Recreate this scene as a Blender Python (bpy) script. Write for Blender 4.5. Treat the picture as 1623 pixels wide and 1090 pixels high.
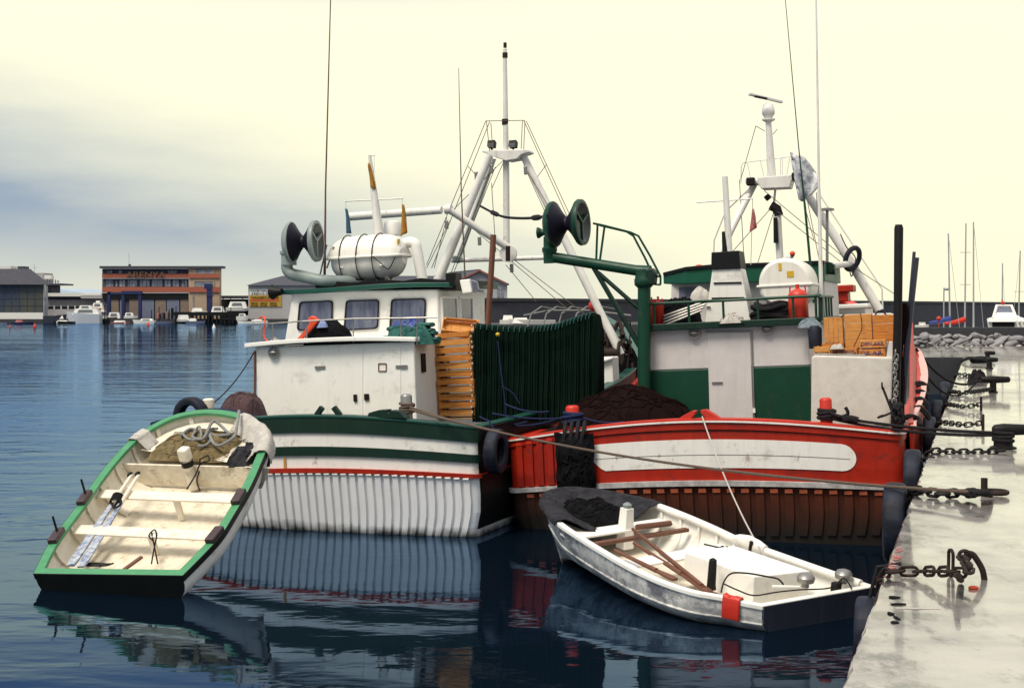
import bpy, bmesh, math, random
from mathutils import Vector, Matrix, noise as mnoise
R = math.radians
random.seed(7)
for _o in list(bpy.data.objects):
    bpy.data.objects.remove(_o)
scene = bpy.context.scene
C = scene.collection

# ---------------------------------------------------------------- camera
F, CX, HY, CH = 2254.0, 811.5, 487.0, 4.0      # focal length and horizon in photograph pixels, eye height in metres
cam_data = bpy.data.cameras.new("camera")
cam = bpy.data.objects.new("camera", cam_data)
C.objects.link(cam)
cam.location = (0, 0, CH)
cam.rotation_euler = (R(90), 0, 0)
cam_data.sensor_width = 36.0
cam_data.lens = 36.0 * F / 1623.0
cam_data.shift_y = -(545.0 - HY) / 1623.0
cam_data.clip_start, cam_data.clip_end = 0.1, 9000
scene.camera = cam

# ---------------------------------------------------------------- sky, sun, exposure
SUN_EL, SUN_AZ = 58.0, -140.0          # azimuth from +Y, clockwise: behind the camera, to the left
world = bpy.data.worlds.new("World")
scene.world = world
world.use_nodes = True
wt = world.node_tree
wt.nodes.clear()
def wn(t, **k):
    n = wt.nodes.new(t)
    for a, b in k.items():
        setattr(n, a, b)
    return n
def wl(a, b):
    wt.links.new(a, b)
def wmath(op, a, b=None, clamp=False):
    n = wn('ShaderNodeMath', operation=op, use_clamp=clamp)
    for i, s in enumerate((a, b)):
        if s is None:
            continue
        if isinstance(s, (int, float)):
            n.inputs[i].default_value = s
        else:
            wl(s, n.inputs[i])
    return n.outputs[0]
w_out = wn('ShaderNodeOutputWorld')
w_sky = wn('ShaderNodeTexSky', sky_type='NISHITA', sun_disc=False, sun_elevation=R(SUN_EL), sun_rotation=R(SUN_AZ), dust_density=4.0)
w_bg1 = wn('ShaderNodeBackground'); w_bg1.inputs[1].default_value = 0.1
wl(w_sky.outputs[0], w_bg1.inputs[0])
w_tc = wn('ShaderNodeTexCoord')
w_sep = wn('ShaderNodeSeparateXYZ'); wl(w_tc.outputs['Generated'], w_sep.inputs[0])
wx, wy, wz = w_sep.outputs
w_map = wn('ShaderNodeMapping'); w_map.inputs['Scale'].default_value = (2.2, 2.2, 11.0); w_map.inputs['Rotation'].default_value = (0, R(9), 0)
wl(w_tc.outputs['Generated'], w_map.inputs[0])
w_no = wn('ShaderNodeTexNoise'); w_no.inputs['Scale'].default_value = 2.1; w_no.inputs['Detail'].default_value = 6; w_no.inputs['Roughness'].default_value = 0.55
wl(w_map.outputs[0], w_no.inputs['Vector'])
w_ramp = wn('ShaderNodeValToRGB')      # overcast dome: cream near the horizon, cooler and darker overhead
cr = w_ramp.color_ramp
cr.elements[0].position = 0.0; cr.elements[0].color = (1.12, 1.08, 0.77, 1)
cr.elements[1].position = 1.0; cr.elements[1].color = (0.92, 0.94, 0.96, 1)
e = cr.elements.new(0.2); e.color = (1.14, 1.10, 0.82, 1)
e = cr.elements.new(0.34); e.color = (0.95, 0.94, 0.86, 1)
e = cr.elements.new(0.6); e.color = (0.88, 0.90, 0.92, 1)
wl(wz, w_ramp.inputs[0])
# blue grey cloud bank low on the left: mask from direction, broken up by the noise
n_c = wmath('SUBTRACT', w_no.outputs['Fac'], 0.5)
top = wmath('ADD', wmath('MULTIPLY', wx, -0.27), 0.08)
top = wmath('ADD', top, wmath('MULTIPLY', n_c, 0.045))
m1 = wmath('DIVIDE', wmath('SUBTRACT', top, wz), 0.095, True)
m2 = wmath('DIVIDE', wmath('ADD', wz, 0.04), 0.105, True)
m3 = wmath('DIVIDE', wmath('ADD', wy, 0.2), 0.3, True)
mask = wmath('MULTIPLY', wmath('MULTIPLY', m1, m2), m3)
mask = wmath('MULTIPLY', mask, wmath('ADD', 0.92, wmath('MULTIPLY', n_c, 0.5)), True)
w_mix = wn('ShaderNodeMix', data_type='RGBA')
wl(mask, w_mix.inputs[0]); wl(w_ramp.outputs[0], w_mix.inputs[6]); w_mix.inputs[7].default_value = (0.29, 0.385, 0.52, 1)
# higher up the left side of the sky is blue grey too, and a dark band added low behind the camera deepens the shading
m4 = wmath('MULTIPLY', wmath('DIVIDE', wmath('SUBTRACT', wz, 0.20), 0.06, True), wmath('DIVIDE', wmath('SUBTRACT', 0.12, wx), 0.22, True))
m4 = wmath('MULTIPLY', m4, wmath('DIVIDE', wmath('SUBTRACT', 0.62, wz), 0.25, True))
m4 = wmath('MULTIPLY', m4, m3)
w_mix2 = wn('ShaderNodeMix', data_type='RGBA'); wl(m4, w_mix2.inputs[0]); wl(w_mix.outputs[2], w_mix2.inputs[6]); w_mix2.inputs[7].default_value = (0.30, 0.43, 0.66, 1)
m5 = wmath('MULTIPLY', wmath('DIVIDE', wmath('SUBTRACT', -0.15, wy), 0.2, True), wmath('DIVIDE', wmath('SUBTRACT', 0.42, wz), 0.25, True))
w_mix3 = wn('ShaderNodeMix', data_type='RGBA'); wl(m5, w_mix3.inputs[0]); wl(w_mix2.outputs[2], w_mix3.inputs[6]); w_mix3.inputs[7].default_value = (0.15, 0.17, 0.20, 1)
w_bg2 = wn('ShaderNodeBackground'); w_bg2.inputs[1].default_value = 1.0
wl(w_mix3.outputs[2], w_bg2.inputs[0])
w_ms = wn('ShaderNodeMixShader'); w_ms.inputs[0].default_value = 0.95
wl(w_bg1.outputs[0], w_ms.inputs[1]); wl(w_bg2.outputs[0], w_ms.inputs[2]); wl(w_ms.outputs[0], w_out.inputs[0])

sun_data = bpy.data.lights.new("sun", 'SUN')
sun_data.energy = 3.4
sun_data.angle = R(22)
sun_data.color = (1.0, 0.905, 0.745)
sun = bpy.data.objects.new("sun", sun_data)
C.objects.link(sun)
_d = Vector((math.sin(R(SUN_AZ)) * math.cos(R(SUN_EL)), math.cos(R(SUN_AZ)) * math.cos(R(SUN_EL)), math.sin(R(SUN_EL))))
sun.rotation_euler = _d.to_track_quat('Z', 'Y').to_euler()
sun.location = (-30, -30, 60)
vs = scene.view_settings
vs.view_transform = 'Standard'; vs.look = 'None'; vs.exposure = 0.0; vs.gamma = 1.0
scene.render.engine = 'CYCLES'
scene.cycles.use_denoising = True
scene.cycles.max_bounces = 8

# ---------------------------------------------------------------- points, frames
def V(*a): return Vector(a)
def P(x, y, Y): return V((x - CX) / F * Y, Y, CH - (y - HY) / F * Y)
def ground(x, y, z):
    return P(x, y, (CH - z) * F / (y - HY))
TH = math.atan(745.0 / F)
U = V(math.sin(TH), math.cos(TH), 0)
VR = V(math.cos(TH), -math.sin(TH), 0)
UP = V(0, 0, 1)
class Frame:
    """a to starboard, b forward, z up; the hull lists a little to port"""
    def __init__(s, O, roll):
        s.O = Vector(O); r = R(roll)
        s.a = VR * math.cos(r) + UP * math.sin(r)
        s.z = UP * math.cos(r) - VR * math.sin(r)
        s.b = U.copy()
    def W(s, a, b, z): return s.O + s.a * a + s.b * b + s.z * z
    def at(s, x, y, b):
        d = V((x - CX) / F, 1, -(y - HY) / F); c = V(0, 0, CH)
        t = (b - (c - s.O).dot(s.b)) / d.dot(s.b)
        return c + d * t
    def loc(s, p):
        q = p - s.O
        return V(q.dot(s.a), q.dot(s.b), q.dot(s.z))
    def A(s, x, y, b): return s.loc(s.at(x, y, b)).x
    def Z(s, x, y, b): return s.loc(s.at(x, y, b)).z

# ---------------------------------------------------------------- materials
MATS = {}
def mat(name, c, rough=0.5, metal=0.0, c2=None, scale=3.0, amt=0.4, streak=0.0, streakc=(0.16, 0.12, 0.09), rust=0.0, bump=0.0, bscale=40.0, tide=None, stretch=None, emit=None, spec=0.5, mottle=None):
    m = bpy.data.materials.new(name); m.use_nodes = True
    nt = m.node_tree; N = nt.nodes; L = nt.links
    b = N['Principled BSDF']
    b.inputs['Roughness'].default_value = rough
    b.inputs['Metallic'].default_value = metal
    b.inputs['Specular IOR Level'].default_value = spec
    geo = N.new('ShaderNodeNewGeometry')
    pos = geo.outputs['Position']
    def noise(sc, det=5.0, st=None, rg=0.6):
        n = N.new('ShaderNodeTexNoise'); n.inputs['Scale'].default_value = sc; n.inputs['Detail'].default_value = det; n.inputs['Roughness'].default_value = rg
        if st:
            mp = N.new('ShaderNodeMapping'); mp.inputs['Scale'].default_value = st
            L.new(pos, mp.inputs[0]); L.new(mp.outputs[0], n.inputs['Vector'])
        else:
            L.new(pos, n.inputs['Vector'])
        return n.outputs['Fac']
    def ramp(f, lo, hi):
        r = N.new('ShaderNodeMapRange'); r.inputs[1].default_value = lo; r.inputs[2].default_value = hi
        L.new(f, r.inputs[0]); return r.outputs[0]
    def mul(f, k):
        x = N.new('ShaderNodeMath'); x.operation = 'MULTIPLY'; x.use_clamp = True; L.new(f, x.inputs[0]); x.inputs[1].default_value = k; return x.outputs[0]
    def mix(f, a, bb):
        x = N.new('ShaderNodeMix'); x.data_type = 'RGBA'
        L.new(f, x.inputs[0])
        for i, s in ((6, a), (7, bb)):
            if isinstance(s, tuple): x.inputs[i].default_value = (*s[:3], 1)
            else: L.new(s, x.inputs[i])
        return x.outputs[2]
    if c2 is None: c2 = tuple(v * 0.62 for v in c)
    col = mix(mul(ramp(noise(scale, 6, stretch), 0.35, 0.7), amt), tuple(c), tuple(c2))
    if streak:
        col = mix(mul(ramp(noise(1.0, 5, (9, 9, 0.7)), 0.5, 0.72), streak), col, streakc)
    if rust:
        col = mix(mul(ramp(noise(3.0, 8, (1.6, 1.6, 0.9), 0.7), 0.60, 0.68), rust), col, (0.17, 0.065, 0.02))
    if mottle:
        mc, ma, msc, mlo, mhi = mottle
        col = mix(mul(ramp(noise(msc, 9, (1, 1, 1.5), 0.72), mlo, mhi), ma), col, mc)
    if tide:
        z0, z1, tc = tide
        sx = N.new('ShaderNodeSeparateXYZ'); L.new(pos, sx.inputs[0])
        ad = N.new('ShaderNodeMath'); ad.operation = 'MULTIPLY_ADD'; L.new(noise(2.5, 6), ad.inputs[0]); ad.inputs[1].default_value = -0.3; L.new(sx.outputs[2], ad.inputs[2])
        col = mix(ramp(ad.outputs[0], z1 - 0.15, z0 - 0.15), col, tc)
    L.new(col, b.inputs['Base Color'])
    L.new(ramp(noise(scale * 2.3, 4), 0.0, 1.0), (rr := N.new('ShaderNodeMapRange')).inputs[0])
    rr.inputs[3].default_value = max(0.02, rough - 0.12); rr.inputs[4].default_value = min(1.0, rough + 0.12)
    L.new(rr.outputs[0], b.inputs['Roughness'])
    if bump:
        bp = N.new('ShaderNodeBump'); bp.inputs['Strength'].default_value = bump; bp.inputs['Distance'].default_value = 0.02
        L.new(noise(bscale, 6, stretch), bp.inputs['Height']); L.new(bp.outputs[0], b.inputs['Normal'])
    if emit:
        b.inputs['Emission Color'].default_value = (*emit[:3], 1); b.inputs['Emission Strength'].default_value = emit[3]
    MATS[name] = m
    return m
M_white = mat('white_paint', (0.86, 0.84, 0.79), 0.45, streak=0.14, streakc=(0.58, 0.52, 0.42), amt=0.10, rust=0.2, mottle=((0.50, 0.46, 0.40), 0.5, 1.3, 0.56, 0.66), bump=0.08, bscale=12)
M_hullwhite = mat('hull_white_paint', (0.78, 0.78, 0.80), 0.5, streak=0.16, streakc=(0.45, 0.42, 0.40), amt=0.15, bump=0.1, tide=(0.0, 0.17, (0.05, 0.05, 0.045)))
M_bandwhite = mat('band_white_paint', (0.80, 0.78, 0.74), 0.5, streak=0.22, streakc=(0.52, 0.44, 0.32), amt=0.15, rust=0.6, mottle=((0.42, 0.38, 0.34), 0.6, 2.0, 0.56, 0.66))
M_mast = mat('mast_white_paint', (0.76, 0.74, 0.70), 0.45, amt=0.3, rust=0.5, streak=0.2)
M_cream = mat('cream_boat_paint', (0.80, 0.74, 0.62), 0.55, c2=(0.60, 0.50, 0.37), amt=0.45, mottle=((0.40, 0.32, 0.22), 0.6, 3.0, 0.56, 0.68), scale=5, streak=0.25, streakc=(0.42, 0.34, 0.22), bump=0.1)
M_floor = mat('bilge_floor_paint', (0.78, 0.71, 0.58), 0.6, c2=(0.42, 0.34, 0.22), mottle=((0.24, 0.18, 0.12), 0.7, 4.0, 0.54, 0.66), amt=0.55, scale=6, bump=0.15)
M_dirtywhite = mat('worn_white_paint', (0.78, 0.76, 0.71), 0.55, c2=(0.22, 0.22, 0.25), amt=0.6, scale=3.0, streak=0.5, streakc=(0.14, 0.14, 0.16), mottle=((0.10, 0.10, 0.125), 0.9, 2.2, 0.46, 0.60), bump=0.12, tide=(0.0, 0.2, (0.12, 0.12, 0.13)))
M_dkgreen = mat('dark_green_paint', (0.004, 0.026, 0.016), 0.45, spec=0.3, c2=(0.007, 0.018, 0.014), amt=0.5, streak=0.15, streakc=(0.05, 0.06, 0.05), bump=0.05)
M_green = mat('sea_green_paint', (0.004, 0.048, 0.026), 0.42, amt=0.4, rust=0.15, spec=0.35)
M_fascia = mat('roof_green_paint', (0.007, 0.085, 0.05), 0.42, amt=0.35, spec=0.35)
M_teal = mat('teal_roof_paint', (0.006, 0.065, 0.048), 0.42, amt=0.4)
M_gunwale = mat('mint_green_paint', (0.06, 0.27, 0.115), 0.5, c2=(0.035, 0.18, 0.08), mottle=((0.16, 0.30, 0.2), 0.5, 5.0, 0.58, 0.68), amt=0.6, scale=5, streak=0.15, streakc=(0.2, 0.4, 0.25), bump=0.06)
M_black = mat('black_paint', (0.006, 0.007, 0.007), 0.5, amt=0.5, streak=0.1, streakc=(0.03, 0.03, 0.03), spec=0.25)
M_darkblue = mat('dark_blue_paint', (0.035, 0.038, 0.06), 0.45, amt=0.5, streak=0.3, streakc=(0.1, 0.1, 0.12))
M_red = mat('red_paint', (0.37, 0.018, 0.004), 0.45, spec=0.3, c2=(0.22, 0.008, 0.005), amt=0.55, streak=0.35, streakc=(0.12, 0.012, 0.01), bump=0.08, mottle=((0.10, 0.02, 0.015), 0.7, 2.4, 0.57, 0.66))
M_brightred = mat('bright_red_paint', (0.56, 0.025, 0.008), 0.45, amt=0.35)
M_pink = mat('faded_pink_paint', (0.74, 0.46, 0.42), 0.55, c2=(0.55, 0.14, 0.11), amt=0.35, scale=7)
M_oxide = mat('red_oxide_paint', (0.105, 0.026, 0.012), 0.6, spec=0.2, c2=(0.055, 0.017, 0.010), amt=0.7, streak=0.6, streakc=(0.03, 0.016, 0.012), bump=0.15, tide=(0.15, 0.8, (0.018, 0.014, 0.011)))
M_oxideend = mat('lit_worn_batten_end', (0.44, 0.10, 0.04), 0.6, amt=0.6, scale=8)  # worn end grain, with the light on it put into the orange
M_greystrake = mat('scuffed_grey_white_paint', (0.60, 0.58, 0.56), 0.6, c2=(0.2, 0.18, 0.2), amt=0.8, scale=6)
M_deck = mat('wet_deck_paint', (0.045, 0.05, 0.05), 0.35, amt=0.5)
M_pine = mat('pine_crate_wood', (0.58, 0.215, 0.03), 0.6, c2=(0.34, 0.10, 0.016), amt=0.75, scale=2.5, stretch=(3, 3, 14), bump=0.12)
M_pine2 = mat('pale_crate_wood', (0.64, 0.29, 0.065), 0.6, c2=(0.40, 0.14, 0.028), amt=0.7, scale=2.5, stretch=(3, 3, 14), bump=0.12)
M_ink = mat('blue_ink', (0.05, 0.04, 0.16), 0.7)
M_wood = mat('brown_wood', (0.16, 0.06, 0.03), 0.55, c2=(0.07, 0.03, 0.02), amt=0.6, scale=9, stretch=(4, 4, 1))
M_oar = mat('weathered_oar_paint', (0.50, 0.52, 0.56), 0.6, c2=(0.06, 0.11, 0.25), amt=1.0, scale=13)
M_pad = mat('dark_rowlock_wood', (0.035, 0.018, 0.022), 0.5, c2=(0.07, 0.03, 0.03), amt=.6, scale=9)
M_rust = mat('rusty_iron', (0.016, 0.012, 0.011), 0.65, c2=(0.05, 0.024, 0.016), amt=0.6, spec=0.2, scale=14, bump=0.25, bscale=60)
M_iron = mat('black_iron', (0.007, 0.007, 0.008), 0.55, c2=(0.02, 0.016, 0.014), amt=0.5, scale=10, bump=0.1, spec=0.2)
M_tyre = mat('tyre_rubber', (0.006, 0.007, 0.012), 0.6, c2=(0.022, 0.028, 0.055), amt=0.7, scale=5, bump=0.2, spec=0.25)
M_grey = mat('grey_green_metal', (0.26, 0.31, 0.30), 0.45, c2=(0.12, 0.15, 0.15), amt=0.6, rust=0.4)
M_drum = mat('dark_violet_rubber', (0.010, 0.009, 0.02), 0.5, amt=0.5, spec=0.25)
M_galv = mat('galvanised_steel', (0.30, 0.29, 0.28), 0.4, metal=0.6, amt=0.5, rust=0.35)
M_ropegrey = mat('grey_rope', (0.24, 0.24, 0.23), 0.85, c2=(0.12, 0.13, 0.14), amt=0.7, scale=30)
M_ropedark = mat('dark_rope', (0.014, 0.013, 0.015), 0.9, c2=(0.035, 0.032, 0.036), amt=0.6, scale=30, spec=0.1)
M_ropebrown = mat('brown_rope', (0.11, 0.075, 0.055), 0.85, amt=0.6, scale=30)
M_ropepale = mat('pale_rope', (0.48, 0.44, 0.40), 0.85, amt=0.4, scale=30)
M_ropeteal = mat('teal_rope', (0.03, 0.2, 0.2), 0.8, amt=0.5, scale=30)
M_ropeblue = mat('blue_rope', (0.012, 0.02, 0.07), 0.8, amt=0.5, spec=.2, scale=30)
M_netgreen = mat('green_net', (0.0022, 0.010, 0.006), 0.95, c2=(0.001, 0.004, 0.0027), amt=0.85, scale=20, bump=0.7, bscale=70, spec=0.08)
M_netteal = mat('teal_net', (0.02, 0.13, 0.11), 0.85, c2=(0.006, 0.04, 0.035), amt=0.8, scale=16, bump=0.6, bscale=60)
M_netbrown = mat('maroon_net', (0.012, 0.0045, 0.004), 0.95, c2=(0.005, 0.0025, 0.0025), amt=0.8, scale=12, bump=0.8, bscale=50, spec=0.08)
M_netochre = mat('ochre_net', (0.20, 0.145, 0.06), 0.9, c2=(0.06, 0.045, 0.022), amt=0.8, scale=12, bump=0.8, bscale=60)
M_netblack = mat('black_net', (0.0035, 0.0035, 0.0045), 0.92, c2=(0.013, 0.0125, 0.016), amt=0.55, scale=10, bump=0.7, bscale=60, spec=0.1)
M_tarpgrey = mat('wet_grey_plastic', (0.006, 0.006, 0.009), 0.6, c2=(0.036, 0.034, 0.042), amt=0.9, scale=7, bump=1.0, bscale=40, spec=0.2)
M_cloth = mat('dirty_white_cloth', (0.50, 0.47, 0.43), 0.9, c2=(0.26, 0.24, 0.23), amt=0.6, scale=8, bump=0.4, bscale=25)
M_blue = mat('blue_plastic', (0.02, 0.05, 0.26), 0.5, amt=0.4)
M_orange = mat('orange_plastic', (0.72, 0.07, 0.02), 0.5, amt=0.3)
M_yellow = mat('yellow_label', (0.62, 0.40, 0.02), 0.5, amt=0.2)
M_flagyellow = mat('mustard_flag_cloth', (0.42, 0.24, 0.02), 0.8, c2=(0.34, 0.08, 0.02), amt=0.7, scale=6)
M_flagblue = mat('blue_flag_cloth', (0.05, 0.11, 0.19), 0.8, amt=0.5)
M_flagred = mat('red_flag_cloth', (0.38, 0.04, 0.05), 0.8, c2=(0.42, 0.30, 0.27), amt=0.9, scale=5)
M_raft = mat('life_raft_fibreglass', (0.82, 0.79, 0.72), 0.35, amt=0.15, streak=0.3, streakc=(0.45, 0.40, 0.34))
M_gas = mat('gas_bottle_red', (0.58, 0.035, 0.015), 0.4, amt=0.3, rust=0.2)
M_lamp = mat('lamp_glass', (0.16, 0.17, 0.18), 0.15, amt=0.3)
M_pane = mat('wheelhouse_glass', (0.07, 0.085, 0.14), 0.06, c2=(0.20, 0.21, 0.27), amt=0.85, scale=3.0, stretch=(2.5, 2.5, 0.6), spec=0.8)
M_farpane = mat('far_window_glass', (0.36, 0.40, 0.46), 0.2, c2=(0.06, 0.07, 0.11), amt=0.9, scale=0.6)
M_brick = mat('red_brick', (0.36, 0.10, 0.06), 0.85, amt=0.4, scale=2)
M_beige = mat('beige_brick', (0.42, 0.31, 0.22), 0.85, amt=0.3, scale=1)
M_render = mat('grey_render', (0.40, 0.39, 0.40), 0.85, amt=0.35, scale=0.5, streak=0.3, streakc=(0.22, 0.21, 0.22))
M_dark = mat('dark_facade', (0.065, 0.065, 0.10), 0.8, amt=0.5, scale=0.6)
M_slate = mat('grey_roof_sheet', (0.055, 0.055, 0.075), 0.8, amt=0.4, scale=0.7, stretch=(3, 0.4, 1))
M_bluesteel = mat('blue_painted_steel', (0.008, 0.016, 0.085), 0.5, amt=0.4)
M_tarmac = mat('shore_concrete', (0.14, 0.135, 0.13), 0.8, amt=0.5, scale=0.4)
M_darkstone = mat('dark_wet_stone', (0.035, 0.035, 0.042), 0.7, amt=0.7, scale=1.5, bump=0.3, bscale=6)
M_break = mat('breakwater_concrete', (0.055, 0.055, 0.072), 0.85, c2=(0.032, 0.032, 0.045), amt=0.6, scale=0.25, streak=0.3, streakc=(0.1, 0.1, 0.11))
M_stone = mat('pale_rubble_stone', (0.30, 0.29, 0.29), 0.8, c2=(0.13, 0.13, 0.15), amt=0.8, scale=1.2, bump=0.5, bscale=5)
M_farwhite = mat('yacht_white', (0.80, 0.78, 0.74), 0.35, amt=0.15)
M_alu = mat('aluminium_mast', (0.36, 0.37, 0.38), 0.4, amt=0.3)
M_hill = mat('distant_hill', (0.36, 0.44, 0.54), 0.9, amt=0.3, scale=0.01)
M_signwhite = mat('sign_white', (0.72, 0.71, 0.68), 0.7, amt=0.2)
M_signyellow = mat('sign_yellow', (0.42, 0.26, 0.03), 0.7, amt=0.3, scale=1)
M_signred = mat('sign_red', (0.5, 0.07, 0.03), 0.7)
M_oldletters = mat('rusty_letter_paint', (0.14, 0.08, 0.045), 0.7, amt=0.5)

# ---------------------------------------------------------------- mesh builder and object helpers
ORG = {}
def smoothstep(x): x = max(0, min(1, x)); return x * x * (3 - 2 * x)
def frame_of(d):
    d = d.normalized()
    u = UP if abs(d.z) < 0.9 else V(1, 0, 0)
    x = u.cross(d).normalized(); y = d.cross(x)
    return x, y, d
class MB:
    def __init__(s): s.v = []; s.f = []; s.m = []
    def poly(s, pts, mi=0):
        n = len(s.v); s.v += [Vector(p) for p in pts]; s.f.append(tuple(range(n, n + len(pts)))); s.m.append(mi); return s
    def box(s, c, sx, sy, sz, ex=V(1, 0, 0), ey=V(0, 1, 0), ez=V(0, 0, 1), mi=0):
        c = Vector(c); n = len(s.v)
        for k in (-.5, .5):
            for j in (-.5, .5):
                for i in (-.5, .5):
                    s.v.append(c + ex * (i * sx) + ey * (j * sy) + ez * (k * sz))
        for q in ((0, 2, 3, 1), (4, 5, 7, 6), (0, 1, 5, 4), (2, 6, 7, 3), (0, 4, 6, 2), (1, 3, 7, 5)):
            s.f.append(tuple(n + i for i in q)); s.m.append(mi)
        return s
    def hexa(s, lo, hi, mi=0):
        n = len(s.v); k = len(lo); s.v += [Vector(p) for p in lo] + [Vector(p) for p in hi]
        s.f.append(tuple(n + i for i in reversed(range(k)))); s.f.append(tuple(n + k + i for i in range(k))); s.m += [mi, mi]
        for i in range(k):
            j = (i + 1) % k; s.f.append((n + i, n + j, n + k + j, n + k + i)); s.m.append(mi)
        return s
    def beam(s, p0, p1, w, h=None, up=UP, mi=0):
        p0, p1 = Vector(p0), Vector(p1); d = (p1 - p0); L = d.length; d = d / L
        x = up.cross(d)
        if x.length < 1e-3: x = V(1, 0, 0).cross(d)
        x.normalize(); y = d.cross(x)
        return s.box((p0 + p1) / 2, w, h or w, L, x, y, d, mi)
    def tube(s, pts, r, n=8, closed=False, mi=0, cap=True):
        pts = [Vector(p) for p in pts]; k = len(pts); rings = []
        x = None
        for i, p in enumerate(pts):
            if closed: d = pts[(i + 1) % k] - pts[i - 1]
            else: d = pts[min(i + 1, k - 1)] - pts[max(i - 1, 0)]
            if d.length < 1e-9: d = V(0, 0, 1)
            d.normalize()
            if x is None: x, y, _ = frame_of(d)
            else:
                x = x - d * x.dot(d)
                if x.length < 1e-6: x, y, _ = frame_of(d)
                x.normalize(); y = d.cross(x)
            rr = r[i] if isinstance(r, (list, tuple)) else r
            rings.append([p + (x * math.cos(2 * math.pi * j / n) + y * math.sin(2 * math.pi * j / n)) * rr for j in range(n)])
        return s.loft(rings, True, closed, mi, cap and not closed)
    def loft(s, rings, ring_closed=True, closed=False, mi=0, cap=False):
        n0 = len(s.v); n = len(rings[0]); k = len(rings)
        for r in rings: s.v += [Vector(p) for p in r]
        for i in range(k if closed else k - 1):
            i2 = (i + 1) % k
            for j in range(n if ring_closed else n - 1):
                j2 = (j + 1) % n
                s.f.append((n0 + i * n + j, n0 + i * n + j2, n0 + i2 * n + j2, n0 + i2 * n + j)); s.m.append(mi(i, j) if callable(mi) else mi)
        if cap:
            m0 = mi if isinstance(mi, int) else 0
            s.f.append(tuple(n0 + j for j in reversed(range(n)))); s.f.append(tuple(n0 + (k - 1) * n + j for j in range(n))); s.m += [m0, m0]
        return s
    def lathe(s, c, ax, prof, n=20, mi=0, cap=True):
        x, y, d = frame_of(Vector(ax)); c = Vector(c)
        return s.loft([[c + d * h + (x * math.cos(2 * math.pi * j / n) + y * math.sin(2 * math.pi * j / n)) * max(r, 1e-4) for j in range(n)] for h, r in prof], True, False, mi, cap)
    def ball(s, c, r, sc=(1, 1, 1), n=12, m=8, ex=V(1, 0, 0), ey=V(0, 1, 0), ez=V(0, 0, 1), mi=0):
        c = Vector(c); rings = []
        for i in range(m + 1):
            t = -math.pi / 2 + math.pi * i / m; cr_, sr_ = max(math.cos(t), 1e-3), math.sin(t)
            rings.append([c + ex * (r * sc[0] * cr_ * math.cos(2 * math.pi * j / n)) + ey * (r * sc[1] * cr_ * math.sin(2 * math.pi * j / n)) + ez * (r * sc[2] * sr_) for j in range(n)])
        return s.loft(rings, True, False, mi, True)
    def torus(s, c, ax, R_, r, n=24, k=10, mi=0, sq=1.0):
        x, y, d = frame_of(Vector(ax)); c = Vector(c); rings = []
        for i in range(n):
            t = 2 * math.pi * i / n; e = x * math.cos(t) + y * math.sin(t)
            rings.append([c + e * (R_ + r * math.cos(2 * math.pi * j / k)) + d * (r * sq * math.sin(2 * math.pi * j / k)) for j in range(k)])
        return s.loft(rings, True, True, mi)
    def tyre(s, c, ax, R_, w, n=48):
        x, y, d = frame_of(Vector(ax)); c = Vector(c); rings = []
        prof = [(.58, -.30), (.62, -.44), (.78, -.52), (.92, -.50), (.985, -.40), (1.0, -.22), (1.0, 0), (1.0, .22), (.985, .40), (.92, .50), (.78, .52), (.62, .44), (.58, .30), (.66, .22), (.86, .2), (.90, 0), (.86, -.2), (.66, -.22)]
        for i in range(n):
            t = 2 * math.pi * i / n; e = x * math.cos(t) + y * math.sin(t); g = 0.0 if i % 3 else -.025
            rings.append([c + e * (R_ * (r + (g if .92 < r and abs(h) > .1 else 0))) + d * (w * h) for r, h in prof])
        return s.loft(rings, True, True)
    def link(s, c, d, nrm, L, W_, r, k=6):
        """one chain link, long axis d"""
        d = d.normalized(); w = nrm.cross(d).normalized(); pts = []
        for i in range(12):
            t = 2 * math.pi * i / 12; sx = (L / 2 - W_ / 2) * (1 if math.cos(t) > 0 else -1)
            pts.append(c + d * (sx + W_ / 2 * math.cos(t)) + w * (W_ / 2 * math.sin(t)))
        return s.tube(pts, r, k, True)
    def build(s, name, mats, parent=None, smooth=False, bev=0.0, org=None, seg=2):
        if not isinstance(mats, (list, tuple)): mats = [mats]
        if parent is not None: o0 = ORG[parent.name]
        elif org is not None: o0 = Vector(org)
        else:
            xs = [p.x for p in s.v]; ys = [p.y for p in s.v]; zs = [p.z for p in s.v]
            o0 = V((min(xs) + max(xs)) / 2, (min(ys) + max(ys)) / 2, min(zs))
        me = bpy.data.meshes.new(name)
        me.from_pydata([tuple(p - o0) for p in s.v], [], s.f)
        for m in mats: me.materials.append(m)
        me.polygons.foreach_set('material_index', s.m)
        if smooth: me.polygons.foreach_set('use_smooth', [True] * len(s.f))
        bm = bmesh.new(); bm.from_mesh(me)
        bmesh.ops.recalc_face_normals(bm, faces=bm.faces); bm.to_mesh(me); bm.free()
        me.update()
        o = bpy.data.objects.new(name, me); C.objects.link(o)
        if parent is not None: o.parent = parent
        else: o.location = o0
        ORG[o.name] = o0
        if bev:
            md = o.modifiers.new('bevel', 'BEVEL'); md.width = bev; md.segments = seg; md.limit_method = 'ANGLE'; md.angle_limit = R(40)
        if smooth:
            md = o.modifiers.new('split', 'EDGE_SPLIT'); md.split_angle = R(45)
        return o
def tag(o, label, cat, group=None, kind=None):
    if label: o['label'] = label
    if cat: o['category'] = cat
    if group: o['group'] = group
    if kind: o['kind'] = kind
    return o
def struct(o): o['kind'] = 'structure'; return o
def thing(name, label, cat, loc, group=None):
    o = bpy.data.objects.new(name, None); C.objects.link(o); o.location = loc; o.empty_display_size = 0.2
    ORG[o.name] = Vector(loc)
    return tag(o, label, cat, group)
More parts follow.
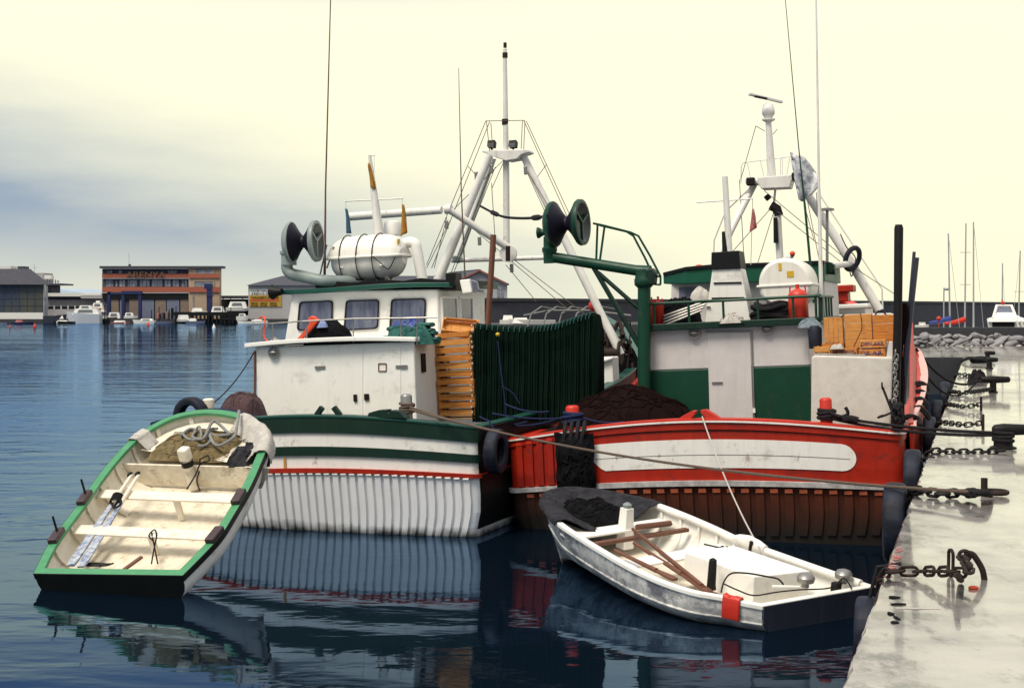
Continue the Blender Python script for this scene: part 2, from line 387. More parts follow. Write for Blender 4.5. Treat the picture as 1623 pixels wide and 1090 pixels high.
def dup(root, loc, label, rot=None):
    r = root.copy(); C.objects.link(r); r.location = loc
    if rot is not None: r.rotation_euler = rot
    r['label'] = label
    for ch in list(root.children):
        c = ch.copy(); C.objects.link(c); c.parent = r
        for g in ch.children:
            d = g.copy(); C.objects.link(d); d.parent = c
    return r
def write(name, body, pos, right, up, size, m, parent, depth=0.004, width=None):
    cu = bpy.data.curves.new(name, 'FONT'); cu.body = body; cu.size = 1.0; cu.extrude = 0.01; cu.align_x = 'LEFT'
    t = bpy.data.objects.new(name, cu); C.objects.link(t)
    bpy.context.view_layer.update()
    me = bpy.data.meshes.new_from_object(t.evaluated_get(bpy.context.evaluated_depsgraph_get()))
    bpy.data.objects.remove(t); bpy.data.curves.remove(cu)
    xs = [v.co.x for v in me.vertices]; w = max(xs) - min(xs)
    kx = (width / w) if width else size
    nrm = right.cross(up); o0 = ORG[parent.name]
    for v in me.vertices:
        v.co = pos + right * ((v.co.x - min(xs)) * kx) + up * (v.co.y * size * 1.35) + nrm * (v.co.z / 0.01 * depth) - o0
    me.materials.clear(); me.materials.append(m)
    o = bpy.data.objects.new(name, me); C.objects.link(o); o.parent = parent; ORG[o.name] = o0
    return o
def sag(p0, p1, dip, n=24):
    return [p0.lerp(p1, i / n) - UP * (dip * 4 * (i / n) * (1 - i / n)) for i in range(n + 1)]
def smooth_path(pts, k=6):
    pts = [Vector(p) for p in pts]; out = []
    for i in range(len(pts) - 1):
        a, b, c, d = pts[max(i - 1, 0)], pts[i], pts[i + 1], pts[min(i + 2, len(pts) - 1)]
        for j in range(k):
            t = j / k
            out.append(0.5 * ((2 * b) + (c - a) * t + (2 * a - 5 * b + 4 * c - d) * t * t + (3 * b - a - 3 * c + d) * t ** 3))
    out.append(pts[-1]); return out
def heap(c, ex, ey, hx, hy, h, seed=0, n=44, rough=0.22, strands=26, r=0.012, ez=UP):
    """a heap of netting: lumpy mound with strands of cord lying over it"""
    m = MB(); c = Vector(c); sd = V(seed * 7.3, seed * 3.1, 0)
    def hgt(u, v):
        d = (abs(u) ** 2.4 + abs(v) ** 2.4)
        base = max(0.0, 1 - d) ** 0.55
        nz = mnoise.noise(V(u * 2.2, v * 2.2, 0) + sd) * 0.55 + mnoise.noise(V(u * 6, v * 6, 3) + sd) * 0.25 + mnoise.noise(V(u * 15, v * 15, 6) + sd) * 0.10
        return max(0.0, base * (1 + rough * 2.2 * nz)) * h
    def pt(u, v):
        k = 1 + 0.12 * mnoise.noise(V(u * 2, v * 2, 9) + sd)
        return c + ex * (u * hx * k) + ey * (v * hy * k) + ez * hgt(u, v)
    m.loft([[pt(-1 + 2 * i / n, -1 + 2 * j / n) for j in range(n + 1)] for i in range(n + 1)], False)
    rnd = random.Random(seed)
    for _ in range(strands):
        a0 = rnd.uniform(0, 6.28); u, v = rnd.uniform(-.8, .8), rnd.uniform(-.8, .8); pts = []
        for q in range(14):
            a0 += rnd.uniform(-.7, .7); u += 0.1 * math.cos(a0); v += 0.1 * math.sin(a0)
            if abs(u) > .93 or abs(v) > .93: break
            pts.append(pt(u, v) + ez * (r * .7))
        if len(pts) > 3: m.tube(pts, r * rnd.uniform(.6, 1.2), 5)
    return m

# ================================================================ SETTING: water, quay, shore, hill
def water_material():
    m = bpy.data.materials.new('harbour_water'); m.use_nodes = True; nt = m.node_tree; N = nt.nodes; L = nt.links
    N.remove(N['Principled BSDF'])
    dif = N.new('ShaderNodeBsdfDiffuse'); dif.inputs[0].default_value = (0.0025, 0.006, 0.012, 1)
    glo = N.new('ShaderNodeBsdfGlossy'); glo.inputs[0].default_value = (0.48, 0.71, 1.0, 1); glo.inputs['Roughness'].default_value = 0.03
    fre = N.new('ShaderNodeFresnel'); fre.inputs[0].default_value = 1.31
    ms = N.new('ShaderNodeMixShader'); L.new(fre.outputs[0], ms.inputs[0]); L.new(dif.outputs[0], ms.inputs[1]); L.new(glo.outputs[0], ms.inputs[2]); L.new(ms.outputs[0], N['Material Output'].inputs[0])
    geo = N.new('ShaderNodeNewGeometry')
    def nz(st, sc, det, dis=0.0):
        mp = N.new('ShaderNodeMapping'); mp.inputs['Scale'].default_value = st; mp.inputs['Rotation'].default_value = (0, 0, R(12))
        L.new(geo.outputs['Position'], mp.inputs[0])
        n = N.new('ShaderNodeTexNoise'); n.inputs['Scale'].default_value = sc; n.inputs['Detail'].default_value = det; n.inputs['Distortion'].default_value = dis
        L.new(mp.outputs[0], n.inputs['Vector']); return n.outputs['Fac']
    big, mid, patch = nz((0.55, 1.0, 1), 0.8, 3, .4), nz((0.5, 1.0, 1), 2.6, 3), nz((0.35, 1, 1), 0.10, 2)
    # calm and ruffled patches
    pr = N.new('ShaderNodeMapRange'); pr.inputs[1].default_value = 0.4; pr.inputs[2].default_value = 0.62; pr.inputs[3].default_value = 0.4; pr.inputs[4].default_value = 1.0
    L.new(patch, pr.inputs[0])
    sx = N.new('ShaderNodeSeparateXYZ'); L.new(geo.outputs['Position'], sx.inputs[0])
    ox = N.new('ShaderNodeMapRange'); ox.inputs[1].default_value = -4.0; ox.inputs[2].default_value = -9.0; ox.inputs[3].default_value = 0.55; ox.inputs[4].default_value = 1.7     # open water beyond the boats is more ruffled
    L.new(sx.outputs[0], ox.inputs[0])
    pm = N.new('ShaderNodeMath'); pm.operation = 'MULTIPLY'; L.new(pr.outputs[0], pm.inputs[0]); L.new(ox.outputs[0], pm.inputs[1])
    a = N.new('ShaderNodeMath'); a.operation = 'MULTIPLY_ADD'; L.new(mid, a.inputs[0]); a.inputs[1].default_value = 0.22; L.new(big, a.inputs[2])
    c = N.new('ShaderNodeMath'); c.operation = 'MULTIPLY'; L.new(a.outputs[0], c.inputs[0]); L.new(pm.outputs[0], c.inputs[1])
    bp = N.new('ShaderNodeBump'); bp.inputs['Strength'].default_value = 1.0; bp.inputs['Distance'].default_value = 0.036
    L.new(c.outputs[0], bp.inputs['Height']); L.new(bp.outputs[0], glo.inputs['Normal']); L.new(bp.outputs[0], fre.inputs['Normal'])
    return m
M_water = water_material()
mb = MB(); mb.poly([(-3000, -60, 0), (3000, -60, 0), (3000, 6000, 0), (-3000, 6000, 0)])
struct(mb.build('water', M_water, org=(0, 0, 0)))

ZQ = 1.7
QE0, QEY = 2.016, 8.597
def qx(Y): return QE0 + (Y - QEY) * 0.3305           # quay edge x at depth Y
def quay_material():
    m = bpy.data.materials.new('wet_quay_concrete'); m.use_nodes = True; nt = m.node_tree; N = nt.nodes; L = nt.links
    b = N['Principled BSDF']; geo = N.new('ShaderNodeNewGeometry')
    def nz(st, sc, det, rg=0.6):
        mp = N.new('ShaderNodeMapping'); mp.inputs['Scale'].default_value = st; mp.inputs['Rotation'].default_value = (0, 0, R(18.3))
        L.new(geo.outputs['Position'], mp.inputs[0])
        n = N.new('ShaderNodeTexNoise'); n.inputs['Scale'].default_value = sc; n.inputs['Detail'].default_value = det; n.inputs['Roughness'].default_value = rg
        L.new(mp.outputs[0], n.inputs['Vector']); return n.outputs['Fac']
    def rg(f, a, c, lo=0.0, hi=1.0):
        r = N.new('ShaderNodeMapRange'); r.inputs[1].default_value = a; r.inputs[2].default_value = c; r.inputs[3].default_value = lo; r.inputs[4].default_value = hi
        L.new(f, r.inputs[0]); return r.outputs[0]
    def mixc(f, a, c):
        x = N.new('ShaderNodeMix'); x.data_type = 'RGBA'; L.new(f, x.inputs[0])
        for i, s in ((6, a), (7, c)):
            if isinstance(s, tuple): x.inputs[i].default_value = (*s, 1)
            else: L.new(s, x.inputs[i])
        return x.outputs[2]
    col = mixc(rg(nz((1, 1, 1), 1.6, 8), .35, .7), (0.35, 0.32, 0.295), (0.21, 0.19, 0.185))
    sp = N.new('ShaderNodeSeparateXYZ'); L.new(geo.outputs['Position'], sp.inputs[0])
    e1 = N.new('ShaderNodeMath'); e1.operation = 'MULTIPLY_ADD'; L.new(sp.outputs[1], e1.inputs[0]); e1.inputs[1].default_value = -0.3305; e1.inputs[2].default_value = 0.825
    e2 = N.new('ShaderNodeMath'); e2.operation = 'ADD'; L.new(sp.outputs[0], e2.inputs[0]); L.new(e1.outputs[0], e2.inputs[1])
    near = rg(e2.outputs[0], 0.0, 0.75, 0.13, 0.0)                                         # more wear and grime along the worn edge
    st = N.new('ShaderNodeMath'); st.operation = 'ADD'; L.new(nz((1, .55, 1), 3.0, 9, .72), st.inputs[0]); L.new(near, st.inputs[1])
    col = mixc(rg(nz((.6, 1.6, 1), .9, 6, .6), .46, .66, 0, .8), col, (0.13, 0.115, 0.125))
    col = mixc(rg(st.outputs[0], .55, .665), col, (0.045, 0.04, 0.045))      # trodden dark stains
    wet = rg(nz((1, .55, 1), 0.55, 5), .36, .60)                                           # puddles against damp concrete
    L.new(col, b.inputs['Base Color'])
    L.new(rg(wet, 0, 1, 0.06, 0.42), b.inputs['Roughness'])
    b.inputs['Specular IOR Level'].default_value = 0.8; L.new(rg(wet, 0, 1, 0.95, 0.6), b.inputs['Coat Weight']); b.inputs['Coat Roughness'].default_value = 0.06; b.inputs['Coat IOR'].default_value = 1.5
    bp = N.new('ShaderNodeBump'); bp.inputs['Distance'].default_value = 0.02; bp.inputs['Strength'].default_value = 0.22
    L.new(nz((1, 1, 1), 7, 7), bp.inputs['Height']); L.new(bp.outputs[0], b.inputs['Normal'])
    bp2 = N.new('ShaderNodeBump'); bp2.inputs['Distance'].default_value = 0.004; bp2.inputs['Strength'].default_value = 0.35
    L.new(nz((1, 1, 1), 1.5, 4), bp2.inputs['Height']); L.new(bp2.outputs[0], b.inputs['Coat Normal'])
    return m
M_quay = quay_material()
YF = 65.5                                                                                   # the quay turns left here
def quay():
    m = MB()
    x0, x1 = qx(-8), qx(YF)
    far_l = 14.5
    YB = 85.2
    top = [V(x0, -8, ZQ), V(60, -8, ZQ), V(60, YB, ZQ), V(far_l, YB, ZQ), V(far_l, YF, ZQ), V(x1, YF, ZQ)]
    m.poly(top, 0)
    lo = [V(p.x, p.y, -1.5) for p in top]
    for i in range(6):
        j = (i + 1) % 6; m.poly([lo[i], lo[j], top[j], top[i]], 1)
    return m.build('quay', [M_quay, M_darkstone], org=(0, 0, 0))
struct(quay())
# coping stones along the edge, a step of their own
m = MB()
n = 9
for i in range(n):
    ya, yb = -8 + (YF - .3 + 8) * i / n, -8 + (YF - .3 + 8) * (i + 1) / n - 0.006
    w = 1.32
    rr = []
    for k in range(61):
        y = ya + (yb - ya) * k / 60; j = .03 * mnoise.noise(V(y * 2.3, 0, 5)) + .018 * mnoise.noise(V(y * 9, 3, 5)) + max(0, mnoise.noise(V(y * 1.1, 8, 2)) - .35) * .12
        rr.append([V(qx(y) - .03 + j * .4, y, ZQ - .35), V(qx(y) - .03 + j * .5, y, ZQ - .03), V(qx(y) + .0 + j, y, ZQ + .014), V(qx(y) - .03 + w, y, ZQ + .016), V(qx(y) - .03 + w, y, ZQ - .35)])
    m.loft(rr, True, False, 0, True)
struct(m.build('quay_coping_kerb', M_quay))

# boatyard platform behind the quay, breakwater wall, shore, hill
ZB = 2.95
m = MB(); m.hexa([V(-9, 113, -1.5), V(14.4, 113, -1.5), V(14.4, 136, -1.5), V(-9, 127, -1.5)], [V(-9, 113, 2.62), V(14.4, 113, 2.62), V(14.4, 136, 2.62), V(-9, 127, 2.62)])
struct(m.build('mole_road', M_darkstone))
m = MB(); m.hexa([V(14.5, 86.7, -1.5), V(130, 86.7, -1.5), V(160, 275, -1.5), V(14.5, 135, -1.5)], [V(14.5, 86.7, .5), V(130, 86.7, .5), V(160, 275, .5), V(14.5, 135, .5)])
struct(m.build('boatyard_ground', M_tarmac))
m = MB()
rnd = random.Random(3)
for row in range(3):
    x = 14.0
    while x < 48:
        w = rnd.uniform(.4, 1.3); zc = ZQ + .09 + row * .2; t_ = rnd.uniform(-.5, .5)
        m.ball((x + w / 2, 85.45 + row * .13, zc + rnd.uniform(-.07, .09)), 1, (w * .56, .42, rnd.uniform(.11, .18)), 7, 5, ex=V(math.cos(t_), 0, math.sin(t_)), ez=V(-math.sin(t_), 0, math.cos(t_)))
        x += w * rnd.uniform(.85, 1.0)
for q in range(len(m.v)):
    p = m.v[q]; m.v[q] = p + V(mnoise.noise(p * 2.1), mnoise.noise(p * 2.1 + V(9, 0, 0)), mnoise.noise(p * 2.1 + V(0, 9, 0))) * 0.20
o = m.build('rubble_embankment', M_stone, bev=0)
tag(o, 'bank of pale grey rubble boulders behind the wet quay', 'stone bank')
m = MB(); m.hexa([V(14.5, 85.9, ZQ + .3), V(60, 85.9, ZQ + .3), V(60, 86.6, ZQ + .3), V(14.5, 86.6, ZQ + .3)], [V(14.5, 85.9, 2.79), V(60, 85.9, 2.79), V(60, 86.6, 2.79), V(14.5, 86.6, 2.79)])
tag(m.build('kerb_wall', M_darkstone, bev=.03), 'low dark kerb wall along the top of the rubble boulders', 'wall')
m = MB()
pts = [(-6.0, 128), (-.37, 131), (50, 188), (104, 263), (140, 310)]
for i in range(len(pts) - 1):
    (xa, ya), (xb, yb) = pts[i], pts[i + 1]
    m.hexa([V(xa, ya, -1), V(xb, yb, -1), V(xb, yb + 3, -1), V(xa, ya + 3, -1)], [V(xa, ya, 4.55), V(xb, yb, 4.55), V(xb, yb + 3, 4.55), V(xa, ya + 3, 4.55)])
bw = m.build('breakwater_wall', M_break)
tag(bw, 'long dark grey breakwater wall along the horizon behind the boats', 'breakwater')
m = MB()
for i in range(len(pts) - 1):
    (xa, ya), (xb, yb) = pts[i], pts[i + 1]
    m.hexa([V(xa, ya - .25, 4.552), V(xb, yb - .25, 4.552), V(xb, yb + 3.2, 4.552), V(xa, ya + 3.2, 4.552)], [V(xa, ya - .25, 4.85), V(xb, yb - .25, 4.85), V(xb, yb + 3.2, 4.85), V(xa, ya + 3.2, 4.85)])
m.build('coping', M_darkstone, bw)

YS = 361.0
m = MB(); m.hexa([V(-400, YS, -2), V(30, YS, -2), V(30, YS + 260, -2), V(-400, YS + 260, -2)], [V(-400, YS, 1.0), V(30, YS, 1.0), V(30, YS + 260, 1.0), V(-400, YS + 260, 1.0)])
struct(m.build('far_shore_ground', [M_darkstone]))
m = MB(); prof = [(-1500, 0), (-1000, 40), (-900, 39), (-860, 38), (-830, 36), (-790, 31), (-750, 25), (-700, 21), (-560, 16), (-300, 8), (0, 4), (300, 0)]
m.loft([[V(x, 2600, -5), V(x, 2600 + 20, 1 + z * .98), V(x, 2900, z * 1.0 + 3), V(x, 3400, -5)] for x, z in prof], False)
struct(m.build('hills', M_hill, smooth=True))

# ---------------------------------------------------------------- far shore buildings
def fx(x, Y): return (x - CX) / F * Y
def fz(y, Y): return CH - (y - HY) / F * Y
def pbox(m, x0, x1, y0, y1, Y, d, mi=0):
    """box whose front face fills the photograph rectangle at depth Y, reaching d metres back"""
    X0, X1, Z0, Z1 = fx(x0, Y), fx(x1, Y), fz(y1, Y), fz(y0, Y)
    return m.box(((X0 + X1) / 2, Y + d / 2, (Z0 + Z1) / 2), X1 - X0, d, Z1 - Z0, mi=mi)
def window(root, x0, x1, y0, y1, Y, frame_m, pane_m, d=.25, mull=0):
    m = MB(); t = (x1 - x0) * 0.05 + .15
    pbox(m, x0, x0 + t, y0, y1, Y - d, d); pbox(m, x1 - t, x1, y0, y1, Y - d, d)
    pbox(m, x0 + t, x1 - t, y0, y0 + .45, Y - d, d); pbox(m, x0 + t, x1 - t, y1 - .45, y1, Y - d, d)
    for i in range(mull):
        xm = x0 + (x1 - x0) * (i + 1) / (mull + 1); pbox(m, xm - .18, xm + .18, y0 + .45, y1 - .45, Y - d * .8, d * .8)
    w = m.build('window', frame_m, root)
    m = MB(); pbox(m, x0 + t, x1 - t, y0 + .45, y1 - .45, Y - d * .35, d * .3); m.build('pane', pane_m, w)
    return w
# brick building
Y = 372.0
bb = thing('harbour_building', 'three storey harbour building with red brick bands and flat overhanging roof', 'building', V(fx(255, Y), Y, 1))
m = MB(); pbox(m, 162, 302, 426, 508, Y, 5); m.build('wall', M_dark, bb)
m = MB(); pbox(m, 299, 348, 425.5, 508, Y - 1.2, 2.4); m.build('side_wing', M_beige, bb)
m = MB(); pbox(m, 157.5, 353, 421.6, 425.2, Y - 1.9, 3.6); r_ = m.build('roof', M_slate, bb)
m = MB(); pbox(m, 203.5, 206, 418.5, 421.6, Y + 1, 1); m.build('chimney', M_dark, r_)
m = MB(); m.tube([P(204.7, 419, Y + 1.5), P(204.2, 401, Y + 1.5)], .06, 5); m.build('aerial', M_alu, r_)
for (ya, yb) in ((434, 440.5), (454.8, 463)):
    m = MB(); pbox(m, 161.7, 299, ya, yb, Y - 1.0, .995); pbox(m, 299, 348.3, ya, yb, Y - 1.6, .395); m.build('brick_band', M_brick, bb)
m = MB(); pbox(m, 161.7, 299, 440.6, 441.8, Y - .9, .9); pbox(m, 161.7, 299, 463.1, 464.6, Y - .9, .9); m.build('ledge', M_signwhite, bb)
m = MB(); pbox(m, 162, 299, 464.8, 474, Y - .6, .6); m.build('painted_shade_band', M_black, bb)  # black strip puts the shade above the ground floor into colour
for (xa, xb, mm) in ((168, 178.5, 1), (187, 194, 0), (265, 281, 2)): window(bb, xa, xb, 428, 433.6, Y, M_dark, M_farpane, mull=mm)
for (xa, xb, mm) in ((167, 180, 2), (182, 186.5, 0), (188, 199, 1), (201, 218, 3), (220, 238, 2), (240, 258, 3), (260, 271, 1), (273, 284, 1), (287, 297, 1)):
    window(bb, xa, xb, 443, 454.6, Y, M_dark, M_farpane, mull=mm)
window(bb, 308.5, 339, 426.8, 433.6, Y - 1.2, M_beige, M_farpane, mull=3)
window(bb, 306.5, 339.5, 445.5, 454.3, Y - 1.2, M_beige, M_farpane, mull=4)
M_brownshut = mat('brown_shutter', (0.22, 0.165, 0.135), .85, amt=.5, scale=.8)
M_dulldoor = mat('grey_blue_shutter', (0.15, 0.17, 0.25), 0.8, amt=0.3, scale=.5)
for (xa, xb, ya, mt) in ((224, 244, 474.5, M_dulldoor), (246, 263, 475, M_brownshut), (264.5, 284, 474.5, M_dulldoor), (286, 298.5, 473, M_brownshut), (175, 188, 470, M_brownshut), (190, 197, 473, M_dulldoor), (205, 222, 474, M_brownshut)):
    m = MB(); pbox(m, xa, xb, ya, 508, Y - .35, .34); m.build('shutter', mt, bb)
m = MB(); pbox(m, 271, 274.5, 488, 508, Y - .5, .14); m.build('door', M_black, bb)
m = MB()
write('lettering', 'ARENYA', P(200, 440.2, Y - 1.35), V(1, 0, 0), UP, 1.7, M_oldletters, bb, depth=.12, width=(262 - 200) / F * Y)
m = MB(); pbox(m, 305.2, 306.8, 467, 502, Y - 1.4, .2); m.build('downpipe', M_farpane, bb)

# glass fronted warehouse at the left edge
Y = 366.0
wh = thing('warehouse', 'warehouse with dark hipped roof, blue green glass wall and white base', 'warehouse', V(fx(20, Y), Y, 1))
m = MB(); pbox(m, -70, 69, 452, 512, Y, 3.5)
m.build('wall', M_render, wh)
m = MB(); pbox(m, -71, 70.3, 495.3, 510.5, Y - .5, .5); m.build('base_wall', M_signwhite, wh)
M_glasswall = mat('blue_green_glass_panels', (0.018, 0.04, 0.10), 0.5, spec=.2, c2=(0.12, 0.11, 0.03), amt=1.0, scale=.07, stretch=(1, 1, .4))
m = MB(); pbox(m, -70, 68.5, 451, 495, Y - .3, .3); gw = m.build('glass_wall', M_glasswall, wh)
m = MB()
for i in range(12): pbox(m, -70 + i * 12.45, -69.4 + i * 12.45, 451, 495, Y - .42, .12)
for i in range(1, 4): pbox(m, -69, 68, 451 + i * 11, 451.5 + i * 11, Y - .4, .09)
m.build('glazing_bars', M_dark, gw)
m = MB(); pbox(m, 68.3, 70.4, 451, 512, Y - .55, 1.2); m.build('corner_post', M_farpane, wh)
zt, zb = fz(426, Y + 1), fz(451, Y)
m = MB(); m.loft([[V(fx(-75, Y), Y - 1.5, zb), V(fx(71.5, Y), Y - 1.5, zb), V(fx(71.5, Y), Y + 4, zb), V(fx(-75, Y), Y + 4, zb)], [V(fx(-60, Y), Y + 1, zt), V(fx(42, Y), Y + 1, zt), V(fx(42, Y), Y + 3, zt), V(fx(-60, Y), Y + 3, zt)]], True, cap=True)
rf = m.build('roof', M_slate, wh)
m = MB(); pbox(m, -40, 17, 421.5, 427, Y + 9, 6); m.build('skylight', M_signwhite, rf)
m = MB(); pbox(m, 28, 38, 422, 427, Y + 9, 4); pbox(m, 38, 44, 426.5, 429, Y + 8, 3); m.build('vent_box', M_dark, rf)
# terrace tower behind it
Y = 392.0
tw = thing('terrace_tower', 'dark tower with projecting roof terrace and white tank beside the warehouse', 'tower', V(fx(77, Y), Y, 1))
m = MB(); pbox(m, 71, 81, 452, 508, Y, 8); m.build('shaft', M_dark, tw)
m = MB(); pbox(m, 56, 95, 449, 451.5, Y - 2, 12); m.build('terrace', M_dark, tw)
m = MB(); pbox(m, 47, 69, 432.5, 449, Y + 2, 8); m.build('upper_room', M_render, tw)
m = MB(); pbox(m, 70.3, 80.4, 436, 442.3, Y, 3); m.build('tank', M_farwhite, tw)
m = MB()
for x in (71, 75, 79, 84, 88, 92): m.tube([P(x, 449, Y - 1.5), P(x, 442 + (x % 3), Y - 1.5)], .12, 5)
m.tube([P(70, 446, Y - 1.5), P(94, 446, Y - 1.5)], .07, 5); m.build('railing', M_dark, tw)
m = MB(); m.tube([P(55, 433, Y + 4), P(54.5, 418, Y + 4)], .07, 5); m.tube([P(49, 424, Y + 4), P(60, 424, Y + 4)], .05, 5); m.build('aerial', M_alu, tw)
# long shed
Y = 384.0
sh = thing('long_shed', 'long low shed with pale roof edge between warehouse and brick building', 'shed', V(fx(120, Y), Y, 1))
m = MB(); pbox(m, 66, 161, 470, 508, Y, 4); m.build('wall', M_dark, sh)
m = MB(); pbox(m, 68, 160, 464.3, 469.6, Y - 2.5, 8); m.build('roof', M_signwhite, sh)
m = MB(); pbox(m, 128, 166, 467.5, 473, Y - 3.5, 1); m.build('fascia_panel', M_render, sh)
m = MB(); pbox(m, 66, 160, 475, 486, Y - .4, .4); m.build('shutter_wall', M_render, sh)
m = MB(); pbox(m, 70, 160, 490, 508, Y - 4, .5); m.build('low_wall', M_render, sh)
m = MB()
for i in range(8): pbox(m, 74 + i * 11, 75.2 + i * 11, 484, 490, Y - 4, .5)
m.build('wall_posts', M_signwhite, sh)
# open shelter to the right of the brick building
Y = 378.0
sl = thing('open_shelter', 'open boat shelter with thin dark roof beside the signed building', 'shelter', V(fx(370, Y), Y, 1))
m = MB(); pbox(m, 345, 396, 468.5, 471.2, Y, 12); m.build('roof', M_slate, sl)
m = MB(); pbox(m, 348, 393, 471.4, 473, Y + .2, 1); m.build('roof_beam', M_bluesteel, sl)
m = MB(); pbox(m, 349, 394, 474, 508, Y + 11, .5); m.build('back_wall', M_black, sl)
for x in (353, 365, 384):
    m = MB(); pbox(m, x, x + 1.2, 471.3, 508, Y + .5, .3); m.build('post', M_bluesteel, sl)
# club building with the painted sign
Y = 372.0
cb = thing('club_building', 'grey rendered building with dark hipped roof and painted club sign', 'building', V(fx(560, Y), Y, 1))
m = MB(); pbox(m, 393.5, 708, 452.4, 508, Y, 26); m.build('wall', M_render, cb)
m = MB(); zb, zt = fz(452.3, Y), fz(437, Y + 9)
m.loft([[V(fx(391, Y), Y - 1, zb), V(fx(712, Y), Y - 1, zb), V(fx(712, Y), Y + 27, zb), V(fx(391, Y), Y + 27, zb)], [V(fx(438, Y), Y + 10, zt), V(fx(690, Y), Y + 10, zt), V(fx(690, Y), Y + 16, zt), V(fx(438, Y), Y + 16, zt)]], True, cap=True)
m.build('roof', M_slate, cb)
m = MB(); pbox(m, 395.5, 446, 458, 467.6, Y - .2, .2); sg = m.build('sign_board', M_signwhite, cb)
m = MB(); pbox(m, 395.5, 446, 467.7, 486, Y - .2, .2); s2 = m.build('sign_board', M_signyellow, cb)
m = MB(); pbox(m, 395.5, 442, 474.5, 477, Y - .26, .055); m.build('red_stripe', M_signred, s2)
def sw(txt, x, y, h, w, par, mt=M_black): write('lettering', txt, P(x, y, Y - .22), V(1, 0, 0), UP, h / F * Y, mt, par, depth=.05, width=w / F * Y)
sw('CLUB NAUTICO', 397.5, 462.2, 3.0, 41, sg); sw('ARENYS DE MAR', 398.5, 467.0, 3.2, 43, sg)
sw('VARADERO ENVARA', 398, 473.6, 4.0, 44, s2)
for i, x in enumerate((398, 412.5, 428)):
    for k, t in enumerate(('REPARA', 'PINTURA', 'MOTORS')): sw(t, x, 480.6 + k * 2.3, 1.5, 11, s2)
# gabled house
Y = 366.0
gh = thing('gabled_house', 'pale grey gabled house with orange tiled verge behind the wheelhouse', 'house', V(fx(765, Y), Y, 1))
ap, l_, r2 = P(760, 430, Y), P(733, 443, Y), P(804, 451.5, Y)
bl, br_ = V(l_.x, Y, 1), V(r2.x, Y, 1)
m = MB(); m.hexa([bl, br_, r2, ap, l_], [p + V(-9, 30, 0) for p in (bl, br_, r2, ap, l_)]); m.build('wall', M_render, gh)
m = MB()
for (p, q) in ((l_, ap), (ap, r2)):
    d = (q - p) * .04
    p, q = p - d, q + d
    m.hexa([p + V(.2, -.8, .05), q + V(.2, -.8, .05), q + V(-9, 31, .05), p + V(-9, 31, .05)], [p + V(.2, -.8, .4), q + V(.2, -.8, .4), q + V(-9, 31, .4), p + V(-9, 31, .4)])
m.build('roof', M_slate, gh)
m = MB()
for (p, q) in ((l_, ap), (ap, r2)): m.beam(p + V(0, -1, .2), q + V(0, -1, .2), .35, .3)
m.build('tiled_verge', M_brick, gh)
for x in (788, 794): window(gh, x, x + 3.6, 457, 470, Y, M_render, M_farpane)
# blue harbour crane column and gantry
Y = 366.0
bc = thing('blue_crane_column', 'tall dark blue steel crane column on the far jetty', 'crane', P(332, 508, Y))
m = MB(); pbox(m, 327.5, 335, 452, 512, Y, 1.4); m.build('column', M_bluesteel, bc)
m = MB(); pbox(m, 323.5, 335.5, 449.5, 458, Y - .1, 1.8); pbox(m, 327, 336.5, 468, 470, Y - .15, 1.7); m.build('crane_head', M_bluesteel, bc)
bg_ = thing('blue_boat_gantry', 'dark blue steel boat hoist frame in front of the brick building', 'hoist', P(197, 508, Y))
for x in (170, 192.5, 219):
    m = MB(); pbox(m, x, x + 4.6, 462, 510, Y, 1.0); m.build('leg', M_bluesteel, bg_)
m = MB(); pbox(m, 192, 224, 461, 466, Y - .2, 1.4); pbox(m, 170, 192, 463.5, 466.5, Y, .8); m.build('beam', M_bluesteel, bg_)
jt = thing('wooden_jetty', 'black piled jetty under the moored motor cruisers on the far shore', 'jetty', P(325, 512, YS - 1))
m = MB(); pbox(m, 275, 378, 494.5, 500, YS - 1.5, 8); m.build('deck', M_black, jt)
m = MB()
for i in range(16): pbox(m, 277 + i * 6.5, 279.5 + i * 6.5, 500, 514, YS - 1.4, .8)
m.build('piles', M_black, jt)
pt_ = thing('floating_pontoon', 'dark floating pontoon in front of the white yacht', 'pontoon', P(150, 512, YS - 2))
m = MB(); pbox(m, 132, 172, 505, 513, YS - 2, 3); m.build('deck', M_black, pt_)
pt2 = thing('boat_slip', 'dark wet boat slip carrying two small cabin boats', 'slipway', P(200, 512, YS - 1))
m = MB(); pbox(m, 171, 222, 504.5, 513, YS - 1.5, 3); m.build('deck', M_darkstone, pt2)

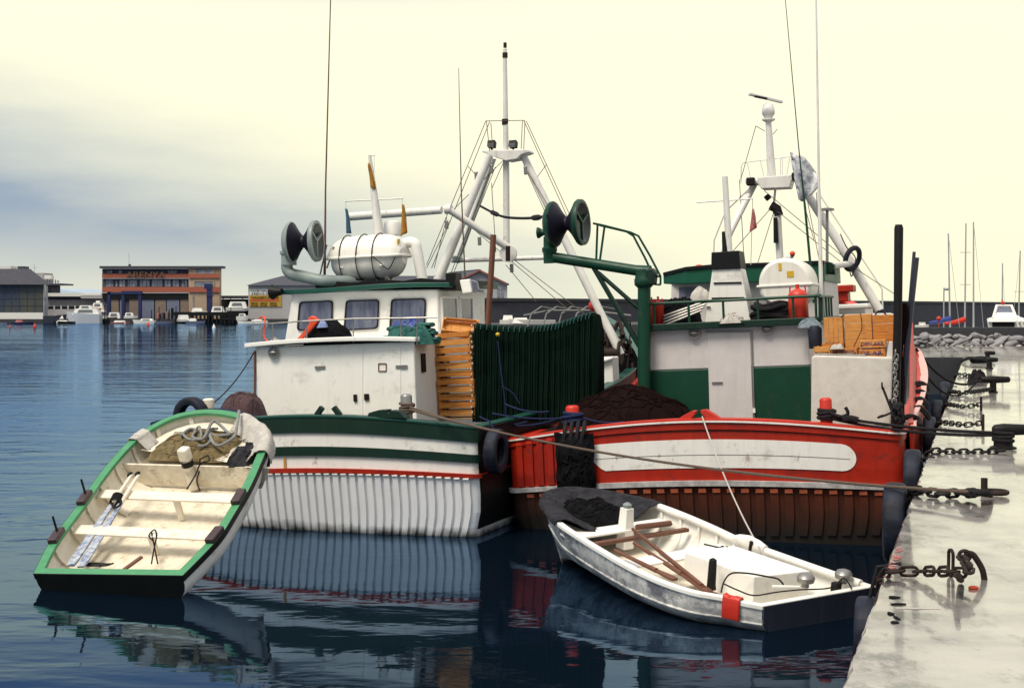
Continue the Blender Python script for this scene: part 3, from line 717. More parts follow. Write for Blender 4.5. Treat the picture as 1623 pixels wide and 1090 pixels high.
# ---------------------------------------------------------------- far moored boats
def far_boat(name, label, cat, x0, x1, yw, yd, Y, hull_m=M_farwhite, cabin=None, bow=1, rake=.18, fly=None, pane=True, group='boats along the far shore'):
    X0, X1 = fx(x0, Y), fx(x1, Y); zw = fz(yw, Y); zd = fz(yd, Y); L = X1 - X0; bm_ = min(L * .36, 3.4)
    root = thing(name, label, cat, V((X0 + X1) / 2, Y, zw), group)
    m = MB(); rings = []
    for i in range(9):
        t = i / 8; w = bm_ / 2 * (1 - max(0, (t - .45) / .55) ** 2.2); sheer = (zd - zw) * (1 + .25 * t * t)
        x = (X0 + L * t) if bow > 0 else (X1 - L * t); ov = rake * L * .5 * t ** 3 * (1 if bow > 0 else -1)
        rings.append([V(x, Y - w, zw + sheer), V(x - ov, Y - w * .75, zw - .1), V(x - ov, Y + w * .75, zw - .1), V(x, Y + w, zw + sheer)])
    m.loft(rings, True, False, 0, True); m.build('hull', hull_m, root)
    if cabin:
        for (cx0, cx1, cy0, cy1) in cabin:
            m = MB(); wd = bm_ * .7; a, b_, c_, d_ = fx(cx0, Y), fx(cx1, Y), fz(cy0, Y), fz(cy1, Y); s_ = (b_ - a) * .12
            m.hexa([V(a, Y - wd / 2, d_ - .2), V(b_, Y - wd / 2, d_ - .2), V(b_, Y + wd / 2, d_ - .2), V(a, Y + wd / 2, d_ - .2)], [V(a + s_, Y - wd / 2 + .15, c_), V(b_ - s_, Y - wd / 2 + .15, c_), V(b_ - s_, Y + wd / 2 - .15, c_), V(a + s_, Y + wd / 2 - .15, c_)])
            cc = m.build('cabin', M_farwhite, root)
            if pane:
                m = MB(); h_ = c_ - d_
                m.hexa([V(a + s_ * 1.6, Y - wd / 2 - .04, d_ + h_ * .3), V(b_ - s_ * 2, Y - wd / 2 - .04, d_ + h_ * .3), V(b_ - s_ * 2, Y - wd / 2 + .2, d_ + h_ * .3), V(a + s_ * 1.6, Y - wd / 2 + .2, d_ + h_ * .3)], [V(a + s_ * 2.2, Y - wd / 2 - .0, d_ + h_ * .8), V(b_ - s_ * 2.4, Y - wd / 2 - .0, d_ + h_ * .8), V(b_ - s_ * 2.4, Y - wd / 2 + .2, d_ + h_ * .8), V(a + s_ * 2.2, Y - wd / 2 + .2, d_ + h_ * .8)])
                m.build('window', M_lamp if Y > 200 else M_pane, cc)
    return root
FB_ = far_boat
far_boat('motor_yacht', 'large white motor yacht with high bow facing left on the far shore', 'yacht', 105, 160, 513, 497.5, YS - 4, hull_m=mat('pale_grey_hull', (0.50, 0.53, 0.60), .4, amt=.2), cabin=[(116, 160, 489, 498), (126, 148, 484, 489.5)], bow=-1)
b_ = far_boat('cabin_cruiser', 'white flybridge cruiser with red striped upper deck behind the pontoon', 'cruiser', 136, 169, 506, 500, YS + 2, cabin=[(138, 158, 492, 500.5), (143, 167, 487, 493), (147, 164, 480, 487.2)], bow=-1)
m = MB(); pbox(m, 141, 166, 488.5, 489.5, YS + .6, .1); m.build('red_stripe', M_brightred, b_)
m = MB(); pbox(m, 152, 158, 476.5, 479.5, YS + 2, 1); m.build('radar_dome', M_farwhite, b_)
far_boat('fishing_launch', 'blue hulled launch with white cabin roof beside the white base wall', 'launch', 70, 106, 511, 500.5, YS - 2, hull_m=M_darkblue, cabin=[(84, 102, 499.5, 504)], pane=False)
far_boat('cabin_boat', 'cream cabin boat hauled out on the slip, tapered cabin', 'boat', 171, 192, 506, 503, YS, hull_m=M_black, cabin=[(171.5, 191, 495, 503.5)])
far_boat('motor_boat', 'grey and white motorboat on the slip between hoist legs', 'boat', 197, 219, 505, 501, YS, hull_m=M_farwhite, cabin=[(198, 212, 495.5, 501.5)], bow=1)
far_boat('cuddy_boat', 'small white cuddy boat afloat behind the orange buoy', 'boat', 210, 246, 514.5, 508, YS - 6, cabin=[(222, 244, 505, 509)], bow=-1)
far_boat('dinghy', 'pale blue open dinghy afloat in front of the grey shutters', 'dinghy', 246, 273, 514, 509.5, YS - 6, hull_m=M_dulldoor)
far_boat('cabin_boat', 'boxy off white boat cabin in front of the brown shutters', 'boat', 281, 301, 509, 506, YS - 2, cabin=[(281, 300.5, 499, 506.5)], pane=False)
far_boat('cabin_boat', 'cream boat with sloping foredeck left of the blue crane column', 'boat', 303, 328, 497, 493, YS + 1, cabin=[(304, 322, 488, 493.3)], pane=False, bow=-1)
far_boat('motor_boat', 'white motorboat with curved coachroof right of the blue crane column', 'boat', 335, 360, 499, 494, YS + 1, cabin=[(335, 356, 485.5, 494.5)], bow=1)
far_boat('motor_yacht', 'white motor yacht with rounded grey coachroof under the open shelter', 'yacht', 359, 395, 492, 487, YS + 3, cabin=[(362, 392, 478, 487.5)], bow=1)
far_boat('motor_boat', 'grey white motorboat low beside the jetty end', 'boat', 375, 394, 507, 501, YS - 1, cabin=[(378, 390, 497, 501.5)], bow=1)
far_boat('inflatable_boat', 'white inflatable boat afloat below the club sign', 'inflatable boat', 376, 402, 515, 509.5, YS - 8, bow=-1)
far_boat('inflatable_boat', 'white inflatable boat with blue cover behind the cabin railing', 'inflatable boat', 398, 424, 514, 508, YS - 6, bow=-1, cabin=[(402, 416, 506, 508.5)], pane=False)
far_boat('sailing_dinghy', 'grey open dinghy with red covers at the left edge', 'dinghy', -14, 15, 518, 512, YS - 22, hull_m=M_dulldoor, bow=-1)
far_boat('sailing_dinghy', 'dark blue covered dinghy with raised bow near the orange buoys', 'dinghy', 14, 54, 518, 511.5, YS - 22, hull_m=M_bluesteel, bow=1)
m = MB(); pbox(m, 24, 34, 507.5, 512, YS - 22.5, 1.2); tag(m.build('boat_cover', M_flagred, bev=.2), 'faded red cover lying on the dark blue dinghy', 'cover')
far_boat('covered_launch', 'dark launch with grey cover afloat left of the white yacht bow', 'launch', 84, 118, 515, 509.5, YS - 9, hull_m=M_black, cabin=[(90, 108, 507.5, 510)], pane=False, bow=-1)
far_boat('covered_launch', 'small maroon covered launch afloat in front of the brick building hoist', 'launch', 176, 206, 514.5, 510.5, YS - 8, hull_m=M_flagred, cabin=[(180, 200, 508, 511)], pane=False, bow=1)
far_boat('covered_launch', 'grey work launch moored against the piles of the black jetty', 'launch', 296, 326, 514.5, 509, YS - 8, hull_m=M_dulldoor, cabin=[(300, 312, 504.5, 509.5)], pane=False, bow=1)
for k, (x_, h_) in enumerate(((120, 488), (134, 486), (166, 484), (224, 489), (240, 492), (252, 487), (268, 491), (279, 486), (353, 480), (366, 488))):
    m = MB(); m.tube([P(x_, 515, YS - 3), P(x_, h_, YS - 3)], [.13, .1], 6); m.ball(P(x_, h_, YS - 3), .13)
    tag(m.build('mooring_pile', M_black), 'thin dark mooring pile standing in the water at the far shore', 'mooring pile', 'mooring piles at the far shore')
for k, (x_, c_) in enumerate(((249, M_flagred), (255, M_dark), (262, M_brownshut), (276, M_flagblue), (292, M_flagred), (296, M_darkblue))):
    m = MB(); pbox(m, x_, x_ + 4, 496 - k % 3, 505.7, YS + 6, 2.5); tag(m.build('stacked_gear', c_, bev=.2), ('dull red' if c_ is M_flagred else 'dark') + ' crate of gear stacked on the far quay before the shutters', 'gear', 'gear stacked on the far quay')
def buoy(label, x, y, Y, mt, r=.16):
    m = MB(); c = ground(x, y, 0); m.lathe(c - UP * .2, UP, [(0, .1), (.05, r), (.35, r * 1.05), (.7, r * .55), (.95, r * .2), (1.05, .05)], 12)
    tag(m.build('mooring_buoy', mt, smooth=True), label, 'buoy', 'mooring buoys off the far shore')
buoy('orange buoy floating in front of the small white cuddy boat', 234.5, 515, YS, M_orange, .34)
buoy('orange buoy beside the dark blue dinghy stern', 15.5, 519, YS, M_orange, .16)
buoy('small red buoy by itself right of the dark blue dinghy', 55, 518.5, YS, M_brightred, .35)
buoy('slim white buoy floating in front of the black jetty', 339, 520, YS, M_farwhite, .3)

# ---------------------------------------------------------------- right hand boatyard: sailing boats, motor yacht, lamps
def sail_boat(label, x, ytop, Y, hull_m, cover_m, lean=0, spreaders=(), stay=None, boom=True, ybase=545):
    root = thing('sailing_boat', label, 'sailing boat', P(x, ybase, Y), 'laid up sailing boats')
    c = P(x, ybase, Y); L = 6.0
    m = MB(); rings = []
    for i in range(9):
        t = i / 8; w = .95 * (1 - max(0, (t - .4) / .6) ** 2) * (.75 + .25 * min(1, t * 3)); z = .85 + .25 * t * t
        rings.append([c + V(-L * .45 + L * t, -w, z), c + V(-L * .45 + L * t * .97, -w * .5, .12), c + V(-L * .45 + L * t * .97, w * .5, .12), c + V(-L * .45 + L * t, w, z)])
    m.loft(rings, True, False, 0, True); m.build('hull', hull_m, root)
    top = P(x + lean, ytop, Y)
    m = MB(); m.tube([c + UP * .7, top], [.075, .055], 8)
    for s_ in spreaders:
        q = P(x + lean * .5, s_, Y); m.tube([q - V(.45, 0, 0), q + V(.45, 0, 0)], .025, 5)
    mm = m.build('mast', M_alu, root)
    if stay:
        m = MB(); m.tube([top, P(stay, ybase - 24, Y)], .018, 5); m.build('stay', M_alu, mm)
    if boom:
        m = MB(); m.tube([c + UP * 1.95, c + V(-.9, -.2, 1.7), c + V(-1.7, -.3, 1.6)], [.2, .17, .08], 8); m.build('boom_cover', cover_m, root)
    return root
sail_boat('sailing boat with thin bare mast and blue boom cover, leftmost of the masts', 1506, 370, 108, M_farwhite, M_blue, -3, stay=1521)
sail_boat('sailing boat with two spreaders and red sail cover', 1529, 354, 112, M_brightred, M_brightred, 2, (400, 451))
sail_boat('sailing boat with tallest plain mast and long raked stay', 1543, 352, 110, M_farwhite, M_farwhite, 0, (), stay=1559, boom=False)
sail_boat('sailing boat with shortest mast behind the white motor yacht', 1588, 417, 125, M_farwhite, M_farwhite, 1, (), stay=1594, boom=False)
sail_boat('sailing boat with mast nearest the right edge and steep stay', 1614, 397, 122, M_farwhite, M_blue, 3, (462,), stay=1604, boom=False)
my = thing('motor_yacht', 'white motor yacht with raked windscreen frame and dark cockpit opening, seen stern on', 'yacht', P(1594, 566, 98))
m = MB(); Y = 98
m.hexa([P(1575, 566, Y), P(1617, 566, Y), P(1611, 562, Y + 9), P(1579, 562, Y + 9)], [P(1564, 505, Y), P(1626, 505, Y), P(1613, 501, Y + 10), P(1577, 501, Y + 10)]); m.build('hull', M_farwhite, my)
m = MB(); pbox(m, 1573, 1608, 510, 518, Y - .06, .2); m.build('cockpit_opening', M_black, my)
m = MB(); m.hexa([P(1566, 510, Y - .2), P(1624, 510, Y - .2), P(1620, 510, Y + 4), P(1570, 510, Y + 4)], [P(1568, 505.5, Y - .1), P(1622, 505.5, Y - .1), P(1614, 500, Y + 4), P(1577, 500, Y + 4)]); m.build('deck_overhang', M_farwhite, my)
m = MB(); m.hexa([P(1575, 505, Y + .3), P(1612, 505, Y + .3), P(1610, 503, Y + 3), P(1577, 503, Y + 3)], [P(1580, 495, Y + 1), P(1607, 495, Y + 1), P(1604, 495, Y + 3), P(1583, 495, Y + 3)]); m.build('cabin', M_farwhite, my)
m = MB()
for a, b in ((1574, 1580), (1611, 1603)): m.tube([P(a, 504, Y + .5), P(b, 484, Y + 1.5)], .1, 6)
m.tube([P(1579, 484.5, Y + 1.5), P(1604, 484.5, Y + 1.5)], .1, 6); fr_ = m.build('windscreen_frame', M_farwhite, my)
m = MB(); m.poly([P(1579, 496, Y + 1), P(1608, 496, Y + 1), P(1603, 485.5, Y + 1.5), P(1581, 485.5, Y + 1.5)]); m.build('windscreen', M_pane, fr_)
m = MB(); m.ball(P(1589, 480, Y + 1.5), .14); m.tube([P(1589, 484, Y + 1.5), P(1588, 474, Y + 1.5)], .04, 6); m.build('masthead_light', M_brightred, my)
m = MB()
for k in (1615, 1622): m.tube([P(k, 520, Y - .3), P(k - 4, 508, Y - .3)], .07, 6)
m.build('stanchions', M_farwhite, my)
def lamp_post(label, x, yt, yb, Y):
    root = thing('street_lamp', label, 'street lamp', P(x, yb, Y), 'lamps along the breakwater')
    m = MB(); m.tube(smooth_path([P(x, yb, Y), P(x, yt + 6, Y), P(x + 1.5, yt + 1, Y), P(x + 5, yt, Y)]), .06, 6); m.build('post', M_alu, root)
    m = MB(); m.ball(P(x + 5.2, yt + .3, Y), .22, (1.3, .8, .5)); m.build('lamp_head', M_grey, root)
lamp_post('curved street lamp by the breakwater left of the sailing boat masts', 1496, 458, 550, 120)
lamp_post('slim street lamp on the breakwater behind the dark posts', 1312, 333, 480, 60) if False else None
far_boat('upturned_dinghy', 'upturned white dinghy lying left of the sailing boats', 'dinghy', 1451, 1473, 519, 515, 86.25, bow=1, cabin=[(1455, 1468, 510.5, 515.4)], pane=False, group='laid up small boats')
buoy_ = None
m = MB(); m.ball(P(1488, 505, 99), .17); m.tube([P(1488, 560, 99), P(1488, 505, 99)], .03, 5)
tag(m.build('marker_float', M_brightred, smooth=True), 'small red marker float standing left of the blue sail cover', 'float')
# small boats in front of the breakwater, seen between the fishing boats
far_boat('moored_boat', 'low pale boat with outboard seen above the net curtain', 'boat', 806, 880, 514, 507, 117, bow=-1, cabin=[(812, 838, 503.5, 508.5)], pane=False, group='boats under the breakwater')
far_boat('moored_boat', 'blue tarpaulin covered boat beside the gabled house', 'boat', 792, 816, 513, 507, 118, hull_m=M_farwhite, bow=1, cabin=[(796, 814, 499.5, 507)], pane=False, group='boats under the breakwater')

# ================================================================ FISHING BOATS
class Hull:
    def __init__(s, fr, hw0, hwm, L, zs, crown, rise, camber=.22, rc=.30):
        s.fr, s.hw0, s.hwm, s.L, s.zs, s.crown, s.rise, s.camber, s.rc = fr, hw0, hwm, L, zs, crown, rise, camber, rc
        s.out = s.outline()
    def hw(s, b):
        bm_ = 8.0
        if b < bm_: return s.hw0 + (s.hwm - s.hw0) * math.sin(math.pi / 2 * b / bm_)
        return s.hwm * max(0.0, 1 - ((b - bm_) / (s.L - bm_)) ** 2.4)
    def outline(s):
        star = []; NT = 30; a1 = s.hw0 - s.rc
        for i in range(NT + 1):
            a = a1 * (i / NT); star.append((a, s.camber * (a / s.hw0) ** 2))
        bc = star[-1][1]
        for i in range(1, 8):
            t = math.pi / 2 * i / 8; star.append((a1 + s.rc * math.sin(t), bc + s.rc * (1 - math.cos(t))))
        b = bc + s.rc
        for i in range(41):
            bb = b + (s.L - b) * (1 - (1 - i / 40) ** 1.3); star.append((max(s.hw(bb), 0.02), bb))
        port = [(-a, b) for a, b in star[1:]][::-1]
        return port + star
    def zr(s, a, b):
        return s.zs + s.crown * max(0, 1 - (a / s.hw0) ** 2) * math.exp(-b / 1.2) + s.rise * (max(0, b) / s.L) ** 2.2
    def normals(s):
        o = s.out; res = []
        for i in range(len(o)):
            p, q = o[max(i - 1, 0)], o[min(i + 1, len(o) - 1)]
            t = V(q[0] - p[0], q[1] - p[1]); t = t.normalized() if t.length > 0 else V(1, 0); res.append((t.y, -t.x))
        return res
    def ring(s, q, off=0.0, zabs=None):
        n = s.normals(); pts = []
        for (a, b), (na, nb) in zip(s.out, n):
            z = zabs if zabs is not None else s.zr(a, b) * q
            k = 1.0; db = 0.0
            if z < 1.05:
                t = (1.05 - z) / 1.05; db = .14 * t * math.exp(-b / 3.0)
                k = 1 - .035 * max(0, (0.5 - z) / .5) ** 1.6 if z > -.1 else .95
                if b > 6: k *= 1 - .35 * t * ((b - 6) / (s.L - 6))
            pts.append(s.fr.W((a + na * off) * k, b + nb * off + db - (.9 * max(0, 1 - z / 3.2) * (b / s.L) ** 6), z))
        return pts
    def shell(s, bands, mats, parent, name='hull', side=None):
        """bands: (q_top, q_bottom, material index, outward offset)"""
        m = MB()
        for (q0, q1, mi, off) in bands:
            if off > .005:
                m.loft([s.ring(q0), s.ring(q0, off)], False, False, mi); m.loft([s.ring(q1, off), s.ring(q1)], False, False, mi)
            seg = 3 if (q0 - q1) > .3 else 1
            m.loft([s.ring(q0 + (q1 - q0) * i / seg, off) for i in range(seg + 1)], False, False, (lambda i, j, mi=mi: side if side is not None and s.out[j][0] > 0 and s.out[j][1] > s.camber + s.rc * .35 else mi))
        m.loft([s.ring(0, 0), s.ring(0, 0, zabs=-.5)], False, False, bands[-1][2])
        return m.build(name, mats, parent)
    def rail(s, w, t, mats, parent, out=.05, name='cap_rail'):
        n = s.normals(); rings = []
        for (a, b), (na, nb) in zip(s.out, n):
            z = s.zr(a, b); r = []
            for (o, dz) in ((out, 0), (out, t), (-w, t), (-w, 0)):
                aa = a + na * o
                if a > 0.3: aa = max(aa, .02)
                elif a < -0.3: aa = min(aa, -.02)
                r.append(s.fr.W(aa, b + nb * o, z + dz))
            rings.append(r)
        m = MB(); m.loft(rings, True, False, 0, True); return m.build(name, mats, parent, bev=.012)
    def deck(s, drop, m_deck, m_in, parent):
        bs = [.45 + (s.L - .9) * i / 30 for i in range(31)]
        m = MB(); m.loft([[s.fr.W(-max(s.hw(b) - .12, .02), b, s.zr(99, b) - drop), s.fr.W(max(s.hw(b) - .12, .02), b, s.zr(99, b) - drop)] for b in bs], False); m.build('deck', m_deck, parent)
        m = MB()
        for sg_ in (-1, 1):
            m.loft([[s.fr.W(sg_ * max(s.hw(b) - .13, .02), b, s.zr(99, b) - drop), s.fr.W(sg_ * max(s.hw(b) - .13, .02), b, s.zr(99, b) - .005)] for b in bs], False)
        m.loft([[s.fr.W(a, .3, s.zs - drop), s.fr.W(a, .3, s.zr(a, .0) - .01)] for a in [(-1 + 2 * i / 20) * (s.hw0 - .2) for i in range(21)]], False)
        m.build('bulwark_lining', m_in, parent)
def fbox(m, fr, x0, x1, y0, y1, b, d, mi=0, z0=None, yref=None):
    """box in the boat's axes whose aft face fills the photograph rectangle when b metres ahead of the stern"""
    xm, ym = (x0 + x1) / 2, (y0 + y1) / 2
    a0, a1 = fr.A(x0, ym, b), fr.A(x1, ym, b); zt = fr.Z(xm, y0, b); zb = fr.Z(xm, y1, b) if z0 is None else z0
    return m.box(fr.W((a0 + a1) / 2, b + d / 2, (zt + zb) / 2), a1 - a0, d, zt - zb, fr.a, fr.b, fr.z, mi)
def fquad(fr, pts, b): return [fr.at(x, y, b) for x, y in pts]
def slab(m, fr, pts, b, d, mi=0):
    q = fquad(fr, pts, b); return m.hexa(q, [p + fr.b * d for p in q], mi)
def tubes(m, fr, pts, r, n=8, mi=0):
    return m.tube([fr.at(*p) for p in pts], r, n, mi=mi)
def place(o, pos, ex, ey, ez):
    M = Matrix((ex, ey, ez)).transposed().to_4x4(); M.translation = pos
    o.location = pos; o.rotation_euler = M.to_euler()
    return o
def sheave(m, c, ax, r, gap, mi_in=0, mi_out=1, mi_back=2):
    """two flared discs of a net hauler"""
    m.lathe(c, ax, [(-gap * 1.25, r * .30), (-gap * 1.2, r * .72), (-gap * .95, r * .97), (-gap * .8, r), (-gap * .72, r * .96)], 28, mi_out)
    m.lathe(c, ax, [(-gap * .74, r * .97), (-gap * .35, r * .55), (-.02, r * .3), (.02, r * .3), (gap * .35, r * .55), (gap * .74, r * .97)], 28, mi_in, False)
    m.lathe(c, ax, [(gap * .72, r * .96), (gap * .8, r), (gap * 1.0, r * .98), (gap * 1.02, r * .84)], 28, mi_out, False)
    m.lathe(c, ax, [(gap * 1.02, r * .84), (gap * .75, r * .6), (gap * .6, r * .2), (gap * .6, 1e-3)], 28, mi_back, False)
    x, y, d = frame_of(Vector(ax)); c2 = Vector(c) + d * (gap * .9)
    for k in range(3):
        t = .5 + k * 2 * math.pi / 3; e_ = x * math.cos(t) + y * math.sin(t); m.beam(c2, c2 + e_ * r * .9, r * .09, r * .12, d, mi_out)
    return m
CRATE_N = [0]
def crate_mesh(w, d, h, rails=1, seed=0):
    m = MB(); rnd = random.Random(seed)
    for i in range(4):
        m.box((-w / 2 + w * (i + .5) / 4, 0, .011), w / 4 - .005, d, .018)
    for sx in (-1, 1):
        m.box((sx * (w / 2 - .011), 0, h * .56), .02, d, h * .80)
        for sy in (-1, 1): m.box((sx * (w / 2 - .045), sy * (d / 2 - .045), h / 2 + .012), .04, .045, h - .02)
    for sy in (-1, 1):
        if rails == 1: m.box((0, sy * (d / 2 - .009), h * .66), w, .018, h * .58)
        else:
            m.box((0, sy * (d / 2 - .009), h * .78), w, .018, h * .40); m.box((0, sy * (d / 2 - .009), h * .27), w, .018, h * .38)
    return m

# ---------------------------------------------------------------- GREEN BOAT
GF = Frame((-3.77, 25.45, 0), 2.3)
gb = thing('fishing_boat', 'green and white fishing boat with ribbed white stern, white deckhouse and three window wheelhouse', 'fishing boat', GF.O, 'fishing boats moored stern on')
GH = Hull(GF, 3.32, 3.5, 22.0, 1.76, .27, 1.95, rc=.14)
GH.shell([(1.0, .865, 0, .035), (.865, .745, 1, 0), (.745, .665, 0, .04), (.665, .555, 1, 0), (.555, .515, 2, .07), (.515, 0.0, 3, 0.0)], [M_dkgreen, M_bandwhite, M_red, M_hullwhite, M_black], gb, side=4)  # starboard side faces take plain black instead of the bands
GH.rail(.22, .05, [M_teal], gb)
GH.deck(.62, M_deck, mat('pale_green_lining', (0.26, 0.40, 0.33), .5, amt=.4), gb)
# vertical rubbing battens on the counter
m = MB(); mt2 = MB()
nr = 40
for i in range(nr):
    a = -3.12 + 6.24 * i / (nr - 1); w = .058
    rr = []
    for q in (.510, .40, .27, .14, .0, -.08):
        z = GH.zr(a, 0) * q; t = max(0, (1.05 - z) / 1.05); db = .14 * t
        k = 1 - .035 * max(0, (0.5 - z) / .5) ** 1.6; b = GH.camber * (a / GH.hw0) ** 2 + db
        rr.append([GF.W(a * k - w, b + .01, z), GF.W(a * k - w * .88, b - .05, z), GF.W(a * k + w * .88, b - .05, z), GF.W(a * k + w, b + .01, z)])
    m.loft(rr, True, False, 0, True)
    z = GH.zr(a, 0) * .512; b = GH.camber * (a / GH.hw0) ** 2; mt2.box(GF.W(a, b - .028, z - .012), .105, .075, .03, GF.a, GF.b, GF.z)
m.build('rubbing_battens', M_hullwhite, gb)
mt2.build('lit_batten_tops', M_white, gb, bev=.006)  # whiter caps paint in the light on the batten tops
m = MB(); m.box(GF.at(451.5, 735, -.015), .045, .012, .22, GF.a, GF.b, GF.z); m.build('rust_stain', mat('amber_rust', (0.50, 0.24, 0.03), .7), gb)
m = MB(); fbox(m, GF, 449, 454, 722, 746, -.05, .02); m.build('rust_streak_plate', mat('amber_stain', (0.55, 0.27, 0.03), .6), gb) if False else None

# deckhouse
DB = 2.2
zd0 = 1.05
aL, aR = GF.A(405, 600, DB), GF.A(658, 600, DB)
zt = GF.Z(530, 546, DB)
m = MB(); m.box(GF.W((aL + aR) / 2, DB + 2.6, (zt + zd0) / 2), aR - aL, 5.2, zt - zd0, GF.a, GF.b, GF.z); dh = m.build('deckhouse', M_white, gb, bev=.03)
m = MB(); rings = []
for i in range(13):
    t = i / 12; a = aL - .16 + (aR - aL + .24) * t; zz = zt + .06 * (1 - (2 * t - 1) ** 2)
    b0 = DB - .22 + .1 * (2 * t - 1) ** 2
    rings.append([GF.W(a, b0, zz), GF.W(a, b0, zz + .085), GF.W(a, DB + 5.3, zz + .085), GF.W(a, DB + 5.3, zz)])
m.loft(rings, True, False, 0, True); m.build('roof_slab', M_white, gb, bev=.015)
m = MB(); slab(m, GF, [(508, 553), (575, 551), (575, 659), (508, 659)], DB - .012, .02); dr = m.build('door', M_white, gb, bev=.006)
m = MB(); slab(m, GF, [(578, 551), (635, 551), (635, 660), (578, 660)], DB - .012, .02); dr2 = m.build('door', M_white, gb, bev=.006)
for root_, pts_ in ((dr, (499, 515, 580, 585)), (dr2, (627, 645, 578.5, 583.5))):
    m = MB(); fbox(m, GF, *pts_, DB - .03, .025); m.build('hinge', M_galv, root_)
m = MB(); fbox(m, GF, 560, 565, 625, 636, DB - .045, .04); m.build('latch', M_iron, dr)
m = MB(); fbox(m, GF, 577, 584, 624, 634, DB - .045, .04); m.build('latch', M_iron, dr2)
m = MB(); q = [(600, 576), (612, 576), (612, 588), (600, 588)]
for i in range(4):
    m.beam(GF.at(*q[i], DB - .02), GF.at(*q[(i + 1) % 4], DB - .02), .018, .018)
m.build('notice_frame', M_wood, dr2)
m = MB(); c = GF.at(433, 559, DB - .06); m.torus(c, GF.b, .10, .02, 18, 6); m.ball(c, .09, (1, .6, .55), ex=GF.a, ey=GF.b, ez=GF.z); m.build('bulkhead_lamp', M_galv, gb, smooth=True)
m = MB(); m.box(GF.W(aR + .012, DB + .42, GF.Z(668, 575, DB + .4)), .03, .2, .36, GF.a, GF.b, GF.z); m.build('side_vent', M_iron, gb)
m = MB(); tubes(m, GF, [(404, 556, DB - .02), (404, 657, DB - .02)], .022, 6); m.build('corner_strip', M_wood, gb)
# roof railing
m = MB(); RB_ = DB - .12
tubes(m, GF, [(395, 515, RB_ + .6), (425, 513, RB_ + .1), (480, 509, RB_), (560, 505, RB_), (640, 504, RB_), (693, 503, RB_ + .1)], .016, 6)
for x, yt_, yb_ in ((401, 515, 550), (412, 514, 550), (432, 512.5, 549), (486, 508.6, 544), (560, 505, 543), (635, 504, 543), (661, 503.5, 546)): tubes(m, GF, [(x, yt_, RB_ + .05), (x, yb_, RB_ + .05)], .013, 6)
m.build('roof_railing', M_galv, gb)
# cleats, fairleads and bollards on the cap rail
def cap_pt(fr, H, x, y, b=.1): return fr.at(x, y, b)
m = MB()
for a_, b_2 in (((502, 658), (511, 645)), ((539, 658), (529, 645))): m.beam(GF.at(*a_, .05), GF.at(*b_2, .05), .1, .09)
m.build('fairlead', M_dkgreen, gb, bev=.01)
m = MB(); slab(m, GF, [(581, 662), (584, 654), (600, 649.5), (613, 649), (614, 654), (617, 654), (618, 650), (632, 651), (643, 663)], .0, .22); m.build('fairlead', M_dkgreen, gb, bev=.01)
def bollard(fr, x, yt, yb, b, r, mt, parent, cap_m=None, name='bollard'):
    p0, p1 = fr.at(x, yb, b), fr.at(x, yt, b); h = (p1 - p0).length
    m = MB(); m.lathe(p0 - fr.z * .15, fr.z, [(0, r), (h * .9 + .15, r), (h + .13, r * .9), (h + .15, r * .6)], 16); o = m.build(name, mt, parent, smooth=True)
    return p0, p1
bollard(GF, 645, 624, 664, .55, .105, M_galv, gb)
bollard(GF, 331, 631, 656, .6, .11, M_cream, gb)
# wheelhouse
WB = 5.2
WD = 2.6
def whp(x, y): return GF.at(x, y, WB)
lo = [whp(449, 552), whp(695, 552)]; hi = [whp(463, 462), whp(694, 458)]
m = MB(); m.hexa([lo[0], lo[1], lo[1] + GF.b * WD + GF.a * .15, lo[0] + GF.b * WD], [hi[0], hi[1], hi[1] + GF.b * WD + GF.a * .15, hi[0] + GF.b * WD]); wl_ = m.build('wheelhouse', M_white, gb, bev=.04)
for q in (((475, 479), (527, 477), (525, 520), (471.5, 523)), ((549, 477), (600, 475.5), (598, 520), (545.5, 523)), ((621, 475), (674, 473.5), (672.5, 517), (618, 520))):
    pts_ = [V(*p, 0) for p in q]; cx_ = sum(p.x for p in pts_) / 4; cy_ = sum(p.y for p in pts_) / 4
    m = MB()
    # rounded frame
    def rq(k, n=5):
        out = []
        for i in range(4):
            p0, p1, p2 = pts_[i - 1], pts_[i], pts_[(i + 1) % 4]
            a_ = p1 + (p0 - p1).normalized() * 6; c_ = p1 + (p2 - p1).normalized() * 6
            for j in range(n):
                t = j / (n - 1); w_ = a_ * (1 - t) ** 2 + p1 * 2 * t * (1 - t) + c_ * t * t
                out.append((cx_ + (w_.x - cx_) * k, cy_ + (w_.y - cy_) * k))
        return out
    o_, i_ = rq(1.05), rq(.96)
    m.loft([[GF.at(x, y, WB - .002) for x, y in o_], [GF.at(x, y, WB - .035) for x, y in o_], [GF.at(x, y, WB - .035) for x, y in i_], [GF.at(x, y, WB - .002) for x, y in i_]], True); w_o = m.build('window', M_black, gb)
    m = MB(); m.poly([GF.at(x, y, WB - .014) for x, y in rq(.975)]); m.build('pane', M_pane, w_o)
m = MB(); m.hexa([V(0, 0, 0)] * 0 or [GF.W(0, 0, 0)] * 4, [GF.W(0, 0, 0)] * 4) if False else None
aS = GF.loc(whp(694.5, 500)).x; zt_ = GF.Z(700, 462, WB); zb_ = GF.Z(700, 540, WB)
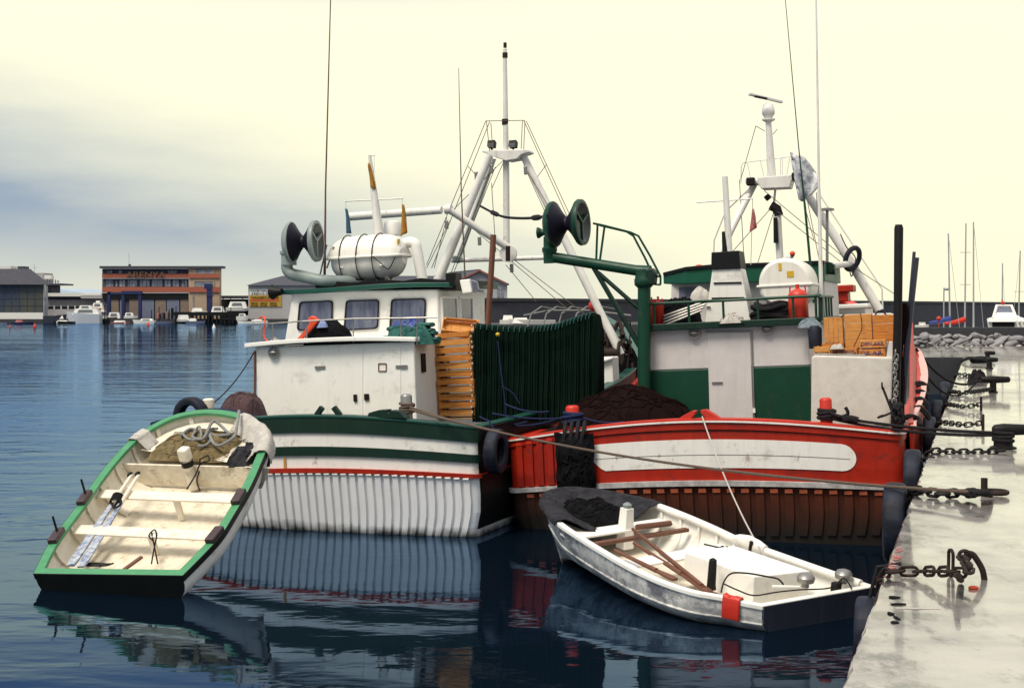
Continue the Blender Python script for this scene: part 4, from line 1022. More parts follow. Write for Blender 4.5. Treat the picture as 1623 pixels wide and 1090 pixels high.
for (d0, d1) in ((.15, .95), (1.1, 1.8)):
    m = MB(); z0_, z1_ = zt_ - .12, zb_ + .12
    fr4 = [(d0, z0_), (d1, z0_), (d1, z1_), (d0, z1_)]
    for i in range(4):
        (p, z_), (q_, z2) = fr4[i], fr4[(i + 1) % 4]
        m.beam(GF.W(aS + .06 * p + .02, WB + p, z_), GF.W(aS + .06 * q_ + .02, WB + q_, z2), .05, .05)
    w_o = m.build('side_window', M_white, gb)
    m = MB(); m.poly([GF.W(aS + .06 * p + .02, WB + p, z_) for p, z_ in fr4]); m.build('pane', M_pane, w_o)
# wheelhouse roof, fascia curved in plan
m = MB(); rings = []
for i in range(11):
    t = i / 10; x = 441 + (712 - 441) * t; y = 466.5 - 11.5 * smoothstep(t * 1.2); bb = WB - .32 + .25 * (2 * t - 1) ** 2
    p = GF.at(x, y, bb); rings.append([p, p + GF.z * .10, p + GF.z * .14 + GF.b * (WD + .6), p + GF.b * (WD + .6)])
m.loft(rings, True, False, 0, True); m.build('wheelhouse_roof', M_teal, gb, bev=.012)
m = MB(); rings = []
for i in range(9):
    t = i / 8; x = 500 + (722 - 500) * t; y = 454.5 - 4.5 * smoothstep(t * 1.2); p = GF.at(x, y, WB + .05)
    rings.append([p - GF.z * .03, p + GF.z * (.10 + .03 * math.sin(i * 2.3)), p + GF.z * .1 + GF.b * 2.2, p + GF.b * 2.2])
m.loft(rings, True, False, 0, True); m.build('roof_tray', M_black, gb)
m = MB(); m.lathe(GF.at(447, 462, WB - .2), -GF.a + GF.b * .2, [(0, .07), (.14, .10), (.26, .17)], 14); m.build('loudspeaker', M_black, gb, smooth=True)
m = MB(); fbox(m, GF, 706, 722, 432, 460, WB + .2, .4); m.build('lamp_housing', M_black, gb, bev=.02)
m = MB(); slab(m, GF, [(728, 444), (744, 442), (748, 463), (733, 465)], WB + .2, .12); m.build('floodlight', M_white, gb, bev=.02)
m = MB(); slab(m, GF, [(745, 443), (755, 446), (759, 461), (750, 464)], WB + .3, .10); m.build('floodlight', M_pane, gb, bev=.02)
# exhaust goose neck, radome
m = MB(); RBb = WB + .9
rr_ = .14
m.tube(smooth_path([GF.at(641, 386, RBb), GF.at(650, 384, RBb), GF.at(658, 387, RBb), GF.at(661, 398, RBb), GF.at(666, 425, RBb), GF.at(671, 452, RBb)], 5), .12, 12); m.lathe(GF.at(672, 455, RBb), UP, [(0, .24), (.04, .24), (.05, .13)], 14); m.build('exhaust_pipe', M_white, gb, smooth=True)
m = MB(); m.lathe(GF.at(622, 373, RBb + .8), UP, [(0, .2), (.25, .2), (.31, .17), (.34, .08)], 16); m.build('radar_dome', M_white, gb, smooth=True)
# signal mast on the wheelhouse
m = MB(); SBb = WB + 1.3
m.tube([GF.at(607, 445, SBb), GF.at(601, 372, SBb), GF.at(592, 300, SBb), GF.at(586, 246, SBb)], [.14, .12, .075, .035], 10)
tubes(m, GF, [(547.5, 319, SBb), (638.5, 314.5, SBb)], .018, 6); tubes(m, GF, [(585, 246, SBb), (594, 246.5, SBb)], .015, 6)
tubes(m, GF, [(593, 246, SBb), (593, 274, SBb)], .006, 4); tubes(m, GF, [(548, 319, SBb), (548, 332, SBb)], .008, 4); tubes(m, GF, [(637.5, 315, SBb), (637, 326, SBb)], .008, 4)
m.build('signal_mast', M_mast, gb, smooth=True)
def flag(label, fr, poly, b, mt, fold=.045):
    top, bot = poly; n = 10; m = MB(); rings = []
    for i in range(n + 1):
        t = i / n; L_ = V(*poly[0][0], 0).lerp(V(*poly[1][0], 0), t); R__ = V(*poly[0][1], 0).lerp(V(*poly[1][1], 0), t); r = []
        for j in range(7):
            s_ = j / 6; p = L_.lerp(R__, s_); r.append(fr.at(p.x, p.y, b) + fr.b * (fold * math.sin(s_ * 7 + t * 2.5) * (.3 + s_)))
        rings.append(r)
    m.loft(rings, False); o = m.build('flag', mt, smooth=True)
    md = o.modifiers.new('thickness', 'SOLIDIFY'); md.thickness = .008
    return tag(o, label, 'flag', 'limp flags on the signal masts')
flag('limp mustard and red flag at the top of the leaning signal mast', GF, (((583, 262), (585, 258)), ((587, 297), (596, 300))), SBb - .1, M_flagyellow)
flag('limp dark blue flag hanging from the left end of the yard', GF, (((547.5, 331), (549, 331)), ((549, 370), (557, 370))), SBb - .1, M_flagblue)
flag('limp mustard flag hanging from the right end of the yard', GF, (((637, 324), (639, 324)), ((635, 375), (646, 368))), SBb - .1, M_flagyellow)
# net hauler on the wheelhouse roof
hp = WB - .0
m = MB()
m.tube(smooth_path([GF.at(560, 446, hp + .5), GF.at(515, 445, hp), GF.at(480, 438, hp), GF.at(462, 434, hp), GF.at(455, 425, hp), GF.at(456, 412, hp)], 6), .13, 12)
m.lathe(GF.at(458, 420, hp), UP, [(0, .17), (.22, .17), (.24, .2), (.30, .2), (.32, .15)], 14)
m.build('hauler_arm', M_grey, gb, smooth=True)
m = MB(); sheave(m, GF.at(481, 383, hp), GF.a + GF.b * .12, .46, .33); m.build('hauler_drum', [M_drum, M_grey, M_deck], gb, smooth=True)
m = MB(); tubes(m, GF, [(505, 446, hp + .3), (518, 388, hp + .3), (530, 392, hp + .3), (518, 425, hp + .3)], .02, 6); m.build('hauler_stay', M_galv, gb)
# main mast tripod, boom and derrick (about eleven metres ahead of the stern)
MBb = 11.0
def mt_(m, pts, r, n=10): return m.tube([GF.at(x, y, MBb + (e_[0] if e_ else 0)) for x, y, *e_ in pts], r, n)
m = MB(); mt_(m, [(803, 408), (802, 243)], .085); mt_(m, [(802, 243), (800, 78)], [.075, .055]); m.build('mast_pole', M_mast, gb, smooth=True)
for (ya_, yb_2, r_2) in ((92, 84, .07), (76, 68, .045), (198, 189, .085)):
    m = MB(); mt_(m, [(800.5, ya_), (800.5, yb_2)], r_2); m.build('mast_light', M_rust, gb)
m = MB(); slab(m, GF, [(763, 241), (766, 238), (836, 237), (838, 241), (826, 245), (819, 252), (802, 255), (786, 250), (777, 245)], MBb - .25, .5); m.build('mast_platform', M_mast, gb, bev=.02)
for (p0, p1) in (((776, 246, -.3), (691, 452, -.8)), ((783, 250, .5), (724, 415, 1.6))):
    m = MB(); mt_(m, [p0, p1], [.10, .125] if p0[0] == 776 else [.07, .08]); m.build('mast_leg', M_mast, gb, smooth=True)
m = MB(); mt_(m, [(829, 246), (905, 400), (984, 562)], [.09, .10, .10]); m.build('mast_leg', M_mast, gb, smooth=True)
m = MB(); mt_(m, [(838, 262, .6), (918, 430, 1.0), (994, 566, 1.4)], .05); m.build('mast_stay', M_mast, gb, smooth=True)
for x in (779.5, 813.5):
    m = MB(); p = GF.at(x, 229, MBb - .1); m.box(p, .2, .16, .17, GF.a, (GF.b - GF.z * .4).normalized(), (GF.z + GF.b * .4).normalized()); m.tube([p - UP * .08, p - UP * .2], .03, 6); fl = m.build('floodlight', M_iron, gb, bev=.02)
    m = MB(); m.box(p - GF.b * .09 - GF.z * .03, .16, .02, .1, GF.a, GF.b, GF.z); m.build('lamp_glass', M_lamp, fl)
bmb = MBb - 1.2
m = MB(); m.tube([GF.at(553, 343.5, bmb), GF.at(700, 333, bmb)], [.105, .095], 12); m.lathe(GF.at(706, 332, bmb), GF.a, [(0, .12), (.16, .12)], 12); m.build('boom', M_mast, gb, smooth=True)
m = MB(); m.tube([GF.at(712, 333, bmb), GF.at(808, 394, MBb - .4)], [.085, .095], 12); m.lathe(GF.at(805, 402, MBb - .5), GF.b, [(0, .22), (.08, .22)], 16); m.build('derrick', M_mast, gb, smooth=True)
m = MB(); mt_(m, [(805, 414, -.7), (805, 390, -.7)], .06); m.build('derrick_hinge', M_rust, gb, smooth=True)
m = MB(); mt_(m, [(716, 413), (872, 408)], .06); m.build('cross_tube', M_mast, gb, smooth=True)
m = MB(); slab(m, GF, [(716, 405), (728, 405), (730, 415), (716, 416)], MBb - .3, .25); m.build('work_lamp', M_grey, gb, bev=.03)
m = MB(); m.tube([GF.at(782, 372, 5.5), GF.at(778, 440, 5.5), GF.at(773, 520, 5.5)], .065, 10); m.build('rusty_stanchion', M_wood, gb, smooth=True)
# wires, blocks
m = MB()
W = [((770, 192), (676, 420)), ((776, 193), (684, 425)), ((830, 191), (902, 350)), ((834, 192), (905, 345)), ((770, 192), (832, 191)), ((771, 193), (776, 240)), ((778, 195), (781, 238)), ((828, 192), (826, 236)), ((832, 193), (830, 237)),
     ((742, 264), (753, 276)), ((866, 261), (852, 280)), ((797, 255), (718, 333)), ((799, 255), (780, 298)), ((776, 260), (703, 440)), ((780, 265), (712, 440)), ((785, 265), (720, 430)), ((779, 290), (786, 400)), ((830, 262), (880, 345)), ((836, 275), (868, 345)),
     ((735, 350), (900, 490)), ((716, 345), (676, 425)), ((708, 345), (688, 425)), ((802, 420), (850, 478)), ((806, 405), (930, 500))]
for (p, q) in W: m.tube([GF.at(*p, MBb - .2), GF.at(*q, MBb - .4)], .0095, 5)
rg_ = m.build('rigging', M_ropebrown, gb)
m = MB()
for (x, y) in ((755, 279), (779, 268), (833, 270), (708, 356), (760, 382), (811, 425)): m.box(GF.at(x, y, MBb - .3), .09, .07, .22, GF.a, GF.b, GF.z)
m.build('pulley_blocks', M_galv, rg_, bev=.02)
m = MB(); pth = smooth_path([GF.at(762, 327, MBb - .8), GF.at(781, 337, MBb - 1.5), GF.at(800, 344, MBb - 3), GF.at(826, 346, 7), GF.at(850, 345, 5), GF.at(868, 342, 3.2)], 6)
m.tube(pth, [.03 + .03 * (1 if 5 < i % 17 < 9 else 0) for i in range(len(pth))], 8)
tag(m.build('hanging_rope', M_ropedark, smooth=True), 'thick dark spliced rope slung from the mast to the green net hauler', 'rope')
# whip aerials
def whip(label, fr, pts, r, b, mt=M_alu):
    m = MB(); m.tube([fr.at(x, y, b) for x, y in pts], r, 6)
    return m
m = whip('', GF, [(514, 452), (515, 415), (516, 300), (525, -40)], [.035, .03, .02, .012], WB + .6, M_rust); m.build('whip_aerial', M_wood, gb)
m = whip('', GF, [(737, 440), (731, 300), (727, 108)], [.02, .016, .008], 8.0); m.build('whip_aerial', M_ropebrown, gb)
# bow gear seen past the net curtain
m = MB(); fbox(m, GF, 944, 972, 566, 628, 9.5, .6); slab(m, GF, [(944, 573), (972, 564), (972, 569), (944, 579)], 9.4, .1); m.build('fish_hatch', M_white, gb, bev=.03)
m = MB(); rnd = random.Random(5)
m.lathe(GF.at(950, 560, 11), GF.a, [(0, .30), (.04, .30), (.05, .14), (.5, .14), (.51, .30), (.55, .30)], 18); m.tube([GF.at(945, 590, 11), GF.at(948, 520, 11), GF.at(962, 512, 11), GF.at(966, 590, 11)], .05, 8)
for k in range(14): m.tube(smooth_path([GF.at(rnd.uniform(943, 1000), rnd.uniform(520, 590), 12), GF.at(rnd.uniform(955, 1000), rnd.uniform(510, 560), 12.5), GF.at(rnd.uniform(960, 1005), rnd.uniform(540, 600), 12)], 5), rnd.uniform(.02, .06), 6)
m.build('winch', M_rust, gb, smooth=True)
m = heap(GF.at(985, 610, 12.5), GF.a, GF.b, .55, .5, .9, 15, 26, .3, 16, .02); m.build('rope_store', M_netblack, gb, smooth=True)
m = MB()
for k in range(5): tubes(m, GF, [(835 + k * 24, 523, 13 + k * .4), (842 + k * 24, 497, 13.3 + k * .4), (858 + k * 24, 486, 13.8 + k * .4), (880 + k * 24, 490, 14.3 + k * .4)], .022, 6)
tubes(m, GF, [(830, 500, 14), (870, 492, 14), (935, 492, 14), (1000, 500, 14)], .03, 6); m.build('bow_hoops', M_ropegrey, gb)
m = MB(); m.ball(GF.at(942, 485, 13), .16); m.build('float', M_brightred, gb, smooth=True)

# ---------------------------------------------------------------- things lying on the green boat
def raft(label, c, ax, side, L_, w, h, fr, cat='life raft'):
    root = thing('life_raft', label, cat, c - UP * h / 2, 'life raft canisters')
    def sec(t, zsgn):
        k = (1 - abs(t) ** 4.5) ** .32 if abs(t) < 1 else .02
        return k
    for nm, sg_, mt in (('upper_shell', 1, M_raft), ('lower_shell', -1, M_raft)):
        m = MB(); rings = []
        for i in range(29):
            t = -1 + 2 * i / 28; k = max(.35, (1 - abs(t) ** 5) ** .4) * (1 + (.02 if i % 5 < 2 else 0)); r = []
            if i in (0, 28): k = .35
            for j in range(13):
                an = math.pi * j / 12; r.append(c + ax * (t * L_ / 2) + side * (math.cos(an) * w / 2 * (.6 + .4 * k if sg_ > 0 else k * (.92))) + UP * (sg_ * (abs(math.sin(an)) ** .8) * h / 2 * k * (1 if sg_ > 0 else 1.02)))
            rings.append(r)
        m.loft(rings, False, False, 0); 
        m.poly(rings[0]); m.poly(rings[-1]); o = m.build(nm, mt, root, smooth=True)
        if sg_ < 0:
            for (yy) in (-.28, .28):
                m = MB(); m.beam(c + ax * (yy * L_) - UP * h * .62, c + ax * (yy * L_) - UP * h * .2 - side * w * .44, .08, .05); m.beam(c + ax * (yy * L_) - UP * h * .62, c + ax * (yy * L_) - UP * h * .2 + side * w * .44, .08, .05); m.build('cradle', M_white, root)
    m = MB(); n = 40; pts_ = []
    for i in range(n):
        t = 2 * math.pi * i / n; cx_, sy_ = math.cos(t), math.sin(t)
        pts_.append(c + ax * (L_ / 2 * 1.02 * math.copysign(abs(cx_) ** .35, cx_)) + side * (w / 2 * 1.0 * math.copysign(abs(sy_) ** .35, sy_)))
    m.tube(pts_, .035, 8, True); m.build('flange', M_raft, root, smooth=True)
    return root
rc_ = GF.at(585, 408, WB + .7)
rf_ = raft('white life raft canister with dark lashings on the green edged wheelhouse roof', rc_, GF.a, GF.b, 1.72, .95, .98, GF)
for x in (-.5, -.1, .28):
    m = MB(); m.tube([rc_ + GF.a * x + GF.b * (-math.cos(t * math.pi / 14) * .50) + UP * (math.sin(t * math.pi / 14) * .52) for t in range(-10, 24)], .012, 5); m.build('lashing', M_ropedark, rf_)
m = MB(); m.tube(smooth_path([rc_ + GF.a * .3 - GF.b * .52, rc_ + GF.a * .5 - GF.b * .53 - UP * .16, rc_ + GF.a * .68 - GF.b * .5 - UP * .3, rc_ + GF.a * .8 - GF.b * .42 - UP * .05], 6), .012, 5); m.build('painter_line', M_ropedark, rf_)
m = MB(); m.box(rc_ + GF.a * .80 - GF.b * .22 + UP * .26, .015, .14, .18, GF.a, GF.b, GF.z); m.build('warning_label', M_yellow, rf_)
# fish crates stacked beside the deckhouse
M_cr = [M_pine, M_pine2]
cb_ = 3.25
aC0 = GF.A(690, 600, cb_); aC1 = GF.A(749, 600, cb_); cw = aC1 - aC0
ords = ['topmost', 'second from the top', 'third from the top', 'fourth from the top', 'fifth from the top', 'sixth from the top', 'fifth from the bottom', 'fourth from the bottom', 'third from the bottom', 'second from the bottom', 'bottom one']
rnd = random.Random(11)
protos = []
for k in range(3):
    o = crate_mesh(cw, .46, .165, 1, k).build('fish_crate', M_cr[k % 2] if k < 2 else M_pine, org=(0, 0, 0), bev=.004); protos.append(o)
yt_ = 525.0; zt0 = GF.Z(720, 527, cb_); zb0 = GF.Z(720, 664, cb_); st = (zt0 - zb0) / 11
for i in range(11):
    o = protos[i] if i < 3 else protos[i % 3].copy()
    if i >= 3: C.objects.link(o)
    z_ = zt0 - st * (i + 1)
    lean = (.05 - .012 * i) if i < 6 else rnd.uniform(-.01, .02)
    dx = -.035 * (1 - i / 6) if i < 6 else .03
    ex = (GF.a * math.cos(lean) + GF.z * math.sin(lean)).normalized(); ez = (GF.z * math.cos(lean) - GF.a * math.sin(lean)).normalized()
    yaw = rnd.uniform(-.04, .04); ex2 = (ex * math.cos(yaw) + GF.b * math.sin(yaw)); ey2 = ez.cross(ex2)
    place(o, GF.W((aC0 + aC1) / 2 + dx + rnd.uniform(-.012, .012), cb_ + .25 + rnd.uniform(-.02, .02), z_), ex2, ey2, ez)
    tag(o, f'orange wooden fish crate, {ords[i]} in the stack beside the white deckhouse', 'crate', 'fish crates stacked beside the deckhouse')
o = crate_mesh(cw * .95, .40, .17, 2, 9).build('fish_crate', M_pine2, org=(0, 0, 0), bev=.004)
ex = (GF.a * .93 - GF.z * .12 + GF.b * .3).normalized(); ey = (GF.b - ex * GF.b.dot(ex)); ey = (ey * .75 + GF.z * .6); ey = (ey - ex * ey.dot(ex)).normalized()
place(o, GF.W((aC0 + aC1) / 2 + .02, cb_ + .42, zt0 + .02), ex, ey, ex.cross(ey)); tag(o, 'bright orange fish crate lying tilted on top of the crate stack', 'crate')
for i, (ya, yb) in enumerate(((566, 616), (618, 664))):
    o = crate_mesh(.5, .42, .13, 2, 20 + i).build('fish_crate', M_pine, org=(0, 0, 0), bev=.004)
    ctr = GF.at(695, (ya + yb) / 2, cb_ + .55); place(o, ctr + GF.a * .05, -GF.z, GF.b, GF.a)
    tag(o, ('upper' if i == 0 else 'lower') + ' orange crate standing on edge between the crate stack and the deckhouse', 'crate')
# green net curtain
def net_curtain():
    m = MB(); b0 = 3.35; rings = []; nx = 130
    for i in range(nx + 1):
        t = i / nx; x = 751 + 191 * t
        yt2 = 516 + 7 * math.sin(min(1, t / .75) * math.pi) * .8 - (16 * smoothstep((t - .66) / .34) if t > .66 else 0) * 1.0
        f = .028 * math.sin(t * 130) + .012 * math.sin(t * 57 + 1) + .03 * mnoise.noise(V(t * 30, 0, 0)); r = []
        for j in range(9):
            s_ = j / 8; y = 668 + (yt2 - 668) * s_
            p = GF.at(x, y, b0) + GF.b * (f * (1.1 - .3 * s_) + .05 * mnoise.noise(V(t * 9, s_ * 5, 2)) - .10 * (1 - s_) ** 2); r.append(p)
        tp = r[-1]; r.append(tp + GF.b * .12 + GF.z * .05); r.append(tp + GF.b * .5 + GF.z * .03 * math.sin(t * 60)); r.append(tp + GF.b * .7 - GF.z * .3); r.append(r[0] + GF.b * .9)
        rings.append(r)
    m.loft(rings, True, False, 0, True)
    o = m.build('net_curtain', M_netgreen, smooth=True); o.modifiers.clear()
    return o, rings
nc, nrings = net_curtain(); tag(nc, 'large dark green fishing net hung in vertical folds over the side rail', 'fishing net')
m = MB()
for i in range(1, 130, 2): m.tube([nrings[i][j] - GF.b * .012 for j in range(0, 9)] + [nrings[i][9]], .010, 4)
m.build('hanging_lines', mat('green_net_cord', (0.0045, 0.019, 0.012), .9, amt=.8, scale=25, spec=.1), nc)
m = MB()
for i in range(66, 130, 4): p = nrings[i][8]; m.tube(smooth_path([p - GF.b * .05 - GF.z * .06 - GF.a * .03, p - GF.b * .03 + GF.z * .05, p + GF.b * .2 + GF.z * .05 + GF.a * .04], 4), .011, 5)
for i in range(2, 60, 6): p = nrings[i][8]; m.tube(smooth_path([p - GF.b * .04 - GF.z * .05, p + GF.z * .04, p + GF.b * .2 + GF.z * .03], 4), .009, 5)
m.build('head_rope_loops', mat('dark_teal_rope', (0.015, 0.09, 0.085), .8, amt=.5, scale=30), nc)
for k in range(17):
    m = MB(); p = GF.at(747.5 + math.sin(k * 2.1) * 1.2, 516 + k * 8.6, 3.2); m.ball(p, .024, (.8, .8, 1.2), 8, 6); m.build('cork_float', M_cloth, nc, smooth=True)
m = MB(); m.ball(GF.at(789, 530, 3.2), .045, (1, 1, .9), 8, 6); m.build('yellow_float', M_yellow, nc, smooth=True)
m = MB(); m.tube(smooth_path([GF.at(789, 540, 3.2), GF.at(793, 580, 3.15), GF.at(799, 625, 3.1), GF.at(803, 665, 3.1)], 5), .014, 5); m.tube(smooth_path([GF.at(795, 612, 3.1), GF.at(812, 622, 3.1), GF.at(824, 640, 3.1)], 5), .012, 5); m.build('hanging_cord', M_ropeblue, nc)
# teal net folded on the roof corner, black sheet with orange strap
hb = DB + .35
m = MB()
for k in range(7):
    c = GF.at(652 + 5 * math.sin(k * 2.3), 543 - k * 4.6, hb + .1); L_ = .56 - .03 * k
    m.loft([[c + GF.a * (-L_ + 2 * L_ * i / 16) + GF.b * (.22 * math.cos(q * .785)) * (1 - .3 * abs(i / 8 - 1) ** 3) + GF.z * (.045 * math.sin(q * .785) + .025 * mnoise.noise(V(i * .5, k, 0))) for q in range(8)] for i in range(17)], True, False, 0, True)
c0 = heap(GF.at(650, 546, hb), GF.a, GF.b, .52, .3, .36, 4, 26, .3, 20, .014); m.v, off_ = m.v + c0.v, len(m.v); m.f += [tuple(i + off_ for i in f) for f in c0.f]; m.m += c0.m
tag(m.build('folded_net', M_netteal, smooth=True), 'folded teal green netting piled on the right corner of the deckhouse roof', 'fishing net')
m = heap(GF.at(645, 520, hb), GF.a, GF.b, .30, .15, .14, 6, 20, .4, 8); tag(m.build('blue_netting', M_blue, smooth=True), 'crumple of bright blue netting on top of the teal net', 'netting')
m = heap(GF.at(521, 545, hb), GF.a, GF.b, .50, .3, .44, 8, 30, .12, 12, .01); tag(m.build('black_netting', M_netblack, smooth=True), 'black net heap on the deckhouse roof below the middle window', 'fishing net')
m = MB(); q = [(464, 544), (478, 528), (490, 513), (487, 505), (493, 500), (500, 503), (505, 508), (500, 513), (492, 522), (480, 535), (471, 544)]
slab(m, GF, q, hb - .32, .10); tag(m.build('orange_oilskin', M_orange, bev=.02), 'orange oilskin bundle leaning against the black net on the roof', 'oilskin')
m = heap(GF.at(511, 519, hb - .25), GF.a, GF.b, .10, .08, .13, 3, 14, .2, 0); tag(m.build('blue_rag', mat('pale_blue_cloth', (0.22, 0.28, 0.5), .9), smooth=True), 'small pale blue rag on the black roof net', 'rag')
m = MB(); m.tube(smooth_path([GF.at(410, 505, hb), GF.at(418, 502, hb - .1), GF.at(420, 513, hb - .2), GF.at(418, 530, hb - .2), GF.at(424, 540, hb - .2), GF.at(434, 543, hb - .2)], 6), .018, 6); tag(m.build('orange_hose', M_orange, smooth=True), 'thin orange hose over the left end of the roof railing', 'hose')
m = heap(GF.at(437, 547, hb - .25), GF.a, GF.b, .13, .1, .12, 13, 14, .4, 6, .012); tag(m.build('white_rope_knot', M_cloth, smooth=True), 'knot of white rope on the left corner of the deckhouse roof', 'rope')
# stern quarter: tyre, maroon net, blue rope
tb = .35
pt = GF.at(303, 660, tb)
m = MB(); m.tyre(pt, (GF.b * 1.0 + GF.a * .15).normalized(), .37, .22); tag(m.build('tyre', M_tyre, smooth=True), 'black tyre leaning on the green boat rail behind the mint rowboat bow', 'tyre')
m = heap(GF.at(384, 661, 1.2), GF.a, GF.b, .42, .4, .46, 5, 30, .12, 22, .012); tag(m.build('maroon_net', mat('plum_net', (0.085, 0.045, 0.05), .95, c2=(.04, .02, .024), amt=.8, scale=12, bump=.8, bscale=50), smooth=True), 'plum brown net heap on deck left of the white deckhouse', 'fishing net')
m = MB(); m.tube(smooth_path([GF.at(240, 672, .12), GF.at(285, 660, .15), GF.at(331, 650, .45), GF.at(380, 655, .15), GF.at(420, 668, .1)], 6), .04, 8); tag(m.build('blue_rope', M_ropeblue, smooth=True), 'dark blue rope lying along the rail beneath the tyre', 'rope')
m = MB(); m.tube(sag(GF.at(333, 642, .6), GF.at(404, 556, 2.4), .12, 16), .012, 6); tag(m.build('guy_line', M_ropedark), 'thin dark line from the cream bollard up to the deckhouse corner', 'rope')

# ================================================================ RED BOAT
RF = Frame((3.2, 24.5, 0), 2.7)
rb = thing('fishing_boat', 'red fishing boat with white stern panel, brown ribbed counter and green roofed deckhouse', 'fishing boat', RF.O, 'fishing boats moored stern on')
RH = Hull(RF, 3.46, 3.55, 22.0, 1.74, .30, 2.9, camber=.25, rc=.22)
RH.shell([(1.0, .93, 0, .03), (.93, .50, 0, 0), (.50, .455, 1, .08), (.455, 0.0, 2, 0)], [M_red, M_greystrake, M_oxide], rb)
RH.rail(.24, .045, [M_brightred], rb)
m = MB(); n_ = RH.normals(); rings = []
for (a, b), (na, nb) in zip(RH.out, n_):
    if b > 9 or (b > 1.2 and a < 0): continue
    z = RH.zr(a, b) - .02; rings.append([RF.W(a + na * .035, b + nb * .035, z), RF.W(a + na * .06, b + nb * .06, z), RF.W(a + na * .06, b + nb * .06, z + .03), RF.W(a + na * .035, b + nb * .035, z + .03)])
m.loft(rings, True, False, 0, True); m.build('edge_strip', M_bandwhite, rb)
RH.deck(.62, M_deck, M_brightred, rb)
def tb(a, z):
    t = max(0, (1.05 - z) / 1.05); return RH.camber * (a / RH.hw0) ** 2 + .14 * t
# white panel with a rounded end
aPL, aPR = RF.A(932, 720, 0.05), RF.A(1356, 720, 0.05)
m = MB(); rings = []; ne = 60
for i in range(ne + 1):
    t = i / ne; t = t if t < .8 else .8 + .2 * (1 - (1 - (t - .8) / .2) ** 2); a = aPL + (aPR - aPL) * t
    zt_, zb_ = RH.zr(a, 0) * .845, RH.zr(a, 0) * .605; zm, hh = (zt_ + zb_) / 2, (zt_ - zb_) / 2; dr_ = aPR - a
    k = math.sqrt(max(0, 1 - (1 - min(1, dr_ / .24)) ** 2)); k = max(k, .02)
    zb2 = zm - hh * k; zt2 = zm + hh * k
    dl = a - aPL
    zb2 += max(0, (.30 - dl) / .30) ** 1.3 * hh * 1.2
    r = []
    for j in range(7):
        z = zb2 + (zt2 - zb2) * j / 6; r.append(RF.W(a, tb(a, z) - .012, z))
    r.append(RF.W(a, tb(a, zt2) + .01, zt2)); r.append(RF.W(a, tb(a, zb2) + .01, zb2)); rings.append(r)
m.loft(rings, True, False, 0, True); pn = m.build('stern_panel', M_bandwhite, rb)
m = MB(); m.tube([RF.W(a, tb(a, 1.5) - .014, RH.zr(a, 0) * .715) for a in [aPL + .1 + (aPR - aPL - .2) * i / 20 for i in range(21)]], .004, 4); m.build('plank_seam', M_rust, pn)
m = MB(); m.tube([RF.W(a, RH.camber * (a / RH.hw0) ** 2 - .012, RH.zr(a, 0) * .93 - .02) for a in [-3.0 + 6.1 * i / 30 for i in range(31)]], .008, 4); m.build('plank_seam', M_oxide, rb)
def batten(m, a, q0, q1, w, pr, mi=0):
    rr = []
    for i in range(5):
        z = RH.zr(a, 0) * (q0 + (q1 - q0) * i / 4); k = 1 - .035 * max(0, (0.5 - z) / .5) ** 1.6; b = tb(a, z)
        rr.append([RF.W(a * k - w, b + .01, z), RF.W(a * k - w, b - pr, z), RF.W(a * k + w, b - pr, z), RF.W(a * k + w, b + .01, z)])
    m.loft(rr, True, False, mi, True)
m = MB(); me_ = MB()
for i in range(26):
    a = -3.05 + 6.1 * i / 25
    batten(m, a, .395, .02, .072, .035); batten(me_, a, .432, .396, .066, .055)
m.build('rubbing_battens', M_oxide, rb, bev=.008); me_.build('batten_ends', M_oxideend, rb, bev=.006)
m = MB(); me_ = MB()
for i in range(5):
    a = -3.22 + .2 * i; batten(m, a, .93, .51, .06, .05); batten(me_, a, .955, .931, .05, .06)
m.build('quarter_battens', M_red, rb, bev=.008); me_.build('quarter_batten_ends', M_brightred, rb)

# deckhouse
DR = 2.6; zd0 = 1.05
aL, aR = RF.A(1028, 600, DR), RF.A(1284.5, 600, DR); zt = RF.Z(1156, 517, DR); zm = RF.Z(1156, 583, DR)
M_wallgrey = mat('grey_white_wall_paint', (0.62, 0.58, 0.57), .5, amt=.3, streak=.3, streakc=(.4, .36, .34), rust=.15, bump=.08, bscale=12)
m = MB(); m.box(RF.W((aL + aR) / 2, DR + 2.2, (zt + zm) / 2), aR - aL, 4.4, zt - zm, RF.a, RF.b, RF.z); dh = m.build('deckhouse', M_wallgrey, rb, bev=.02)
m = MB(); m.box(RF.W((aL + aR) / 2, DR + 2.2, (zm - .001 + zd0) / 2), aR - aL + .006, 4.4, zm - .002 - zd0, RF.a, RF.b, RF.z); m.build('deckhouse_base', M_green, rb, bev=.02)
m = MB(); slab(m, RF, [(1121, 527), (1189, 526), (1194, 676), (1125, 677)], DR - .02, .03); dr = m.build('door', M_wallgrey, rb, bev=.012)
m = MB(); fbox(m, RF, 1128, 1145, 605, 607, DR - .05, .02); m.build('handle', M_galv, dr)
m = MB(); slab(m, RF, [(1118, 524), (1192, 523), (1192, 526), (1118, 527)], DR - .03, .03); slab(m, RF, [(1190, 526), (1192.5, 526), (1197, 676), (1194.5, 676)], DR - .025, .025); m.build('door_frame', M_galv, dr)
m = MB(); fbox(m, RF, 1193, 1197, 647, 654, DR - .05, .04); m.build('latch', M_white, dr)
